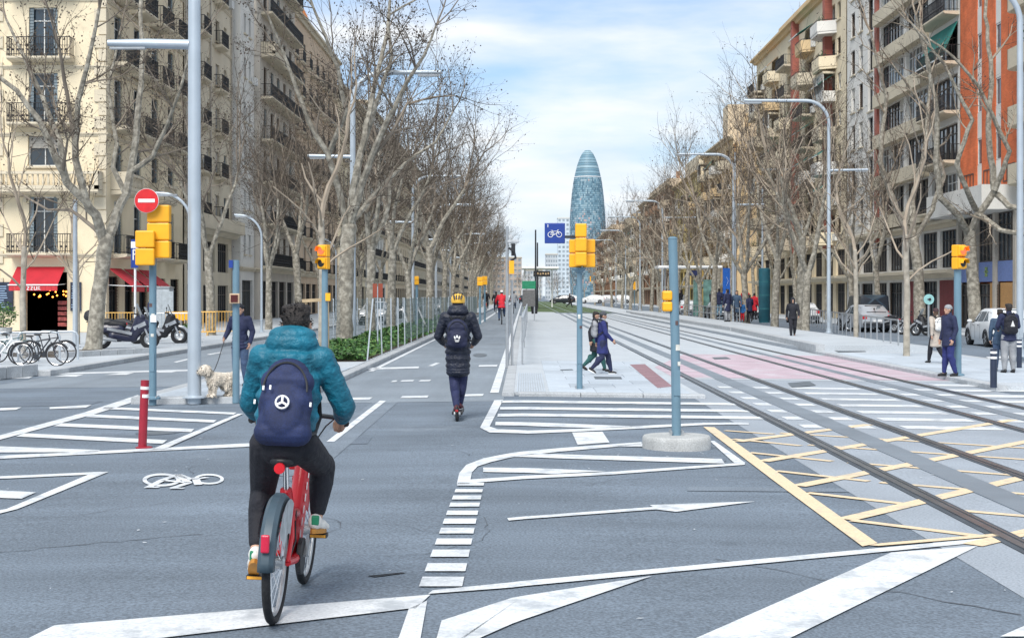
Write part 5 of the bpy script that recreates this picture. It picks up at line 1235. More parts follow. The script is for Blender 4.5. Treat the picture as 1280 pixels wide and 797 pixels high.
# S2: centre pole in the platform
p = at(724.5, 486, .06); o = thing('traffic_signal', 'slim blue grey signal pole on the platform carrying clustered yellow lamp backs', 'traffic signal', p)
S = depth(p) / F
b = MB(); pole(b, 0, 0, -.1, zt(334), .055, .05); b.build('post', GREYB, o, smooth=True); stickers(o, .055, ((-.2, 1.3, .08, .05, STK), (.4, 1.12, .05, .05, STK2)))
b = MB(); b.lathe([(.05, 0), (.09, .03), (.12, .07), (.12, .10)], 16, (0, 0, zt(341))); b.build('pole_cap', GREYB, o)
signal_head(o, ux(719.5), .06, zt(325.5), 2, .0, .235, .265); signal_head(o, ux(736), .02, zt(325.5), 2, .0, .235, .265); signal_head(o, ux(725.5), -.20, zt(324), 3, .0, .21, .262)
b = MB(); b.bar((0, 0, zt(296)), (ux(706), 0, zt(296)), .05); b.build('bracket', DARKM, o)
def bike_sign(label, loc, s, name='bicycle_sign'):
    """square blue board with the white bicycle emblem in relief"""
    o = thing(name, label, 'sign', loc)
    b = MB(); b.box((0, 0, 0), (s, .025, s)); b.build('board', mat('sign_blue', (.012, .045, .26), .4, var=.06), o, bevel=.02)
    b = MB(); Y = -.017
    for cx in (-.21 * s, .21 * s): b.tube([(cx + .125 * s * math.cos(t * .3927), Y, -.07 * s + .125 * s * math.sin(t * .3927)) for t in range(16)], .017 * s, 5, closed=True)
    P = dict(a=(-.21, -.07), b=(-.11, .09), c=(.0, -.08), d=(.15, .10), e=(.21, -.07), f=(-.14, .13), g=(.13, .16))
    for q_, r_ in ('ab', 'bc', 'ac', 'cd', 'bd', 'de', 'bf', 'dg'): b.bar((P[q_][0] * s, Y, P[q_][1] * s), (P[r_][0] * s, Y, P[r_][1] * s), .035 * s, .008)
    b.bar((-.2 * s, Y, .13 * s), (-.09 * s, Y, .13 * s), .035 * s, .008); b.bar((.13 * s, Y, .16 * s), (.19 * s, Y, .16 * s), .03 * s, .008)
    b.box((-.34 * s, Y, .36 * s), (.03 * s, .008, .14 * s)); b.build('bicycle_emblem', WHITE, o)
    return o
bike_sign('square blue sign with a white bicycle beside the yellow signal backs', (p.x + ux(693.5), p.y - .02, zat(291.5, p)), 25.5 * S)
# S3: grey-green pole in its round concrete base, small yellow signal
p = at(847, 561); S = depth(p) / F; o = thing('concrete_base', 'round concrete plinth under the blue grey pole between the road markings', 'concrete base', p)
b = MB(); r_ = 43 * S; b.lathe([(r_, -.1), (r_, .10), (r_ * .985, .135), (r_ * .95, .15), (.02, .152)], 40, (0, .12, 0)); b.build('plinth', CONC, o, smooth=True)
o = thing('signal_pole', 'plain blue grey pole standing in the round concrete plinth with a small yellow signal', 'signal pole', p + Vector((0, .12, .152)))
pp = p + Vector((0, .12, .152)); zt3 = lambda v: zat(v, pp) - pp.z
b = MB(); b.tube([(0, 0, -.05), (-.015, 0, 1.1), (-.045, 0, zt3(298))], .054, 18); b.build('post', GREYB, o, smooth=True)
stickers(o, .055, ((.2, 1.0, .07, .05, STK), (-.3, 1.3, .05, .06, STK2), (.5, .82, .05, .04, STK)))
b = MB(); b.lathe([(.056, 0), (.058, .012), (.03, .03)], 16, (-.045, 0, zt3(299))); b.build('pole_cap', GREYB, o)
signal_head(o, xat(834, pp.y) - pp.x, .02, zt3(383), 2, 0, .115, .128); b = MB(); b.box((-.075, .02, zt3(376)), (.05, .04, .2)); b.build('bracket', DARKM, o)
# S4, S5: signals that face us
for u, v, zc, us, lb in ((406, 452, 315, 405, 'traffic signal showing red beyond the cyclist head in the planted bed'), (1197, 469, 312, 1198, 'traffic signal with yellow housing on the right pavement beside the man in blue')):
    p = at(u, v, .11); S = depth(p) / F; o = thing('traffic_signal', lb, 'traffic signal', p)
    b = MB(); pole(b, 0, 0, -.1, zt(335), .085 if u > 1000 else .09, .08); b.build('post', GREYB, o, smooth=True); b = MB(); b.lathe([(.15, 0), (.15, .03), (.1, .05)], 14); b.build('base_plate', GREYB, o)
    hs = 13.5 * S; signal_head(o, ux(us), -.02, zt(329), 2, math.pi + (-.5 if u < 1000 else .55), .30 if u < 1000 else .29, 15.5 * S, lens=(0, 2))
    if u < 1000: b = MB(); b.box((.1, -.1, zt(371)), (.12, .14, .2)); b.build('push_button', SIGY, o)
# S6: post with small pedestrian display left of cyclist
p = at(295, 496, .11); S = depth(p) / F; o = thing('signal_pole', 'blue grey post with a small dark pedestrian display in front of the dog walker', 'signal pole', p)
b = MB(); pole(b, 0, 0, -.1, zt(325), .062, .058); b.build('post', GREYB, o, smooth=True); b = MB(); b.box((0, -.1, zt(373)), (.17, .08, .17)); q_ = b.build('display_box', mat('display_frame', (.5, .36, .24), .5), o, bevel=.01)
b = MB(); b.box((0, -.145, zt(373)), (.12, .012, .12)); b.build('display', mat('display_red_dark', (.08, .01, .01), .3), q_); b = MB(); b.box((-.075, -.06, zt(330)), (.07, .02, .13)); b.build('small_sign', mat('sign_blue', (.02, .05, .3), .4), o)
# parking sign pole behind the motorcycles
p = at(169, 428, .13); o = thing('parking_sign', 'white sign post with a blue parking panel behind the motorcycles', 'sign', p); b = MB(); pole(b, 0, 0, 0, zt(305), .045); b.build('post', WHITE, o)
b = MB(); b.box((0, -.07, zt(317)), (.28, .03, 1.1)); pn = b.build('panel', mat('sign_blue', (.02, .05, .3), .4), o); b = MB(); b.bar((-.05, -.09, zt(325)), (-.05, -.09, zt(312)), .05, .01, up=(0, 1, 0)); b.tube([(-.05 + .1 * math.sin(t * .5236), -.09, zt(315.2) + .1 * math.cos(t * .5236)) for t in range(7)], .025, 5); b.build('letter', WHITE, pn)
b = MB(); b.box((0, -.072, zt(306)), (.29, .03, .25)); b.build('top_panel', WHITE, o)
# distant signals along the bicycle lane
for i, (u, vb, v0, v1, hw) in enumerate(((600, 405, 346, 357, 7), (606, 402, 345, 356, 6), (521, 418, 345, 356, 3.5), (793, 385, 352, 362, 4), (738, 378, 345, 352, 4))):
    p = at(u, vb, .05); S = depth(p) / F; lb = ['far yellow signal cluster over the bicycle lane, left one of two', 'far yellow signal cluster over the bicycle lane, right one of two', 'yellow signal half hidden in the left tree row', 'far yellow signal in front of the right tree row', 'far yellow signal beside the tram tracks'][i]
    o = thing('traffic_signal', lb, 'traffic signal', p, 0, 'far traffic signals'); b = MB(); pole(b, 0, 0, 0, zt(v1), .07, .06, 8); b.build('post', GREYB, o); h = (v1 - v0) * S / 2
    signal_head(o, 0, -.05, zt(v1) + h / 2, 2, 0, min(hw * 2 * S * .8, .34), h)
# camera mast at the lane edge
p = at(636.5, 457, .06); o = thing('camera_mast', 'thin grey double mast with cameras between bicycle lane and platform', 'mast', p)
b = MB(); pole(b, -.05, 0, -.05, zt(283), .04, .035, 10); pole(b, .07, .05, -.05, zt(350), .03, .03, 10); b.build('post', STEEL, o); b = MB(); b.box((.10, -.05, zt(302)), (.28, .10, .07), rz=.3); b.box((.03, 0, zt(296)), (.10, .08, .09)); b.build('camera', mat('camera_grey', (.42, .44, .46), .5), o, bevel=.02)
b = MB(); b.tube([(0, 0, zt(310)), (.12, -.1, zt(314)), (.16, -.1, zt(322)), (.05, -.05, zt(326))], .03, 6); b.box((.1, 0, zt(312)), (.1, .12, .3)); b.build('cable_box', BLACK, o)
b = MB(); b.box((.06, -.06, zt(334)), (.12, .1, .32)); b.build('yellow_box', SIGY, o)
# bollards
p = at(180, 559.5); o = thing('bollard', 'red flexible bollard with two white bands on the hatched marking', 'bollard', p); h = zat(475, p) - p.z; S = depth(p) / F
b = MB(); b.tube([(-.02, 0, 0), (-.005, 0, h * .5), (.012, 0, h)], [5.3 * S, 5.2 * S, 5.1 * S], 20); b.build('post', mat('bollard_red', (.30, .012, .03), .5, var=.12), o, smooth=True)
for a0, b0 in ((.745, .795), (.865, .91)):
    b = MB(); b.tube([(.005 + .004, 0, h * a0), (.011, 0, h * b0)], 5.35 * S, 20); b.build('white_band', WHITE, o, smooth=True)
b = MB(); b.lathe([(.10, 0), (.10, .012), (.07, .02)], 18); b.build('foot', mat('bollard_red', (.3, .01, .03)), o)
for i, (u, vb, vt, lb) in enumerate(((1242, 483, 436, 'black bollard with white bands at the front of the right pavement'), (1274, 460, 424, 'black bollard with white bands behind the man with the backpack'))):
    p = at(u, vb, .1); h = zat(vt, p) - p.z; o = thing('bollard', lb, 'bollard', p, 0, 'black bollards'); b = MB(); pole(b, 0, 0, -.02, h, .065, .065, 18); b.build('post', mat('bollard_black', (.02, .03, .06), .45), o, smooth=True)
    for a0 in (.74, .88): b = MB(); pole(b, 0, 0, h * a0, h * (a0 + .06), .067, .067, 18); b.build('white_band', WHITE, o, smooth=True)

# ---- railings
def railing(label, P, h, every=2.0, m=STEEL, rails=(1.0,), post=.045, name='railing'):
    o = thing(name, label, 'railing', P[0]); o0 = Vector(P[0]); L = (Vector(P[-1]) - o0); n = max(1, round(L.length / every)); me = None
    for i in range(n + 1):
        c = L * (i / n)
        if me is None: mb = MB(); mb.box((0, 0, h / 2), (post, post, h)); me = mb.mesh('post', m)
        link('post', me, o, c)
    for r in rails: mb = MB(); mb.bar(Vector((0, 0, h * r)), L + Vector((0, 0, h * r)), .06, .05); mb.build('top_rail' if r == 1 else 'rail', m, o)
    return o
A = at(1123, 439, .1); B = at(1008, 405, .1); railing('grey steel railing between the right pavement and the parked cars', [A, B], 1.02, 2.1)
A = at(653, 455, .06); B = at(659, 402, .06); railing('steel railing along the platform edge beside the bicycle lane', [A, B], 1.15, 12, rails=(1.0, .5))
A = Vector((13.3, 88, gz(13.3) + .1)); B = Vector((13.3, 128, gz(13.3) + .1)); railing('steel railing behind the tram stop shelter', [A, B], 1.05, 2.2, rails=(1.0, .55))
# ---- ticket board with green top, platform canopy, display
p = at(661, 401, .06); S = depth(p) / F; o = thing('information_board', 'grey information board with a green top at the platform', 'information board', p)
b = MB(); b.box((0, 0, (zt(362) + zt(383)) / 2), (16 * S, .2, zt(362) - zt(383))); b.build('panel', mat('board_grey', (.13, .13, .13), .5, var=.2), o, bevel=.02)
b = MB(); b.box((0, 0, zt(356)), (17 * S, .24, 10 * S)); b.build('green_top', mat('board_green', (.015, .22, .11), .5), o, bevel=.02)
b = MB()
for x in (-7, 7): b.box((x * S, 0, zt(383) / 2), (.08, .1, zt(383)))
b.build('legs', STEEL, o)
p = at(668, 400, .06); o = thing('litter_bin', 'dark litter bin beside the green topped board', 'litter bin', p); b = MB(); b.lathe([(.20, .45), (.26, .95), (.26, 1.0)], 14); b.build('bin', BLACK, o); b = MB(); pole(b, 0, 0, 0, .5, .04, .04, 8); b.build('foot', STEEL, o)
p = at(676, 385, .06); S = depth(p) / F; o = thing('platform_shelter', 'white roofed tram shelter with a dark display on the centre platform', 'shelter', p)
b = MB(); b.box((-1 * S, 1.5, zt(335)), (46 * S, 9, .3)); b.build('roof', WHITE, o, bevel=.05)
for x in (-20, 14): b = MB(); b.box((x * S, 0, zt(335) / 2), (.16, .16, zt(335) - .3)); b.build('pillar', WHITE, o)
b = MB(); b.box((1 * S, -2.6, zt(342.5)), (21 * S, .3, 7 * S)); d_ = b.build('display', BLACK, o); b = MB()
for i in range(6): b.box((1 * S + (-8 + i * 3.2) * S, -2.76, zt(342.5) + .05 * (i % 2)), (1.8 * S, .01, 2.2 * S))
b.build('display_text', mat('display_glow', (.5, .35, .2), .5), d_)
b = MB(); b.box((-18 * S, 3, zt(364) / 2 + .2), (.05, 6, zt(350))); b.build('glass_side', mat('glass_side', (.10, .20, .17), .1, spec=.8), o)
for u, vt, y, lb in ((669.5, 287, 190, 'taller of two slim dark masts behind the platform shelter'), (671.8, 303, 205, 'shorter of two slim dark masts behind the platform shelter')):
    x = xat(u, y); o = thing('mast', lb, 'mast', (x, y, gz(x))); b = MB(); pole(b, 0, 0, 0, zat(vt, (x, y, 0)), .13, .1, 8); b.build('post', DARKM, o)
# ---- right tram stop: shelter, glass, banner, advertising column
p = at(862, 392, .29); S = depth(p) / F; o = thing('tram_shelter', 'tram stop shelter with thin grey roof and green glass panels on the right platform', 'shelter', p)
b = MB(); b.box((0, 1.2, zt(333.5)), (80 * S, 3.6, .22)); b.build('roof', WHITE, o, bevel=.04)
for i, u in enumerate((868, 880)):
    b = MB(); b.box((ux(u + 4) , 0 - i * .3, zt(372)), (11 * S, .05, 45 * S)); b.build('glass_panel', mat('glass_green', (.10, .20, .18), .12, var=.5, scale=2.5, spec=.8), o)
for u in (832, 862, 893): b = MB(); b.box((ux(u), .6, zt(333) / 2), (.14, .14, zt(333))); b.build('pillar', STEEL, o)
b = MB(); b.box((ux(867), -.3, zt(341)), (19 * S, .12, 6.5 * S)); b.build('display', mat('sign_navy', (.02, .03, .10), .4), o)
p = at(908, 398, .29); o = thing('banner', 'blue advertising banner panel beside the waiting people', 'banner', p); S = depth(p) / F
b = MB(); b.box((0, 0, zt(351)), (9 * S, .1, 32 * S)); q_ = b.build('panel', mat('banner_blue', (.01, .10, .42), .4, var=.2), o); b = MB(); b.box((0, 0, zt(366) / 2), (.2, .12, zt(366))); b.build('stand', STEEL, o); b = MB(); b.bar((0, -.06, zt(346)), (.12, -.06, zt(351)), .05, .01); b.bar((.12, -.06, zt(351)), (0, -.06, zt(357)), .05, .01); b.build('emblem', WHITE, q_)
p = at(955.5, 403, .29); S = depth(p) / F; o = thing('advertising_column', 'dark teal advertising column on the right tram platform', 'advertising column', p)
b = MB(); r_ = 7.2 * S; b.lathe([(r_ * .95, 0), (r_ * .95, .12), (r_, .14), (r_, zt(336)), (r_ * .8, zt(335))], 28); b.build('column', mat('column_teal', (.012, .085, .115), .5, var=.25, scale=2, dirt=((.04, .15, .17), 3, .62)), o, smooth=True)
for z in (.25, .5, .75): b = MB(); b.lathe([(r_ * 1.015, 0), (r_ * 1.015, .06)], 28, (0, 0, zt(336) * z)); b.build('band', mat('band_teal', (.02, .12, .14), .5), o)
# small round turquoise sign
p = at(1161, 436, .1); p = Vector((xat(1161, 66), 66, gz(20) + .1)); S = depth(p) / F; o = thing('round_sign', 'round turquoise sign with a black emblem near the motorcycles', 'sign', p)
b = MB(); b.lathe([(6.5 * S, -.02), (6.5 * S, .02)], 28, (0, 0, zt(374)), axis='Y'); d_ = b.build('disc', mat('turquoise', (.26, .50, .50), .5), o); b = MB(); b.box((.02, -.03, zt(374)), (4.6 * S, .02, 1.5 * S)); b.lathe([(1.7 * S, -.045), (1.7 * S, -.025)], 12, (.04, 0, zt(374)), axis='Y'); b.build('emblem', BLACK, d_); b = MB(); pole(b, 0, .05, 0, zt(374), .05, .05, 8); b.build('post', STEEL, o)

# ---- planted bed: soil, ground cover, posts of the wire fence
SOIL = mat('soil', (.07, .055, .04), .95, var=.3, scale=6)
sheet('bed_soil', [(-6.3, 37), (-4.15, 37), (-4.15, 140), (-6.3, 140)], SOIL, .125)
rg = random.Random(55); gm = MB()
def leaf(c, r, rg, mi):
    a = rand_dir(rg) * r; a.z = abs(a.z) * .6; n_ = rand_dir(rg) * r * .5; gm.add([c - a * .1, c + a * .5 + n_, c + a * 1.2, c + a * .5 - n_], [(0, 1, 2, 3)], mi)
for i in range(17000):
    y = 37.2 + (rg.random() ** 1.7) * 70; x = -6.2 + 2.0 * rg.random(); e = min(1, (x + 6.3) / .25, (-4.1 - x) / .2)
    hgt = (.16 + .24 * (.5 + .5 * math.sin(y * 1.9 + x * 2.2)) * (.5 + .5 * math.sin(y * .7 + 2))) * max(.3, e)
    leaf(Vector((x, y, gz(x) + .12 + hgt * rg.random() ** .5)), rg.uniform(.06, .13) * (1 + (y - 37) / 90), rg, rg.choice((0, 0, 1, 2)))
gm.build('ground_cover', [mat('leaf_green', (.055, .15, .035), .6, var=.3, scale=3), mat('leaf_dark', (.025, .065, .02), .6, var=.3, scale=3), mat('leaf_light', (.11, .20, .05), .6, var=.3, scale=3)], kind='stuff')
fo = thing('wire_fence', 'low see through wire fence on slim pale posts around the planted bed', 'fence', (-4.1, 37, gz(-4.1) + .1))
pm_ = MB(); pm_.box((0, 0, .8), (.035, .035, 1.7)); pmesh = pm_.mesh('fence_post', GALV)
ys_ = [0.2, 4.1, 7.0, 9.4, 12, 14.8] + [17.6 + 3.2 * i for i in range(22)]
for i, y in enumerate(ys_): q_ = link('fence_post', pmesh, fo, (0, y, 0)); q_.rotation_euler = (rg.uniform(-.03, .03), (.09 if i == 0 else rg.uniform(-.03, .03)), 0)
wm = MB()
for k in range(8): wm.bar((0, 12, .25 + k * .19), (0, 88, .25 + k * .19), .008)
for k in range(330): wm.bar((0, 12 + k * .23, .2), (0, 12 + k * .23, 1.62), .007)
wm.build('wire_mesh', mat('wire_green', (.11, .155, .16), .5, .2), fo, kind='stuff')
f2 = thing('wire_fence', 'see through wire fence on the road side of the planted bed', 'fence', (-6.35, 44, gz(-6.35) + .1))
for i in range(16): link('fence_post', pmesh, f2, (0, i * 3.4, 0))
wm = MB()
for k in range(8): wm.bar((0, 0, .25 + k * .19), (0, 52, .25 + k * .19), .008)
for k in range(220): wm.bar((0, k * .235, .2), (0, k * .235, 1.62), .007)
wm.build('wire_mesh', MATS['wire_green'], f2, kind='stuff')
# raking white stakes and red marker
for i, (u, v, du, h, lb) in enumerate(((478, 418, -12, 1.5, 'leaning white stake behind the first fence posts'), (535, 412, -14, 1.2, 'leaning white board in the planted bed further along'), (512, 410, -9, 1.1, 'short leaning white stake near the middle of the bed'))):
    p = at(u, v, .15); S = depth(p) / F; o = thing('stake', lb, 'stake', p); b = MB(); b.bar((0, 0, -.05), (du * S, .1, h), .16, .04); b.build('stake', WHITE, o)
p = at(472, 440, .12); S = depth(p) / F; o = thing('marker_post', 'thin post with a rusty red panel in the planted bed', 'marker post', p); b = MB(); pole(b, 0, 0, 0, zt(358), .02, .02, 8); b.build('post', GALV, o); b = MB(); b.box((-.08, 0, zt(363)), (.13, .04, .42)); b.box((.09, .0, zt(363)), (.13, .04, .42)); b.build('panel', mat('rust_red', (.24, .05, .025), .7), o)
# wooden tree support
p = at(393, 447, .12); S = depth(p) / F; o = thing('tree_support', 'wooden tree support frame behind the cyclist head', 'tree support', p); WOOD = mat('pale_wood', (.42, .32, .20), .8, var=.2, scale=5)
for x in (ux(382), ux(409)): b = MB(); pole(b, x, 0, -.1, zt(374), .06, .055, 8); b.build('stake', WOOD, o)
b = MB(); b.bar((ux(378), -.02, zt(376)), (ux(413), -.02, zt(374)), .1, .09); b.build('cross_bar', WOOD, o)

# ---- left pavement: bicycle racks, planters' kerbs, barriers, bins
o = thing('planter_kerb', 'raised granite kerb edging of the tree pit under the motorcycles', 'planter', (0, 0, 0)); A = at(78, 447, .13); B = at(184, 441, .13); o.location = A
L = Vector((B.x - A.x, B.y - A.y, B.z - A.z)); me = None
for i in range(5):
    mb = MB(); mb.box((0, 0, 0), (L.length / 5 - .02, .25, .28)); q_ = mb.build('kerb_stone', KERB, o, L * ((i + .5) / 5) + Vector((0, 0, .03)), (0, 0, math.atan2(L.y, L.x)), bevel=.015)
q_ = Vector((-L.y, L.x)).normalized() * 2.2; mb = MB(); mb.prism([(L.x * .02, L.y * .02), (L.x * .98, L.y * .98), (L.x * .98 + q_.x, L.y * .98 + q_.y), (q_.x + L.x * .02, q_.y + L.y * .02)], -.3, .10); mb.build('soil', SOIL, o)
o = thing('planter_kerb', 'raised granite kerb with reddish soil at the left edge below the bicycles', 'planter', at(-40, 471, .13)); A = o.location; B = at(43, 463, .13); L = B - A
for i in range(4): mb = MB(); mb.box((0, 0, 0), (L.length / 4 - .02, .22, .28)); mb.build('kerb_stone', KERB, o, L * ((i + .5) / 4) + Vector((0, 0, .02)), (0, 0, math.atan2(L.y, L.x)), bevel=.015)
q_ = Vector((-L.y, L.x)).normalized() * 2.2; mb = MB(); mb.prism([(L.x * .02, L.y * .02), (L.x * .98, L.y * .98), (L.x * .98 + q_.x, L.y * .98 + q_.y), (q_.x + L.x * .02, q_.y + L.y * .02)], -.3, .08); mb.build('soil', mat('red_soil', (.16, .09, .065), .95), o)
def bike_rack(label, loc, rz, group, proto=[None]):
    if proto[0]: return copy_tree(proto[0], loc, rz, label)
    o = thing('bicycle_rack', label, 'bicycle rack', loc, rz, group); b = MB(); b.tube([(-.55, 0, -.05), (-.55, 0, .68), (-.50, 0, .77), (-.42, 0, .80), (.42, 0, .80), (.5, 0, .77), (.55, 0, .68), (.55, 0, -.05)], .03, 10); b.build('hoop', GALV, o, smooth=True)
    b = MB()
    for x in (-.55, .55): b.lathe([(.07, 0), (.07, .012)], 12, (x, 0, 0))
    b.build('foot_plates', GALV, o); proto[0] = o; return o
for i, (u, v, lb) in enumerate(((72, 450, 'rightmost silver bicycle rack hoop beside the tree pit'), (44, 452, 'middle silver bicycle rack hoop with a black bicycle'), (12, 453, 'left silver bicycle rack hoop by the picture edge'))):
    bike_rack(lb, at(u, v, .13) + Vector((0, .3 * i, 0)), .12, 'silver bicycle rack hoops')
YB = mat('barrier_yellow', (.72, .42, .10), .55, rnd=.1)
def barrier(label, loc, rz, m=YB, w_=2.2, proto={}):
    k = m.name
    if k in proto: return copy_tree(proto[k], loc, rz, label)
    o = thing('crowd_barrier', label, 'barrier', loc, rz, 'site barriers on the left pavement'); f = MB(); z0, z1 = .18, 1.08
    f.tube([(-w_ / 2, 0, z0), (-w_ / 2, 0, z1), (w_ / 2, 0, z1), (w_ / 2, 0, z0)], .022, 6, closed=True); f.build('frame', m, o)
    for i in range(15): x = -w_ / 2 + w_ * (i + 1) / 16; b = MB(); b.tube([(x, 0, z0), (x, 0, z1)], .011, 5); b.build('bar', m, o)
    for x in (-w_ * .35, w_ * .35): b = MB(); b.tube([(x, -.28, 0), (x, 0, z0), (x, .28, 0)], .018, 6); b.build('foot', m, o)
    proto[k] = o; return o
for i, (u, v, rz, m, lb) in enumerate(((140, 420, .1, YB, 'yellow barrier behind the motorcycles, left of the tree trunk row'), (214, 424, .05, GALV, 'grey barrier between the signal pole and the lamp post'), (238, 420, .05, YB, 'yellow barrier just behind the thick lamp post'), (262, 419, .3, YB, 'yellow barrier right of the thick lamp post'))):
    barrier(lb, at(u, v, .13), rz, m)
for i, (u, v, lb) in enumerate(((222, 417, 'yellow plastic site board behind the left barrier'), (236, 416, 'yellow plastic site board right behind the lamp post'))):
    p = at(u, v, .13); o = thing('site_board', lb, 'board', p); S = depth(p) / F; b = MB(); b.box((0, 0, .85), (.62, .06, .42)); b.build('board', SIGY, o); b = MB(); b.box((-.2, 0, .32), (.05, .05, .64)); b.box((.2, 0, .32), (.05, .05, .64)); b.build('legs', DARKM, o)
p = at(206, 416, .13); S = depth(p) / F; o = thing('utility_cabinet', 'tall pale grey site cabinet beside the blue grey signal pole', 'cabinet', p); b = MB(); b.box((0, 0, zt(360) / 2), (17 * S, .9, zt(360))); b.build('body', mat('cabinet_grey', (.36, .40, .43), .6), o, bevel=.02)
for x in (-.2, .2): b = MB(); b.box((x * 1.4, -.455, zt(360) / 2), (.5, .03, zt(360) * .86)); b.build('door', mat('cabinet_door', (.34, .38, .41), .6), o)
b = MB(); b.box((0, 0, zt(360) + .03), (18 * S, 1.0, .06)); b.build('top', STEEL, o)
# low planter bush and bench-like frames by the shop
def bush(label, p, r, h, n=700, seed=1):
    o = thing('potted_shrub', label, 'shrub', p); rg = random.Random(seed); global gm; old = gm; gm = MB()
    for i in range(n):
        d = rand_dir(rg); c = Vector((d.x * r * rg.random() ** .4, d.y * r * rg.random() ** .4, .35 + h / 2 + d.z * h / 2 * rg.random() ** .4)); leaf(c, rg.uniform(.06, .12), rg, rg.choice((0, 1, 2)))
    gm.build('foliage', [MATS['leaf_green'], MATS['leaf_dark'], MATS['leaf_light']], o, kind='stuff'); gm = old
    b = MB(); b.lathe([(r * .5, 0), (r * .62, .42), (r * .55, .42)], 14); b.build('pot', CONC, o); b = MB(); b.tube([(0, 0, .3), (.02, 0, .35 + h * .5)], .03, 6); b.build('stem', BRANCH, o)
bush('dark green potted shrub at the left edge beside the shop', at(4, 420, .13), .7, 1.3, 800, 3); bush('small green shrub behind the lamp post at the barrier foot', at(238, 428, .13), .45, .4, 260, 4)
# blue tablet-like box sign behind cyclist (small blue panel)
# ================================================================== fused bodies (one continuous skin from tapered volumes)
import numpy as np
TMP = bpy.data.scenes.new('workbench')
class Fuse:
    def __init__(s): s.mb = MB(); s.pr = []
    def cap(s, a, ra, b, rb, mi=0, n=12):
        a = Vector(a); b = Vector(b); d = b - a
        if d.length < 1e-4: return s.ell(a, (ra,) * 3, mi)
        u = d.normalized(); P = []; Q = []
        for t in (-.98, -.8, -.45, 0): P.append(a + u * ra * t); Q.append(ra * math.sqrt(max(.02, 1 - t * t)))
        for t in (0, .45, .8, .98): P.append(b + u * rb * t); Q.append(rb * math.sqrt(max(.02, 1 - t * t)))
        s.mb.tube(P, Q, n); s.pr.append(('c', a, ra, b, rb, mi)); return s
    def chain(s, pts, rad_, mi=0):
        for i in range(len(pts) - 1): s.cap(pts[i], rad_[i], pts[i + 1], rad_[i + 1], mi)
        return s
    def ell(s, c, r, mi=0, rot=None):
        M = rot.to_matrix() if rot is not None else None
        s.mb.ell(c, r, 14, 0, M); s.pr.append(('e', Vector(c), Vector(r), M, None, mi)); return s
    def mesh(s, name, mats, voxel=.01, it=2):
        me = bpy.data.meshes.new('tmp'); me.from_pydata(s.mb.v, [], s.mb.f)
        bm = bmesh.new(); bm.from_mesh(me); bmesh.ops.recalc_face_normals(bm, faces=bm.faces); bm.to_mesh(me); bm.free()
        o = bpy.data.objects.new('tmp', me); TMP.collection.objects.link(o)
        r = o.modifiers.new('r', 'REMESH'); r.mode = 'VOXEL'; r.voxel_size = voxel
        TMP.view_layers[0].update(); dg = TMP.view_layers[0].depsgraph; m = bpy.data.meshes.new_from_object(o.evaluated_get(dg))
        bpy.data.objects.remove(o); bpy.data.meshes.remove(me)
        bm = bmesh.new(); bm.from_mesh(m)
        for _ in range(it): bmesh.ops.smooth_vert(bm, verts=bm.verts, factor=.5, use_axis_x=True, use_axis_y=True, use_axis_z=True)
        bm.to_mesh(m); bm.free(); m.name = name; m.materials.clear()
        mats = mats if isinstance(mats, (list, tuple)) else [mats]
        for q in mats: m.materials.append(q)
        nf = len(m.polygons); m.polygons.foreach_set('use_smooth', [True] * nf)
        if len(mats) > 1:
            c = np.zeros(nf * 3, 'f'); m.polygons.foreach_get('center', c); c = c.reshape(-1, 3); best = np.full(nf, 9.); mi = np.zeros(nf, 'i')
            for k in s.pr:
                if k[0] == 'c':
                    a = np.array(k[1]); b = np.array(k[3]); d = b - a; t = np.clip(((c - a) @ d) / max(1e-9, d @ d), 0, 1); dist = np.linalg.norm(c - a - t[:, None] * d, axis=1) - (k[2] + (k[4] - k[2]) * t)
                else:
                    p = c - np.array(k[1])
                    if k[3] is not None: p = p @ np.array(k[3])
                    q = p / np.array(k[2]); dist = (np.linalg.norm(q, axis=1) - 1) * min(k[2])
                w_ = dist < best; best[w_] = dist[w_]; mi[w_] = k[5]
            m.polygons.foreach_set('material_index', mi.astype('i'))
        else: m.polygons.foreach_set('material_index', [0] * nf)
        m.update(); return m
def cloth(name, rgb, rough=.8, var=.18, **k): return mat('cloth_' + name, rgb, rough, var=var, scale=7, fine=.12, fscale=120, bump=.7, bscale=22, **k)
SKIN = mat('skin', (.46, .27, .19), .55, var=.06); HAIRD = mat('hair_dark', (.018, .014, .013), .65, var=.4, scale=40, bump=.6, bscale=90); HAIRB = mat('hair_brown', (.07, .04, .025), .65, var=.4, scale=40, bump=.6, bscale=90)
V = Vector
STAND = dict(hip=((-.09, 0, .92), (.09, 0, .92)), knee=((-.10, .02, .50), (.10, .02, .50)), ank=((-.11, -.03, .09), (.11, -.03, .09)), sh=((-.185, 0, 1.42), (.185, 0, 1.42)), elb=((-.25, -.03, 1.15), (.25, -.03, 1.15)), hand=((-.25, .06, .90), (.25, .06, .90)), waist=(0, 0, 1.02), chest=(0, .01, 1.28), neck=(0, -.01, 1.47), head=(0, .02, 1.62), yaw=0.0, nod=0.0, toe=(0, 0), curl=.6)
def pose(**k): p = dict(STAND); p.update(k); return p
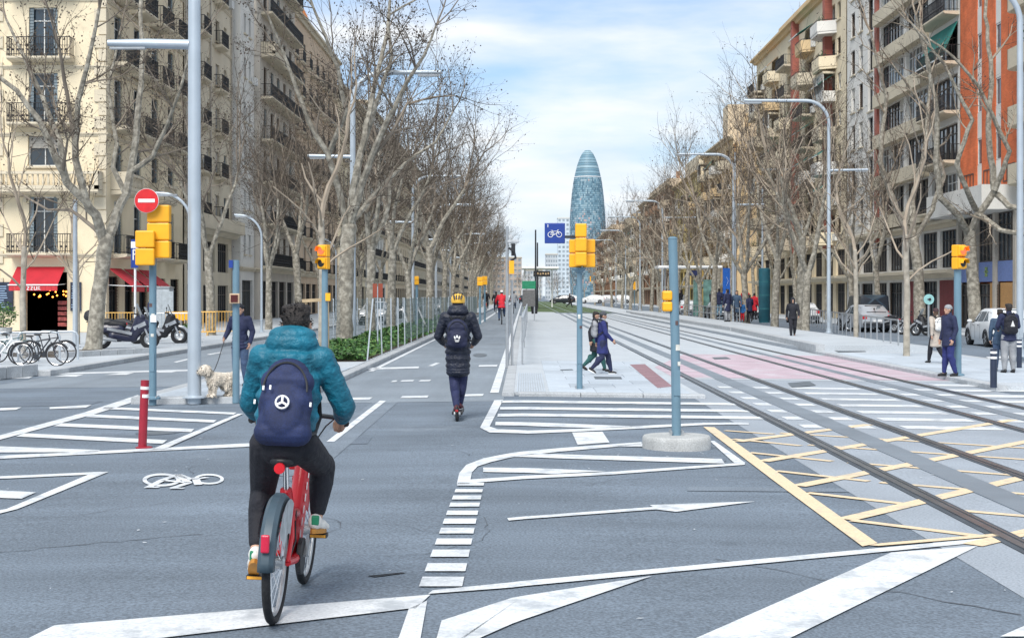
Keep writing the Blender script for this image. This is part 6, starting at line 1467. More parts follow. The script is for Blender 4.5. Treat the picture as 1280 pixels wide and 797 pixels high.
def walk(st=.3, lead=0, **k):
    """mid-stride: the leading foot forward and flat, the trailing one on its toes, arms opposite"""
    f, b = (0, 1) if lead == 0 else (1, 0); kn = [None, None]; an = [None, None]; el = [None, None]; ha = [None, None]; sg = (-1, 1)
    kn[f] = (sg[f] * .09, st * .62, .51); an[f] = (sg[f] * .09, st * .95, .09); kn[b] = (sg[b] * .09, -st * .1, .48); an[b] = (sg[b] * .09, -st * 1.15, .17)
    el[f] = (sg[f] * .25, -.14, 1.16); ha[f] = (sg[f] * .25, -.13, .90); el[b] = (sg[b] * .25, .06, 1.15); ha[b] = (sg[b] * .23, .24, .95)
    return pose(knee=kn, ank=an, elb=el, hand=ha, hip=((-.09, 0, .90), (.09, 0, .90)), toe=((0, .5) if f == 0 else (.5, 0)), **k)
def hand_prims(F_, wrist, fdir, side, s, curl=.6, r=1.0):
    """palm, four unequal bent fingers and a thumb leaving the side of the palm"""
    f = Vector(fdir).normalized(); x = Vector((side, 0, 0)); x = (x - f * x.dot(f)); x = x.normalized() if x.length > .1 else Vector((0, 1, 0)); n = f.cross(x).normalized() * side   # n: back of the hand outward
    inw = -x
    fw = x.cross(f).normalized() * side        # across the palm
    c = Vector(wrist) + f * .045 * s
    F_.cap(Vector(wrist), .026 * s, c + f * .03 * s, .028 * s); 
    for o_ in (-.02, .02): F_.cap(c + fw * o_ * s - f * .01 * s, .017 * s, c + fw * o_ * 1.25 * s + f * .035 * s, .016 * s)
    for i, (o_, L) in enumerate(((-.034, .062), (-.0115, .075), (.0115, .080), (.034, .070))):
        b = c + fw * o_ * s + f * .045 * s; m = b + (f * math.cos(curl * .6) + inw * math.sin(curl * .6)) * L * .5 * s; e = m + (f * math.cos(curl * 1.6) + inw * math.sin(curl * 1.6)) * L * .5 * s
        F_.chain([b, m, e], [.0098 * s * r, .0092 * s * r, .008 * s * r])
    b = c + fw * .036 * s - f * .02 * s; m = b + (fw * .8 + f * .5 + inw * .3).normalized() * .036 * s; e = m + (f * .9 + inw * .4).normalized() * .030 * s
    F_.chain([b, m, e], [.0135 * s, .0115 * s, .0095 * s])
def person(label, loc, rz, H, P, jacket, trousers, shoes, hair=HAIRD, hat=None, hem=.80, puff=False, voxel=.011, hood=False, bare_ankle=False, collar=True, group=None, shoe2=None, skirt=None, long_hair=False, gloves=None, slim=1.0, scarf=None, hoodup=False, cvox=None):
    s = H / 1.75; o = thing('person', label, 'person', loc, rz, group)
    S = lambda p: Vector(p) * s
    hip = [S(p) for p in P['hip']]; knee = [S(p) for p in P['knee']]; ank = [S(p) for p in P['ank']]; sh = [S(p) for p in P['sh']]; elb = [S(p) for p in P['elb']]; hand = [S(p) for p in P['hand']]
    waist, chest, neck, head = (S(P[k]) for k in ('waist', 'chest', 'neck', 'head')); pel = (hip[0] + hip[1]) / 2
    Rh = Matrix.Rotation(P['yaw'], 3, 'Z') @ Matrix.Rotation(-P['nod'], 3, 'X')
    hp = lambda x, y, z: head + Rh @ Vector((x * s, y * s, z * s))
    # ---- body
    B = Fuse(); B.cap(pel, .12 * s, waist, .115 * s).cap(waist, .115 * s, chest, .13 * s)
    B.ell(chest, (.15 * s, .10 * s, .17 * s)); B.ell(pel, (.155 * s, .115 * s, .12 * s)); B.cap(sh[0], .055 * s, sh[1], .055 * s); B.cap(chest + Vector((0, 0, .12 * s)), .075 * s, neck, .055 * s); B.cap(neck, .052 * s, head - Vector((0, 0, .06 * s)), .050 * s)
    for i in (0, 1):
        B.chain([sh[i], elb[i], hand[i]], [.048 * s, .038 * s, .026 * s]); B.chain([hip[i], knee[i], ank[i]], [.082 * s, .052 * s, .034 * s])
        k_ = knee[i] + (ank[i] - knee[i]) * .32; B.ell(k_ - Vector((0, .018 * s, 0)), (.045 * s, .05 * s, .10 * s))
        hand_prims(B, hand[i], P.get('fdir', (None, None))[i] or (hand[i] - elb[i]), -1 if i == 0 else 1, s, P['curl'])
        tr = P['toe'][i]; B.cap(ank[i] - Vector((0, .01, .02)) * s, .028 * s, ank[i] + Vector((0, .10 * math.cos(tr), -.045 - .08 * math.sin(tr))) * s, .018 * s)
    q_ = lambda x, y, z, r: B.ell(hp(x, y, z), tuple(k * s for k in r), 0, Rh.to_quaternion())
    q_(0, 0, .02, (.074, .092, .10)); q_(0, .025, -.045, (.055, .065, .065)); q_(0, .06, -.085, (.03, .03, .022)); q_(0, .10, -.012, (.013, .022, .024)); q_(-.078, 0, -.005, (.012, .022, .032)); q_(.078, 0, -.005, (.012, .022, .032)); q_(0, .083, .03, (.05, .014, .012)); q_(0, .082, -.048, (.024, .014, .007))
    link('body', B.mesh('body', SKIN, voxel), o)
    ey = MB()
    for x in (-.031, .031): ey.ell(hp(x, .084, .012), (.012 * s, .007 * s, .007 * s), 8)
    link('eyes', ey.mesh('eyes', mat('eye_dark', (.02, .015, .012), .2)), o)
    # ---- trousers
    T = Fuse(); k = slim; T.ell(pel, (.175 * s, .14 * s, .13 * s)); T.cap(pel, .13 * s, waist, .125 * s)
    for i in (0, 1):
        e = ank[i].lerp(knee[i], .16 if bare_ankle else .05)
        T.chain([hip[i], hip[i].lerp(knee[i], .5), knee[i], knee[i].lerp(e, .4), e], [.105 * s, .097 * s * k, .079 * s * k, .077 * s * k, .052 * s * k]); T.ell(knee[i].lerp(e, .36) - Vector((0, .022 * s, 0)), (.066 * s * k, .074 * s * k, .13 * s)); T.ell(knee[i] + Vector((0, .01 * s, 0)), (.078 * s * k, .08 * s * k, .09 * s))
    link('trousers', T.mesh('trousers', trousers, cvox or voxel), o)
    # ---- shoes
    for i in (0, 1):
        tr = P['toe'][i]; Rm = Matrix.Rotation(-tr, 3, 'X') @ Matrix.Rotation(P.get('splay', .1) * (1 if i == 0 else -1), 3, 'Z'); f = lambda x, y, z: ank[i] + Rm @ (Vector((x, y, z)) * s)
        W = Fuse(); W.ell(f(0, -.03, -.025), (.042 * s, .052 * s, .050 * s), 0, Rm.to_quaternion()); W.ell(f(0, .06, -.045), (.044 * s, .085 * s, .036 * s), 0, Rm.to_quaternion()); W.ell(f(0, .125, -.055), (.042 * s, .05 * s, .027 * s), 0, Rm.to_quaternion())
        x_ = link('shoe', W.mesh('shoe', shoes, max(.008, voxel * .8)), o)
        so_ = MB(); so_.prism([(.034 * math.cos(t * .5236) * s, (.035 + (.14 if math.sin(t * .5236) > 0 else .115) * math.sin(t * .5236)) * s) for t in range(12)], -.092 * s, -.066 * s); me = so_.mesh('sole', shoe2 or RUBBER); l_ = link('sole', me, x_); l_.matrix_local = Matrix.Translation(ank[i]) @ Rm.to_4x4()
    # ---- jacket
    J = Fuse(); g_ = .028 if puff else .014
    hemz = hem * s; lo = Vector((pel.x, pel.y, hemz)); 
    if puff:
        up = (chest + Vector((0, 0, .14 * s))); axis = [lo, pel.lerp(waist, .3), waist, chest, up]
        if lo.z > pel.z: axis = [lo, waist, chest, up]
        L = sum((axis[i + 1] - axis[i]).length for i in range(len(axis) - 1)); n = max(4, int(L / (.098 * s)))
        def along(t):
            d = t * L
            for i in range(len(axis) - 1):
                w_ = (axis[i + 1] - axis[i]).length
                if d <= w_: return axis[i].lerp(axis[i + 1], d / w_)
                d -= w_
            return axis[-1]
        for i in range(n + 1):
            t = i / n; wx = .176 + .020 * math.sin(min(1, t * 1.1) * math.pi * .9) - (.03 if t > .9 else 0); J.ell(along(t), (wx * s, (wx - .05) * s, .076 * s))
        J.cap(lo + Vector((0, 0, .15 * s)), .13 * s, chest, .135 * s)
        for t in range(21): J.ell(along(t / 20), ((.175 if t < 17 else .16) * s, .132 * s, .06 * s))
    else:
        J.ell(chest, (.205 * s, .15 * s, .20 * s)); J.cap(waist, .15 * s, chest, .15 * s); J.ell(waist, (.185 * s, .145 * s, .14 * s))
        if lo.z < pel.z + .04:
            nn = max(2, int((waist.z - lo.z) / (.05 * s)))
            for t in range(nn + 1): c_ = (waist if t == nn else lo.lerp(waist, t / nn)); J.ell(c_, ((.208 - .03 * t / nn) * s, (.168 - .025 * t / nn) * s, .06 * s))
        else: J.ell(lo + Vector((0, 0, .06 * s)), (.185 * s, .145 * s, .08 * s))
    for i in (0, 1):
        J.cap(chest + Vector((0, 0, .09 * s)), .12 * s, sh[i], .075 * s)
        w_ = hand[i].lerp(elb[i], .02)
        if puff:
            pts = [sh[i].lerp(elb[i], t / 4) for t in range(4)] + [elb[i].lerp(w_, t / 4) for t in range(5)]; 
            for j in range(len(pts)):
                r_ = (.076, .076, .074, .071, .068, .065, .061, .056, .045)[j] * s; J.ell(pts[j], (r_,) * 3)
            J.chain([sh[i], elb[i], w_], [.074 * s, .067 * s, .043 * s])
        else: J.chain([sh[i], elb[i], w_], [.078 * s, .062 * s, .046 * s])
    if collar: J.cap(neck - Vector((0, .005, .03 * s)), .082 * s, neck + Vector((0, 0, .045 * s)), .074 * s)
    if hood: J.ell(neck + Vector((0, -.06, .03)) * 1.0, (.158 * s, .105 * s, .075 * s)); J.ell(neck + Vector((0, -.05 * s, .08 * s)), (.140 * s, .105 * s, .055 * s))
    if hoodup: J.ell(hp(0, -.02, .03), (.108 * s, .115 * s, .135 * s), 0, Rh.to_quaternion()); J.cap(neck, .10 * s, hp(0, -.02, -.04), .10 * s)
    link('jacket', J.mesh('jacket', jacket, cvox or voxel, 1 if puff else 2), o)
    if scarf: X = Fuse(); X.ell(neck + Vector((0, .01, .0)), (.115 * s, .11 * s, .055 * s)); X.ell(neck + Vector((0, .0, .05 * s)), (.10 * s, .095 * s, .045 * s)); link('scarf', X.mesh('scarf', scarf, voxel), o)
    # ---- hair or hat
    if not hoodup:
        X = Fuse(); e_ = lambda x, y, z, r: X.ell(hp(x, y, z), tuple(k * s for k in r), 0, Rh.to_quaternion())
        if hat is not None:
            e_(0, -.008, .055, (.088, .104, .082)); e_(0, -.015, .035, (.090, .106, .05)); link('hat', X.mesh('hat', hat, voxel), o); X = Fuse()
        e_(0, -.028, .03, (.084, .085, .088)); e_(0, -.045, -.035, (.07, .055, .05))
        if hat is None: e_(0, .0, .075, (.08, .092, .055)); [e_(math.sin(a * 1.7) * .055, -.02 + math.cos(a * 2.3) * .05, .085 + .015 * math.sin(a * 5), (.03, .03, .03)) for a in range(9)]
        if long_hair: e_(0, -.06, -.12, (.075, .04, .12)); e_(-.065, -.02, -.08, (.025, .04, .10)); e_(.065, -.02, -.08, (.025, .04, .10))
        link('hair', X.mesh('hair', hair, voxel), o)
    return o
def backpack(label, loc, rz, w_, h, d, m, voxel=.012, pitch=0.0, pocket=True, m2=None, straps=.30):
    """soft rucksack; origin at its bottom, worn face towards +y"""
    o = thing('backpack', label, 'backpack', loc, rz); o.rotation_euler = (pitch, 0, rz)
    B = Fuse(); B.cap((-w_ * .28, 0, d * .5), d * .5, (w_ * .28, 0, d * .5), d * .5)
    for z in (.25, .5, .72): B.cap((-w_ * (.5 - .02) + d * .5, 0, h * z), d * .52, (w_ * .48 - d * .5, 0, h * z), d * .52)
    B.ell((0, 0, h * .80), (w_ * .40, d * .52, h * .20)); B.ell((0, 0, h * .45), (w_ * .5, d * .55, h * .42))
    if pocket: B.ell((0, -d * .42, h * .33), (w_ * .36, d * .24, h * .24))
    link('pack_body', B.mesh('pack_body', m, voxel), o)
    z_ = MB(); n = 20; pts = [(w_ * .40 * math.cos(math.pi * i / n), -d * .46 + .0 * i, h * .58 + h * .33 * math.sin(math.pi * i / n)) for i in range(n + 1)]; z_.tube(pts, .006, 5); link('zipper', z_.mesh('zipper', m2 or BLACK, True), o)
    hd = MB(); hd.tube([(-.05, d * .15, h * .97), (-.04, d * .1, h * 1.05), (.04, d * .1, h * 1.05), (.05, d * .15, h * .97)], .012, 6); link('handle', hd.mesh('handle', m2 or BLACK, True), o)
    for sx in (-1, 1):
        st = MB(); P = [(sx * w_ * .22, d * .4, h * .93), (sx * w_ * .30, d * .3, h * 1.03), (sx * (w_ * .36), d * .9, h * 1.06), (sx * w_ * .40, d * 2.0, h * .86), (sx * w_ * .48, d * 2.0, h * .5), (sx * w_ * .52, d * .8, h * .22), (sx * w_ * .44, d * .2, h * .15)]
        st.tube(P, [.02] * 5 + [.012, .012], 6); link('strap', st.mesh('strap', m2 or BLACK, True), o)
    return o

# ---------------- bicycles
TYRE = mat('tyre', (.016, .017, .02), .8, var=.25, scale=30, bump=.5, bscale=140)
def wheel(parent, y, z, r, tw, rim_m, name='wheel', spokes=28, hub_m=None, x=0):
    e = MB(); e.tube([(0, r * math.cos(t * .1309), r * math.sin(t * .1309)) for t in range(48)], tw, 10, closed=True); w_ = e.build('wheel', TYRE, parent, (x, y, z), smooth=True); w_.name = 'wheel'
    b = MB(); rr = r - tw * 1.25
    b.tube([(0, rr * math.cos(t * .1309), rr * math.sin(t * .1309)) for t in range(48)], tw * .55, 6, closed=True); b.build('rim', rim_m, w_, smooth=True)
    b = MB()
    for k in range(spokes):
        a = 2 * math.pi * k / spokes; a2 = a + (.35 if k % 2 else -.35); b.tube([((.03 if k % 2 else -.03), .03 * math.cos(a2), .03 * math.sin(a2)), (0, rr * math.cos(a), rr * math.sin(a))], .0022, 3)
    b.build('spokes', CHROME, w_); b = MB(); b.lathe([(.02, -.05), (.035, -.04), (.035, .04), (.02, .05)], 14, axis='X'); b.build('hub', hub_m or STEEL, w_); return w_
BRED = mat('bike_red', (.56, .008, .018), .3, var=.05, spec=.6); FEND = mat('fender_grey', (.045, .075, .10), .5, var=.15, scale=12); FENDL = mat('guard_light', (.42, .45, .47), .5, var=.35, scale=14)
def city_bike(o, full=True):
    W1 = wheel(o, 0, .335, .312, .024, mat('rim_grey', (.42, .44, .46), .4, .4)); wheel(o, 1.09, .335, .312, .024, MATS['rim_grey'])
    b = MB(); b.tube([(0, .40, .30), (0, .55, .38), (0, .80, .68), (0, .88, .86)], [.055, .058, .052, .042], 14); b.tube([(0, .40, .30), (0, .34, .5), (0, .24, .70)], [.055, .048, .034], 12); b.tube([(0, .30, .55), (0, .55, .52)], [.03, .04], 10)
    b.tube([(0, .90, .62), (0, .84, .98)], [.036, .034], 12)
    for s in (-1, 1): b.tube([(s * .055, .40, .30), (s * .062, .2, .31), (s * .062, 0, .335)], [.03, .022, .02], 8); b.tube([(s * .03, .28, .60), (s * .06, .12, .46), (s * .062, 0, .335)], .013, 8); b.tube([(s * .05, .90, .68), (s * .052, .98, .5), (s * .05, 1.09, .335)], [.022, .02, .016], 8)
    b.box((0, .90, .67), (.13, .06, .05)); b.build('frame', BRED, o, smooth=True)
    def fender(nm, yc, a0, a1, wd, r, m):
        f = MB(); n = 20; pr = [(-wd, -.035), (-wd * .92, .012), (-wd * .45, .032), (wd * .45, .032), (wd * .92, .012), (wd, -.035)]; vs = []
        for i in range(n + 1):
            a = a0 + (a1 - a0) * i / n
            for x, h in pr: vs.append((x, yc + (r + h) * math.cos(a), .335 + (r + h) * math.sin(a)))
        k = len(pr); f.add(vs, [(i * k + j, i * k + j + 1, (i + 1) * k + j + 1, (i + 1) * k + j) for i in range(n) for j in range(k - 1)]); q = f.build(nm, m, o, smooth=True); md = q.modifiers.new('t', 'SOLIDIFY'); md.thickness = .006; return q
    fr = fender('rear_mudguard', 0, R(35), R(178), .045, .345, FEND); fender('front_mudguard', 1.09, R(20), R(150), .045, .345, BRED)
    b = MB(); b.box((0, -.376, .50), (.045, .02, .095)); b.build('reflector', mat('reflector_red', (.55, .02, .06), .25), fr, bevel=.008)
    for s in (-1, 1):
        b = MB(); n = 14; vs = []
        for i in range(n + 1): a = R(60) + R(85) * i / n; vs += [(s * .058, .345 * math.cos(a), .335 + .345 * math.sin(a)), (s * .060, .13 * math.cos(a) , .335 + .16 * math.sin(a))]
        b.add(vs, [(2 * i, 2 * i + 1, 2 * i + 3, 2 * i + 2) for i in range(n)]); b.build('skirt_guard', FENDL if s > 0 else FEND, o)
    b = MB(); b.tube([(0, .25, .68), (0, .19, .86)], .016, 12); b.build('seat_post', CHROME, o, smooth=True)
    J = Fuse(); J.ell((0, .10, .885), (.085, .10, .035)); J.ell((0, .24, .89), (.035, .12, .026)); link('saddle', J.mesh('saddle', BLACK, .008), o); b = MB(); b.lathe([(.03, -.012), (.03, .012)], 12, (0, -.01, .85), axis='Y'); b.box((0, .03, .86), (.03, .08, .03)); b.build('tail_light', mat('tail_red', (.6, .01, .02), .3), o)
    b = MB(); b.tube([(0, .84, .96), (0, .83, 1.06)], .02, 10); b.tube([(-.275, .62, 1.05), (-.23, .72, 1.07), (-.12, .82, 1.07), (.12, .82, 1.07), (.23, .72, 1.07), (.275, .62, 1.05)], .014, 10); b.build('handlebar', BLACK, o, smooth=True)
    for s in (-1, 1): b = MB(); b.tube([(s * .235, .71, 1.068), (s * .282, .60, 1.048)], .019, 10); b.build('grip', RUBBER, o, smooth=True)
    b = MB(); b.box((0, 1.0, .74), (.20, .16, .03)); b.box((0, .93, .80), (.05, .03, .14)); b.build('front_carrier', BRED, o, bevel=.01)
    b = MB(); b.lathe([(.105, -.012), (.105, .012)], 24, (.075, .40, .30), axis='X'); b.build('chain_guard', BLACK, o)
    b = MB()
    for k in range(6): y = .50 + k * .055; z = .40 + k * .062; b.bar((.050 - k * .001, y, z - .012), (.050 - k * .001, y + .022, z + .03), .004, .012)
    b.build('frame_lettering', WHITE, o)['kind'] = 'stuff'
    b = MB()
    for s in (-1, 1): b.tube([(s * .2, .78, 1.07), (s * .12, .92, 1.0), (s * .03, .90, .86), (s * .03, .92, .66)], .005, 5)
    b.tube([(.06, .06, .34), (.07, .2, .42), (.05, .3, .5), (.03, .45, .55)], .005, 5); b.build('cables', BLACK, o)['kind'] = 'stuff'
    return o
def cranks(o, ang, r=.165):
    for s in (-1, 1):
        a = ang + (0 if s > 0 else math.pi); y, z = .40 + r * math.cos(a), .30 + r * math.sin(a)
        b = MB(); b.bar((s * .095, .40, .30), (s * .10, y, z), .026, .016); c = b.build('crank', STEEL, o); b = MB(); b.box((s * .155, y, z), (.10, .085, .022)); b.box((s * .155, y - .045, z), (.09, .006, .016), 1); b.build('pedal', [BLACK, mat('pedal_amber', (.75, .36, .04), .3)], c)
NAVY = cloth('navy', (.014, .020, .062)); BLK = cloth('black', (.010, .011, .018)); TEAL = mat('puffer_teal', (.006, .125, .195), .52, var=.30, scale=9, bump=.9, bscale=26, spec=.4); DENIM = cloth('denim', (.05, .085, .16)); LDENIM = cloth('light_denim', (.16, .27, .36)); GREYC = cloth('grey', (.26, .27, .29)); BEIGE = cloth('beige', (.42, .37, .32)); ROYAL = cloth('royal_blue', (.018, .026, .135)); REDC = cloth('red', (.55, .015, .03)); WHT = cloth('white', (.66, .66, .65)); DGREEN = cloth('dark_green', (.02, .09, .085)); PUFB = mat('puffer_black', (.010, .014, .030), .48, var=.3, scale=9, bump=.9, bscale=28, spec=.45); SHOEW = mat('shoe_white', (.66, .65, .62), .6, var=.08, scale=12); SHOEB = mat('shoe_black', (.015, .015, .017), .5); TEALD = cloth('slate_blue', (.04, .075, .13))
GUM = mat('gum_sole', (.45, .20, .03), .6)
# ---- the cyclist in front and his bicycle
pr = at(342.5, 779); pf = at(381, 728); bd_ = Vector((pf.x - pr.x, pf.y - pr.y, 0)); hz_ = math.atan2(-bd_.x, bd_.y)
LEAN = R(2.2)
bk = thing('bicycle', 'red city bicycle with dark grey rear mudguard ridden by the person in the teal jacket', 'bicycle', (0, 0, 0)); rl = Vector((0, .0, 0))
Mb_ = Matrix.Translation(Vector((pr.x, pr.y, pr.z + .002))) @ Matrix.Rotation(hz_, 4, 'Z') @ Matrix.Rotation(LEAN, 4, 'Y')
bk.matrix_world = Mb_; city_bike(bk); CA = R(38); cranks(bk, CA)
# pedals: right one up and forward, left one down and behind
rp_, lp_ = (.155, .40 + .165 * math.cos(CA), .30 + .165 * math.sin(CA)), (-.155, .40 - .165 * math.cos(CA), .30 - .165 * math.sin(CA))
HH = 1.72; k_ = 1.75 / HH; sc = lambda p: tuple(c * k_ for c in p)
CP = pose(hip=(sc((-.095, .13, .965)), sc((.095, .13, .965))), knee=(sc((-.165, .43, .66)), sc((.165, .52, .80))), ank=(sc((lp_[0] * .96, lp_[1] - .075, lp_[2] + .15)), sc((rp_[0] * .98, rp_[1] - .085, rp_[2] + .115))),
          waist=sc((0, .14, 1.07)), chest=sc((0, .25, 1.31)), neck=sc((.0, .31, 1.495)), head=sc((.005, .36, 1.625)), sh=(sc((-.172, .27, 1.44)), sc((.172, .27, 1.44))), elb=(sc((-.245, .38, 1.17)), sc((.295, .36, 1.17))), hand=(sc((-.25, .60, 1.085)), sc((.258, .58, 1.085))), fdir=((0.02, .8, -.55), (-.02, .8, -.55)), curl=1.35, toe=(.55, .12), splay=.16, nod=.05)
cy = person('cyclist seen from behind in a teal puffer jacket, black trousers and white trainers', (0, 0, 0), 0, HH, CP, TEAL, BLK, SHOEW, hair=HAIRD, hem=1.03, puff=True, voxel=.0075, hood=True, bare_ankle=True, shoe2=GUM, slim=.95); cy.matrix_world = Mb_
for i in (0, 1):                                      # green heel tabs
    pass
tabs = [c for c in children_of(cy) if c.name.startswith('shoe')]
for i, sh_ in enumerate(tabs):
    a_ = Vector(CP['ank'][i]) * (HH / 1.75); b = MB(); b.box(a_ + Vector((0, -.066, -.006)), (.044, .03, .055)); b.build('heel_tab', mat('heel_green', (.01, .20, .10), .6), sh_, bevel=.008)
X = Fuse(); hh = Vector(CP['head']) * (HH / 1.75)
for a in range(12): X.ell(hh + Vector((.062 * math.sin(a * 2.4), -.02 + .05 * math.cos(a * 1.9), .094 + .014 * math.sin(a * 3.1))), (.021, .021, .022))
link('curls', X.mesh('curls', HAIRD, .008), cy)
tf = MB(); rg = random.Random(12)
for t in range(300):
    d = rand_dir(rg)
    if d.y > .55 or d.z < -.75: continue
    c = hh + Vector((d.x * .083, -.022 + d.y * .088, .03 + d.z * .092)); e_ = (d + rand_dir(rg) * .7 + Vector((0, -.1, .15))).normalized() * rg.uniform(.012, .030); x_ = e_.orthogonal().normalized() * .005
    tf.add([c - x_, c + x_, c + e_], [(0, 1, 2)])
link('hair_tufts', tf.mesh('hair_tufts', HAIRD, fix=False), cy, kind='stuff')
bpk = backpack('navy backpack with a white ring emblem on the cyclist in the teal jacket', (0, 0, 0), 0, .305, .50, .15, mat('pack_navy', (.010, .020, .075), .75, var=.3, scale=9, fine=.35, fscale=160), .0075)
bpk.matrix_world = Mb_ @ Matrix.Translation((.01, -.035, .975)) @ Matrix.Rotation(R(-20), 4, 'X')
e = MB(); e.tube([(.035 * math.cos(t * .3142), -.118, .215 + .035 * math.sin(t * .3142)) for t in range(20)], .0055, 6, closed=True)
for k in range(3): a = math.pi / 2 + k * 2.0944; e.bar((0, -.119, .215), (.034 * math.cos(a), -.119, .215 + .034 * math.sin(a)), .011, .006, up=(0, 1, 0))
link('ring_emblem', e.mesh('ring_emblem', WHITE), bpk)
e = MB()
for x, z in ((-.075, .30), (-.115, .30), (-.155, .22), (.15, .215)): e.box((x, -.085 if abs(x) > .1 else -.10, z), (.010, .01, .024))
link('zip_pulls', e.mesh('zip_pulls', WHITE), bpk)['kind'] = 'stuff'
# ---- the scooter rider
p = at(571, 527); S = depth(p) / F; top = zat(368, p) - p.z
def kick_scooter(label, loc, rz):
    o = thing('kick_scooter', label, 'kick scooter', loc, rz); b = MB(); b.box((0, .42, .115), (.15, .62, .05)); b.box((0, .80, .17), (.07, .2, .05)); b.build('deck', BLACK, o, bevel=.01)
    for y in (.09, .93): wheel(o, y, .105, .082, .024, STEEL, spokes=6)
    b = MB(); b.tube([(0, .93, .11), (0, .88, .3), (0, .80, 1.12)], .024, 10); b.build('stem', DARKM, o, smooth=True); b = MB(); b.tube([(-.24, .77, 1.12), (0, .80, 1.14), (.24, .77, 1.12)], .014, 8); b.build('handlebar', BLACK, o); b = MB(); n = 8
    for i in range(n): a = R(60) + R(110) * i / n; a1 = R(60) + R(110) * (i + 1) / n; b.bar((0, .09 + .12 * math.cos(a), .105 + .12 * math.sin(a)), (0, .09 + .12 * math.cos(a1), .105 + .12 * math.sin(a1)), .05, .006, up=(1, 0, 0))
    b.build('rear_mudguard', BLACK, o); b = MB(); b.box((0, -.025, .16), (.035, .012, .03)); b.build('tail_light', mat('tail_red', (.6, .01, .02)), o); return o
kick_scooter('black kick scooter under the rider with the yellow helmet', p, .0)
SP = pose(hip=((-.075, .36, .98), (.075, .36, .98)), knee=((-.06, .40, .58), (.065, .44, .58)), ank=((-.015, .22, .205), (.02, .52, .215)), waist=(0, .35, 1.08), chest=(0, .36, 1.33), neck=(0, .37, 1.53), head=(0, .40, 1.665), sh=((-.19, .37, 1.48), (.19, .37, 1.48)), elb=((-.285, .40, 1.20), (.285, .40, 1.20)), hand=((-.22, .62, 1.09), (.22, .62, 1.09)), curl=1.3)
hk = top / 1.80
sr = person('kick scooter rider in a long black puffer coat and a yellow cycling helmet', p, .0, 1.75 * hk, SP, PUFB, cloth('indigo', (.016, .022, .075)), mat('shoe_dark_red', (.10, .02, .03), .6, var=.5, scale=20), hem=.68, puff=True, voxel=.009, hood=True, shoe2=WHITE, slim=.92)
hs_ = hk; hd_ = Vector(SP['head']) * hk; hl = MB()
def helmet(o, c, s, m, m2):
    n = 5
    base = MB(); base.lathe([(.112 * s, -.02 * s), (.118 * s, .02 * s), (.108 * s, .065 * s), (.075 * s, .10 * s), (.02 * s, .116 * s)], 24, (c.x, c.y, c.z + .035 * s), sx=.88, sy=1.12); q = base.build('helmet', m, o, smooth=True); r_ = MB()
    for k in (-1.5, -.5, .5, 1.5):               # dark vents between the yellow ribs
        for t0, t1 in ((.25, 1.0), (1.2, 1.9)):
            P = [(c.x + k * .042 * s * (.6 + .4 * math.sin(a)), c.y - .136 * s * math.cos(a), c.z + .035 * s + .112 * s * math.sin(a)) for a in [t0 + (t1 - t0) * q_ / 4 for q_ in range(5)]]; r_.tube(P, [.006 * s, .013 * s, .014 * s, .013 * s, .006 * s], 6)
    r_.build('helmet_vents', m2, q, smooth=True)
helmet(sr, hd_, hk, mat('helmet_yellow', (.72, .42, .05), .4), BLACK)
sb = backpack('black backpack with a white three leaf emblem on the scooter rider', (p.x, p.y + .17 * hk, p.z + 1.035 * hk), 0, .30 * hk, .42 * hk, .13 * hk, mat('pack_black_blue', (.010, .014, .045), .75, var=.25, scale=9), .009)
e = MB()
for k in (-1, 0, 1):
    c = Vector((k * .026, -.095, .155 + (.014 if k == 0 else 0))); e.prism([(c.x + .014 * math.sin(t * .7854) * (1 if k == 0 else .9) + k * .012 * (math.cos(t * .7854) + 1) * .5, c.z + .024 * math.cos(t * .7854)) for t in range(8)], c.y - .006, c.y + .006, axis='Y')
for i in range(3): e.box((0, -.095, .118 - i * .011), (.07 - .012 * i, .012, .006))
link('leaf_emblem', e.mesh('leaf_emblem', WHITE), sb)['kind'] = 'stuff'
# ---- dog walker and dog
p = at(293, 497, .11); p = Vector((xat(300.5, 27.2), 27.2, gz(-5.3) + .11)); S = depth(p) / F; Hw = zat(379.5, p) - p.z
dw = person('man in a dark navy jacket and cap walking the dog behind the thin signal post', p, math.pi - .25, Hw, pose(hand=((-.25, .06, .92), (.27, .20, 1.02)), elb=((-.27, -.03, 1.16), (.29, -.02, 1.17)), yaw=.2), NAVY, DENIM, SHOEB, hat=BLK, hem=.82, voxel=.011)
pd = at(275, 496, .11); S = depth(pd) / F; FUR = mat('dog_fur', (.64, .58, .50), .9, var=.25, scale=14, fine=.3, fscale=60, dirt=((.30, .24, .18), 6, .6))
dg = thing('dog', 'fluffy cream dog standing beside the silver lamp post', 'dog', pd, math.pi / 2 + .62); dg.scale = (.86,) * 3; D = Fuse()      # local +y forward = towards the picture's left
D.cap((0, -.15, .36), .12, (0, .13, .37), .135); D.ell((0, .14, .34), (.125, .12, .15)); D.ell((0, -.17, .36), (.12, .12, .13)); D.cap((0, .20, .42), .09, (0, .27, .52), .085); D.ell((0, .31, .56), (.098, .11, .095)); D.cap((0, .36, .53), .055, (0, .425, .52), .042); D.ell((0, .46, .53), (.02, .02, .016))
for s in (-1, 1):
    D.ell((s * .095, .29, .53), (.03, .045, .085)); D.chain([(s * .07, .17, .30), (s * .072, .15, .17), (s * .072, .17, .05)], [.06, .045, .042]); D.ell((s * .072, .195, .035), (.04, .055, .034)); D.chain([(s * .075, -.16, .32), (s * .08, -.10, .21), (s * .08, -.21, .14), (s * .08, -.19, .045)], [.085, .058, .045, .042]); D.ell((s * .08, -.165, .034), (.04, .055, .034))
D.chain([(0, -.26, .44), (0, -.34, .50), (0, -.36, .56)], [.045, .045, .03])
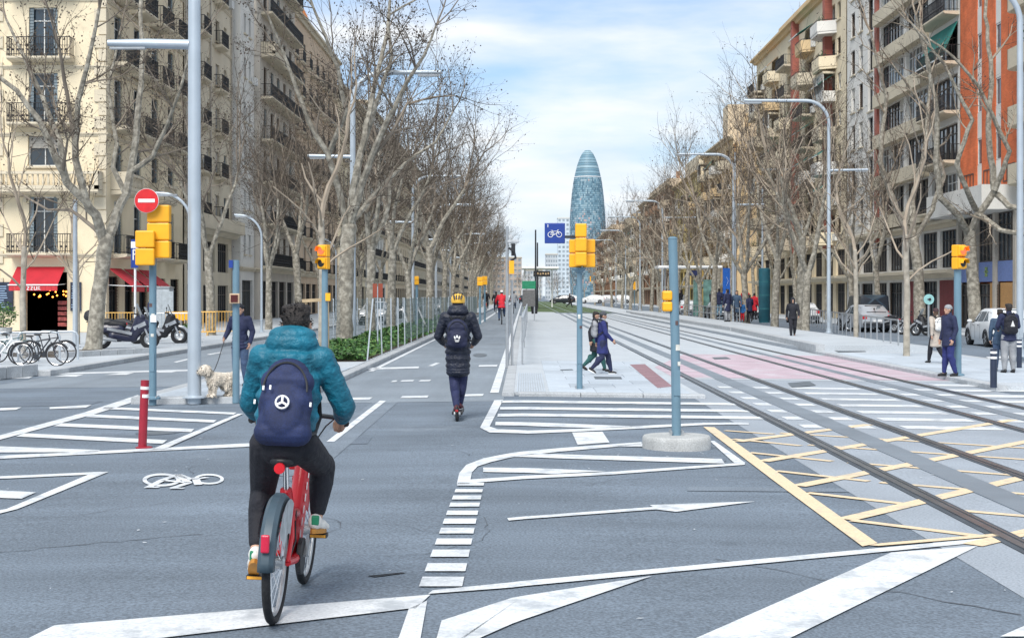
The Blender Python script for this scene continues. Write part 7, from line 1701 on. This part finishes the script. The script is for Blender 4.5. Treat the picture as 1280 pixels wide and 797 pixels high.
bm_ = D.mesh('dog_body', FUR, .011); link('body', bm_, dg); rg = random.Random(31); fm = MB()
for pl in rg.sample(range(len(bm_.polygons)), min(4200, len(bm_.polygons))):
    f = bm_.polygons[pl]; c = f.center; n_ = f.normal
    if c.z < .03: continue
    t = (n_ * .45 + Vector((rg.uniform(-.5, .5), rg.uniform(-.5, .3), -.75))).normalized(); L = rg.uniform(.035, .075); x = t.cross(n_); x = x.normalized() * .011 if x.length > 1e-3 else Vector((.011, 0, 0)); fm.add([c - x, c + x, c + t * L * .8 + n_ * .012], [(0, 1, 2)])
link('fur', fm.mesh('fur', FUR, fix=False), dg, kind='stuff'); e = MB(); e.ell((0, .472, .535), (.018, .014, .014), 8); [e.ell((s * .04, .40, .585), .012, 8) for s in (-1, 1)]; link('nose_and_eyes', e.mesh('nose_and_eyes', BLACK), dg)['kind'] = 'stuff'
hw_ = dw.matrix_basis; ls = thing('dog_leash', 'thin dark leash from the man to the cream dog', 'leash', pd); Mh = Matrix.Translation(p) @ Matrix.Rotation(math.pi - .25, 4, 'Z'); hnd = Mh @ (Vector((.27, .22, .96)) * (Hw / 1.75)); nk = Matrix.Translation(pd) @ Matrix.Rotation(math.pi / 2 + .62, 4, 'Z') @ Vector((0, .15, .40)); mid = (hnd + nk) / 2 - Vector((0, 0, .07)); b = MB(); b.tube([nk - pd, (nk.lerp(mid, .5) - pd) - Vector((0, 0, .03)), mid - pd, mid.lerp(hnd, .5) - pd, hnd - pd], .008, 5); b.build('strap', BLACK, ls)
# ---- the people about
def stand_at(label, u, v, vtop, rz, P, jacket, tr, shoes, dz=.06, voxel=.012, **k):
    p = at(u, v, dz); H = (zat(vtop, p) - p.z) / (1.0 if not k.get('hat') else 1.012); k.setdefault('slim', 1.0); return person(label, p, rz, H, P, jacket, tr, shoes, voxel=voxel, **k), p, H
RW = -math.pi / 2
o, p, H = stand_at('walker in dark green trousers, behind the one in the royal blue coat', 744, 464, 389, RW - .1, walk(.30, 1, nod=.25), BLK, DGREEN, SHOEB, hem=.62)
o, p, H = stand_at('walker in a royal blue coat and grey knit cap crossing the platform', 753, 467.5, 388, RW + .1, walk(.27, 0, nod=.2), ROYAL, NAVY, SHOEB, hat=cloth('charcoal', (.055, .06, .07)), hem=.60, scarf=GREYC, shoe2=WHITE)
sa = Matrix.Translation(p)
backpack('pale grey rucksack on the walker in the royal blue coat', (p.x - .17, p.y, p.z + 1.02 * H / 1.75), RW + .1, .28, .38, .13, GREYC, .012)
o, p, H = stand_at('woman in a beige coat with a small white backpack near the signal on the right', 1170, 454, 384, .35, walk(.26, 0), BEIGE, BLK, SHOEB, dz=.1, hat=cloth('dark_brown', (.05, .025, .03)), hem=.56, long_hair=True, hair=HAIRB)
backpack('small white backpack on the woman in the beige coat', (p.x + .05, p.y - .145, p.z + 1.03 * H / 1.75), .35, .27, .36, .12, WHT, .012)
stand_at('man in a navy jacket, blue trousers and grey cap waiting at the right signal pole', 1186, 470, 379.5, 1.9, pose(ank=((-.13, -.10, .09), (.11, .06, .09))), NAVY, ROYAL, SHOEB, dz=.1, hat=GREYC, hem=.76)
o, p, H = stand_at('man in grey sweatpants and navy jacket seen from behind on the right pavement', 1261, 466, 379, .1, pose(ank=((-.12, -.02, .09), (.12, .0, .09)), elb=((-.27, .05, 1.17), (.27, .05, 1.17)), hand=((-.18, .25, 1.10), (.18, .25, 1.10))), NAVY, GREYC, SHOEB, dz=.1, hem=.84, slim=1.12)
backpack('black backpack with a pale triangle patch on the man in grey sweatpants', (p.x - .0, p.y - .15, p.z + .98 * H / 1.75), .1, .34, .46, .15, BLK, .012)
e = MB(); e.add([(-.05, -.10, .18), (.05, -.10, .18), (0, -.10, .32), (-.05, -.09, .18), (.05, -.09, .18), (0, -.09, .32)], [(0, 1, 2), (5, 4, 3), (0, 3, 4, 1), (1, 4, 5, 2), (2, 5, 3, 0)]); bp_ = [x for x in bpy.data.objects if x.get('label', '').startswith('black backpack with a pale')][0]; link('triangle_patch', e.mesh('triangle_patch', WHT), bp_)
stand_at('person in dark jeans standing half hidden left of the man in grey sweatpants', 1250, 464.5, 386, -.2, pose(), TEALD, DENIM, SHOEB, dz=.1, hem=.8)
stand_at('person in a black hooded jacket walking on the right tram platform', 991, 422, 372, math.pi - .1, walk(.22, 1), BLK, BLK, SHOEB, dz=.2, hem=.84, hoodup=True)
gp_ = [('person in black waiting at the left of the tram stop crowd', 890, 393, 363, .5, BLK, BLK, {}), ('person in a navy jacket and light blue jeans among the waiting people', 899, 396, 360, -.4, NAVY, LDENIM, {}), ('person in a navy coat with pale trousers among the waiting people', 909.5, 402, 361, .6, NAVY, GREYC, dict(hem=.6)), ('woman in a dark top and blue skirt facing the camera at the tram stop', 921, 402, 363, 3.0, TEALD, BLK, dict(hem=.55, long_hair=True)),
       ('person in a red jacket standing behind the child at the tram stop', 931.5, 399, 360, 2.6, REDC, NAVY, {}), ('child with a blue jacket and red trousers at the tram stop', 928, 402, 377, 3.3, cloth('bright_blue', (.03, .16, .42)), REDC, {}), ('person in dark clothes at the right end of the tram stop crowd', 937, 402, 368, .3, NAVY, BLK, dict(hem=.7)), ('person in a red coat partly hidden near the advertising column', 943, 399, 366, -.7, REDC, BLK, dict(hem=.6)),
       ('person in an orange red jacket beside the small yellow signal', 828, 388, 357, 1.2, cloth('orange_red', (.45, .06, .02)), BLK, {}), ('person in black under the tram shelter roof, left of the glass', 851, 389, 362, .9, BLK, BLK, {}), ('person in grey under the tram shelter roof, beside the one in black', 857, 390, 365, -.9, GREYC, NAVY, {})]
for i, (lb, u, v, vt, rz, j, t, k) in enumerate(gp_): stand_at(lb, u, v, vt, rz, walk(.12, i % 2) if i % 3 == 0 else pose(), j, t, SHOEB, dz=.28, voxel=.02, group='people at the right tram stop', **k)
stand_at('tiny walker in black crossing the tracks far ahead', 712, 384, 366.5, RW, walk(.34, 0), BLK, BLK, SHOEB, dz=.01, voxel=.025)
stand_at('person in dark blue standing by the red awnings behind the motorcycles', 190, 415, 371, 1.0, pose(), NAVY, BLK, SHOEB, dz=.13, voxel=.02)
# ---- far cyclists in the lane
def riding(lean=.0): return pose(hip=((-.09, .13, .97), (.09, .13, .97)), knee=((-.12, .45, .70), (.12, .52, .80)), ank=((-.13, .30, .30), (.13, .46, .50)), waist=(0, .15, 1.08), chest=(0, .27, 1.32), neck=(0, .33, 1.51), head=(0, .37, 1.65), sh=((-.19, .29, 1.46), (.19, .29, 1.46)), elb=((-.30, .42, 1.2), (.30, .42, 1.2)), hand=((-.30, .60, 1.08), (.30, .60, 1.08)), curl=1.2)
def far_bike(label, p, rz, m):
    o = thing('bicycle', label, 'bicycle', p, rz, 'far bicycles in the cycle lane'); 
    for y in (0, 1.08): wheel(o, y, .335, .31, .025, STEEL, spokes=10)
    b = MB(); b.tube([(0, .42, .29), (0, .85, .82)], .03, 8); b.tube([(0, .42, .29), (0, .22, .86)], .022, 8); b.tube([(0, .28, .66), (0, .86, .78)], .022, 8); b.tube([(0, 0, .335), (0, .42, .29)], .018, 6); b.tube([(0, 0, .335), (0, .28, .7)], .014, 6); b.tube([(0, 1.08, .335), (0, .84, .95)], .022, 8); b.build('frame', m, o)
    b = MB(); b.tube([(-.30, .62, 1.05), (-.12, .80, 1.06), (.12, .80, 1.06), (.30, .62, 1.05)], .016, 6); b.build('handlebar', BLACK, o); b = MB(); b.ell((0, .15, .88), (.08, .13, .035), 10); b.build('saddle', BLACK, o); return o
for lb, lbb, u, v, vt, rz, j, t, hat, m in (('cyclist in a bright red jacket riding ahead in the cycle lane', 'dark bicycle of the rider in the red jacket', 627, 405.5, 362, 0, REDC, DENIM, WHT, DARKM), ('far cyclist in black coming towards us on a red bicycle', 'red bicycle coming towards us in the cycle lane', 608, 389, 363, math.pi, BLK, BLK, WHT, BRED), ('far cyclist in dark clothes left of the one in red', 'black bicycle just left of the red jacketed rider', 620, 392, 364, 0, BLK, NAVY, BLK, DARKM), ('far cyclist in grey beyond the thin camera mast', 'grey bicycle beyond the thin camera mast', 642, 392, 363.5, 0, GREYC, DENIM, BLK, STEEL)):
    p = at(u, v); H = (zat(vt, p) - p.z) / 1.80 * 1.75; far_bike(lbb, p, rz, m); person(lb, p, rz, H, riding(), j, t, SHOEB, hat=hat, hem=.9, voxel=.018)

# ---------------- bicycles parked at the left edge
def parked_bike(label, p, rz, m, proto=[None]):
    o = thing('bicycle', label, 'bicycle', p, rz, 'bicycles parked at the left racks')
    o.scale = (.86,) * 3
    for y in (0, 1.05): wheel(o, y, .345, .325, .02, CHROME, spokes=24)
    b = MB(); b.tube([(0, .43, .28), (0, .82, .78)], .022, 8); b.tube([(0, .43, .28), (0, .28, .85)], .017, 8); b.tube([(0, .30, .72), (0, .82, .80)], .017, 8); b.tube([(0, .80, .94), (0, .84, .75)], .02, 8)
    for s in (-1, 1): b.tube([(s * .05, 0, .345), (s * .03, .43, .28)], .011, 6); b.tube([(s * .05, 0, .345), (s * .02, .3, .72)], .009, 6); b.tube([(s * .045, 1.05, .345), (s * .04, .86, .72)], .012, 6)
    b.build('frame', m, o, smooth=True); b = MB(); b.tube([(-.29, .66, .99), (-.2, .78, 1.0), (0, .80, .98), (.2, .78, 1.0), (.29, .66, .99)], .012, 8); b.build('handlebar', BLACK, o); b = MB(); b.ell((0, .22, .89), (.07, .13, .032), 12); b.tube([(0, .28, .8), (0, .25, .88)], .014, 8); b.build('saddle', BLACK, o); b = MB(); b.lathe([(.09, -.006), (.09, .006)], 20, (.05, .43, .28), axis='X'); b.bar((.06, .43, .28), (.065, .52, .15), .02, .012); b.bar((-.06, .43, .28), (-.065, .34, .41), .02, .012); b.build('cranks', DARKM, o)
    for yc in (0, 1.05):
        f = MB(); f.tube([(0, yc + .365 * math.cos(R(30) + R(12) * t), .345 + .365 * math.sin(R(30) + R(12) * t)) for t in range(13)], .022, 6); f.build('mudguard', m, o)
    return o
for u, v, rz, m, lb in ((28, 457.5, -1.62, DARKM, 'black bicycle with its front wheel pointing right, nearest at the left racks'), (38, 454, -1.45, DARKM, 'black bicycle at the right end of the left racks'), (-20, 456, -1.5, WHITE, 'white framed bicycle leaning at the left racks'), (-2, 453, -1.75, mat('frame_teal', (.06, .12, .13), .4), 'teal grey bicycle at the left picture edge')):
    parked_bike(lb, at(u, v, .13), rz, m)
# ---------------- motor scooters
def motor_scooter(label, p, rz, m, trim, box=True, group='parked motorcycles', sc=1.0):
    o = thing('motor_scooter', label, 'motor scooter', p, rz, group); o.scale = (sc,) * 3
    for y in (0, 1.45): wheel(o, y, .29, .235, .065, STEEL, spokes=10)
    B = Fuse(); B.cap((0, .05, .62), .14, (0, .55, .60), .17); B.cap((0, .35, .40), .15, (0, .95, .34), .14); B.cap((0, -.25, .72), .06, (0, .2, .66), .13); B.chain([(0, .95, .40), (0, 1.10, .62), (0, 1.15, .88)], [.16, .20, .17]); B.ell((0, 1.28, .74), (.15, .2, .17)); B.ell((0, 1.2, .95), (.17, .13, .10)); B.cap((0, 1.45, .56), .075, (0, 1.25, .58), .08)
    link('fairing', B.mesh('fairing', m, .02), o); J = Fuse(); J.cap((0, -.1, .80), .11, (0, .25, .80), .13); J.cap((0, .3, .76), .13, (0, .65, .72), .11); link('seat', J.mesh('seat', BLACK, .02), o)
    b = MB(); b.tube([(-.36, 1.0, 1.08), (-.15, 1.08, 1.05), (.15, 1.08, 1.05), (.36, 1.0, 1.08)], .02, 8); b.build('handlebar', BLACK, o)
    for s in (-1, 1): b = MB(); b.tube([(s * .25, 1.04, 1.06), (s * .33, 1.06, 1.2)], .01, 5); b.ell((s * .35, 1.06, 1.24), (.07, .02, .045), 10); b.build('mirror', BLACK, o)
    b = MB(); b.add([(-.17, 1.20, 1.0), (.17, 1.20, 1.0), (.14, 1.05, 1.38), (-.14, 1.05, 1.38), (-.17, 1.21, 1.0), (.17, 1.21, 1.0), (.14, 1.06, 1.38), (-.14, 1.06, 1.38)], [(0, 1, 2, 3), (7, 6, 5, 4), (0, 4, 5, 1), (1, 5, 6, 2), (2, 6, 7, 3), (3, 7, 4, 0)]); b.build('windscreen', mat('screen_grey', (.35, .38, .40), .15, spec=.8), o)
    b = MB()
    for s in (-1, 1): b.bar((s * .165, .2, .62), (s * .185, .95, .46), .02, .09); b.bar((s * .19, 1.0, .62), (s * .16, 1.35, .78), .02, .12); b.tube([(s * .07, 1.45, .29), (s * .07, 1.28, .7)], .03, 6)
    b.build('trim', trim, o); b = MB(); b.tube([(.2, .5, .25), (.22, .1, .32), (.22, -.3, .42)], [.04, .07, .06], 10); b.build('exhaust', STEEL, o); b = MB(); b.box((0, 1.46, .78), (.2, .04, .1)); b.build('headlight', CHROME, o); b = MB(); b.box((0, -.33, .70), (.2, .03, .06)); b.build('tail_light', mat('tail_red', (.6, .01, .02)), o)
    f = MB(); f.tube([(0, 1.45 + .31 * math.cos(R(20) + R(14) * t), .29 + .31 * math.sin(R(20) + R(14) * t)) for t in range(10)], .06, 8); f.build('front_mudguard', trim, o)
    if box: X = Fuse(); X.ell((0, -.32, .98), (.22, .22, .16)); X.ell((0, -.32, 1.06), (.2, .2, .13)); link('top_box', X.mesh('top_box', BLACK, .02), o); b = MB(); b.box((0, -.3, .82), (.12, .3, .03)); b.build('carrier', DARKM, o)
    return o
DBLUE = mat('scooter_navy', (.015, .018, .05), .3, spec=.7); SILV = mat('silver_paint', (.45, .47, .50), .3, .5)
motor_scooter('dark blue motor scooter with black top box behind the big pale tree trunk', at(117, 437, .13) + Vector((0, .9, 0)), -1.50, DBLUE, SILV, True, sc=1.12)
motor_scooter('black motor scooter parked behind the blue grey signal pole', at(160, 431, .13) + Vector((0, 1.2, 0)), -1.45, BLACK, SILV, False, sc=1.08)
motor_scooter('black motorcycle beside the dark blue scooter with its mirrors showing', at(130, 429, .13) + Vector((0, 2.0, 0)), -1.6, DARKM, SILV, False)
GM = 'motorcycles parked before the red shutters'
for i, (u, y, rz, lb) in enumerate(((1092, 78, .9, 'black motorcycle parked left of the slim young tree on the right'), (1104, 77.5, .75, 'black motorcycle with silver trim in the right parking row'), (1118, 76.5, .6, 'black motorcycle rightmost of those before the red doors'), (1158, 72, .8, 'dark motorcycle beside the round turquoise sign'), (1178, 70, .8, 'dark motorcycle hidden behind the man in the navy jacket'))):
    x = xat(u, y); q = Vector((x, y, gz(x) + .01)); 
    if i == 0: MR = motor_scooter(lb, q, rz, BLACK, SILV, False, GM)
    else: copy_tree(MR, q, rz, lb, .95 + .04 * (i % 3))
# ---------------- cars
def car(label, p, rz, m, L=4.3, W=1.76, H=1.48, hatch=True, group=None, van=False):
    """lofted shell; local +y is the front, origin on the ground at the middle"""
    o = thing('van' if van else 'car', label, 'van' if van else 'car', p, rz, group)
    if van: st = [(-.5, .45, 1.0, 1.72, .92, .84), (-.485, .30, 1.02, H, 1, .90), (-.1, .24, 1.02, H + .02, 1, .9), (.2, .24, 1.0, H - .04, 1, .88), (.33, .24, .98, 1.1, 1, .86), (.47, .3, .85, .9, .95, .84), (.5, .42, .7, .72, .8, .74)]
    else: st = [(-.5, .42, .72, .74, .84, .72), (-.49, .30, .92, .98, .95, .76), (-.462, .26, .96, 1.06, .98, .77), (-.42, .24, .97, H - .22, 1, .73), (-.34, .22, .97, H - .05, 1, .71), (-.2, .22, .94, H, 1, .70), (.0, .22, .92, H, 1, .69), (.10, .22, .91, H - .06, 1, .69), (.30, .22, .90, 1.01, 1, .75), (.345, .22, .88, .95, .99, .78), (.43, .25, .78, .84, .96, .76), (.485, .32, .62, .68, .88, .72), (.5, .42, .54, .57, .80, .68)]
    vs = []; k = 9
    for y, zb, zs, zr, wb, wr in st:
        w2 = W / 2 * wb; w3 = W / 2 * wr; Y = y * L; half = [(w2 * .93, zb), (w2, zb + .16), (w2, zs * .72), (w2 * .97, zs), (w3 + (w2 * .97 - w3) * .08, max(zs, zr - .07)), (w3 * .9, zr), (0, zr + .012)]
        row = [(-x, Y, z) for x, z in half[:-1]] + [(0, Y, half[-1][1])] + [(x, Y, z) for x, z in half[:-1][::-1]]; vs += row; k = len(row)
    fs = []; mi = []
    for i in range(len(st) - 1):
        for j in range(k - 1): fs.append((i * k + j, i * k + j + 1, (i + 1) * k + j + 1, (i + 1) * k + j))
        fs.append((i * k + k - 1, i * k, (i + 1) * k, (i + 1) * k + k - 1))
    fs.append(tuple(range(k))); fs.append(tuple((len(st) - 1) * k + j for j in range(k)))
    b = MB(); b.add(vs, fs); q = b.build('body', m, o, smooth=True)
    # windows stand a few mm proud of the shell
    G = MB(); ci = k // 2
    def P(i, j, t=0): return Vector(vs[i * k + j])
    def pane(pts, out): G.add([Vector(x) + Vector(out) for x in pts], [tuple(range(len(pts)))])
    n = len(st)
    rng_ = range(3, 8) if not van else range(1, 3)
    for sgn, (ja, jb) in ((-1, (3, 4)), (1, (k - 4, k - 5))):
        for (i0, i1) in (((3, 5), (5, 6), (6, 8)) if not van else ((3, 4),)):
            lo = [P(i, ja).lerp(P(i, jb), .10) for i in range(i0, i1 + 1)]; hi = [P(i, ja).lerp(P(i, jb), .90) for i in range(i0, i1 + 1)]; lo[0] += Vector((0, .05, 0)); hi[0] += Vector((0, .05, 0)); lo[-1] -= Vector((0, .05, 0)); hi[-1] -= Vector((0, .05, 0)); pane(lo + hi[::-1], (sgn * .006, 0, .003))
    a, c = (2, 4) if not van else (0, 1)
    pane([P(a, 5).lerp(P(a, 6), .1) if not van else P(0, 4) + Vector((.1, 0, -.5)), P(a, ci) , P(a, k - 6).lerp(P(a, k - 7), .1) if not van else P(0, k - 5) + Vector((-.1, 0, -.5)), P(c, k - 6).lerp(P(c, k - 7), .15), P(c, ci), P(c, 5).lerp(P(c, 6), .15)], (0, -.012, .008))
    a, c = (8, 7) if not van else (4, 3); pane([P(a, 5), P(a, ci), P(a, k - 6), P(c, k - 6), P(c, ci), P(c, 5)], (0, .012, .012))
    link('windows', G.mesh('windows', GLASS, fix=False), o)
    for y in (-.31 * L, .31 * L):
        for s in (-1, 1):
            e = MB(); e.lathe([(.20, -.1), (.30, -.1), (.325, -.07), (.325, .07), (.30, .1), (.20, .1)], 24, axis='X'); w_ = e.build('wheel', TYRE, o, (s * (W / 2 - .09), y, .32), smooth=True); e = MB(); e.lathe([(.205, -.085), (.19, .06), (.05, .075), (.02, .08)], 20, axis='X')
            for t in range(5): a_ = t * 1.2566; e.bar((.095 * s, .04 * math.cos(a_), .04 * math.sin(a_)), (.095 * s, .19 * math.cos(a_), .19 * math.sin(a_)), .05, .02, up=(1, 0, 0))
            e.build('rim', SILV, w_); e = MB(); e.tube([(s * (W / 2 + .004), y + .36 * math.cos(t * .3142), .32 + .36 * math.sin(t * .3142)) for t in range(11)], .03, 6); e.build('wheel_arch', BLACK, o)
    for s in (-1, 1):
        e = MB(); e.box((s * W * .40, -.49 * L, .82 if not van else .9), (.24, .10, .22)); e.build('tail_light', mat('tail_red', (.55, .02, .02), .25), o, bevel=.02); e = MB(); e.box((s * W * .36, .478 * L, .68), (.3, .12, .13)); e.build('headlight', CHROME, o, bevel=.02); e = MB(); e.ell((s * (W / 2 + .08), .17 * L, .98), (.10, .06, .07), 10); e.build('mirror', m, o)
    e = MB(); e.box((0, -.497 * L, .42), (W * .9, .10, .18)); e.box((0, .493 * L, .38), (W * .86, .10, .18)); e.build('bumper', DARKM, o, bevel=.03); e = MB(); e.box((0, -.506 * L, .62), (.5, .03, .11)); e.build('number_plate', WHITE, o)
    e = MB()
    for s in (-1, 1):
        for y in (-.12, .06, .2): e.box((s * (W / 2 + .001), y * L, .6), (.006, .012, .6))
        for y in (-.06, .12): e.box((s * (W / 2 + .006), y * L, .84), (.02, .14, .03))
    e.build('door_seams', DARKM, o)['kind'] = 'stuff'
    return o
CW = mat('car_white', (.66, .68, .70), .25, var=.03, spec=.7); CS = mat('car_silver', (.48, .50, .53), .28, .35, var=.03); CD = mat('car_dark', (.02, .025, .035), .25, spec=.7)
x = 18.7; y = 56.2; car('white hatchback parked beside the man in grey sweatpants', (x, y, gz(x) + .01), -.06, CW)
x = xat(1083, 78.5); cs_ = car('silver car with red tail lights parked beyond the railing', (x, 79.2, gz(x) + .01), .12, CS, hatch=True)
e = MB(); e.box((0, -.32 * 4.3, 1.27), (.9, .25, .22)); e.build('red_rear_panel', mat('tail_red', (.55, .02, .02)), cs_, bevel=.03)
car('dark van parked ahead of the silver car', (xat(1082, 92), 92, gz(18) + .01), .0, CD, 4.9, 1.9, 2.0, van=True)
gc = 'cars parked along the right service road'
for i, (xx, yy, m, lb) in enumerate(((20.3, 104, CW, 'white car parked beyond the dark van'), (16.0, 118, CD, 'dark car in the right service road behind the tram stop'), (20.2, 126, CS, 'silver car far along the right service road'), (16.2, 142, CW, 'white car far along the right service road'))): car(lb, (xx, yy, gz(xx) + .01), 0, m, group=gc)
gl_ = 'cars crossing at the far end of the avenue'
for i, (u, m, rz, lb) in enumerate(((703, CD, 1.57, 'far dark car crossing behind the walker'), (716, CW, -1.57, 'far white car right of the dark one'), (742, CW, 1.57, 'far white car under the lamp posts'), (760, CS, 1.57, 'far silver car right of the yellow signal pole'), (780, CW, 1.57, 'far white car behind the right tree row'), (633, CW, 0, 'far white car at the end of the cycle lane'), (655, CD, 0, 'far dark car near the platform shelter'))):
    y = 240; x = xat(u, y); car(lb, (x, y + 3 * i, .35), rz, m, group=gl_)
for i, (xx, yy, m, lb) in enumerate(((-9.5, 150, CS, 'grey car far along the left road'), (-9.4, 118, CD, 'dark car glimpsed between the left trees'), (-9.6, 92, CW, 'white car glimpsed behind the planted bed fence'))): car(lb, (xx, yy, gz(xx) + .01), math.pi, m, group='cars on the left road')
bpy.data.scenes.remove(TMP)
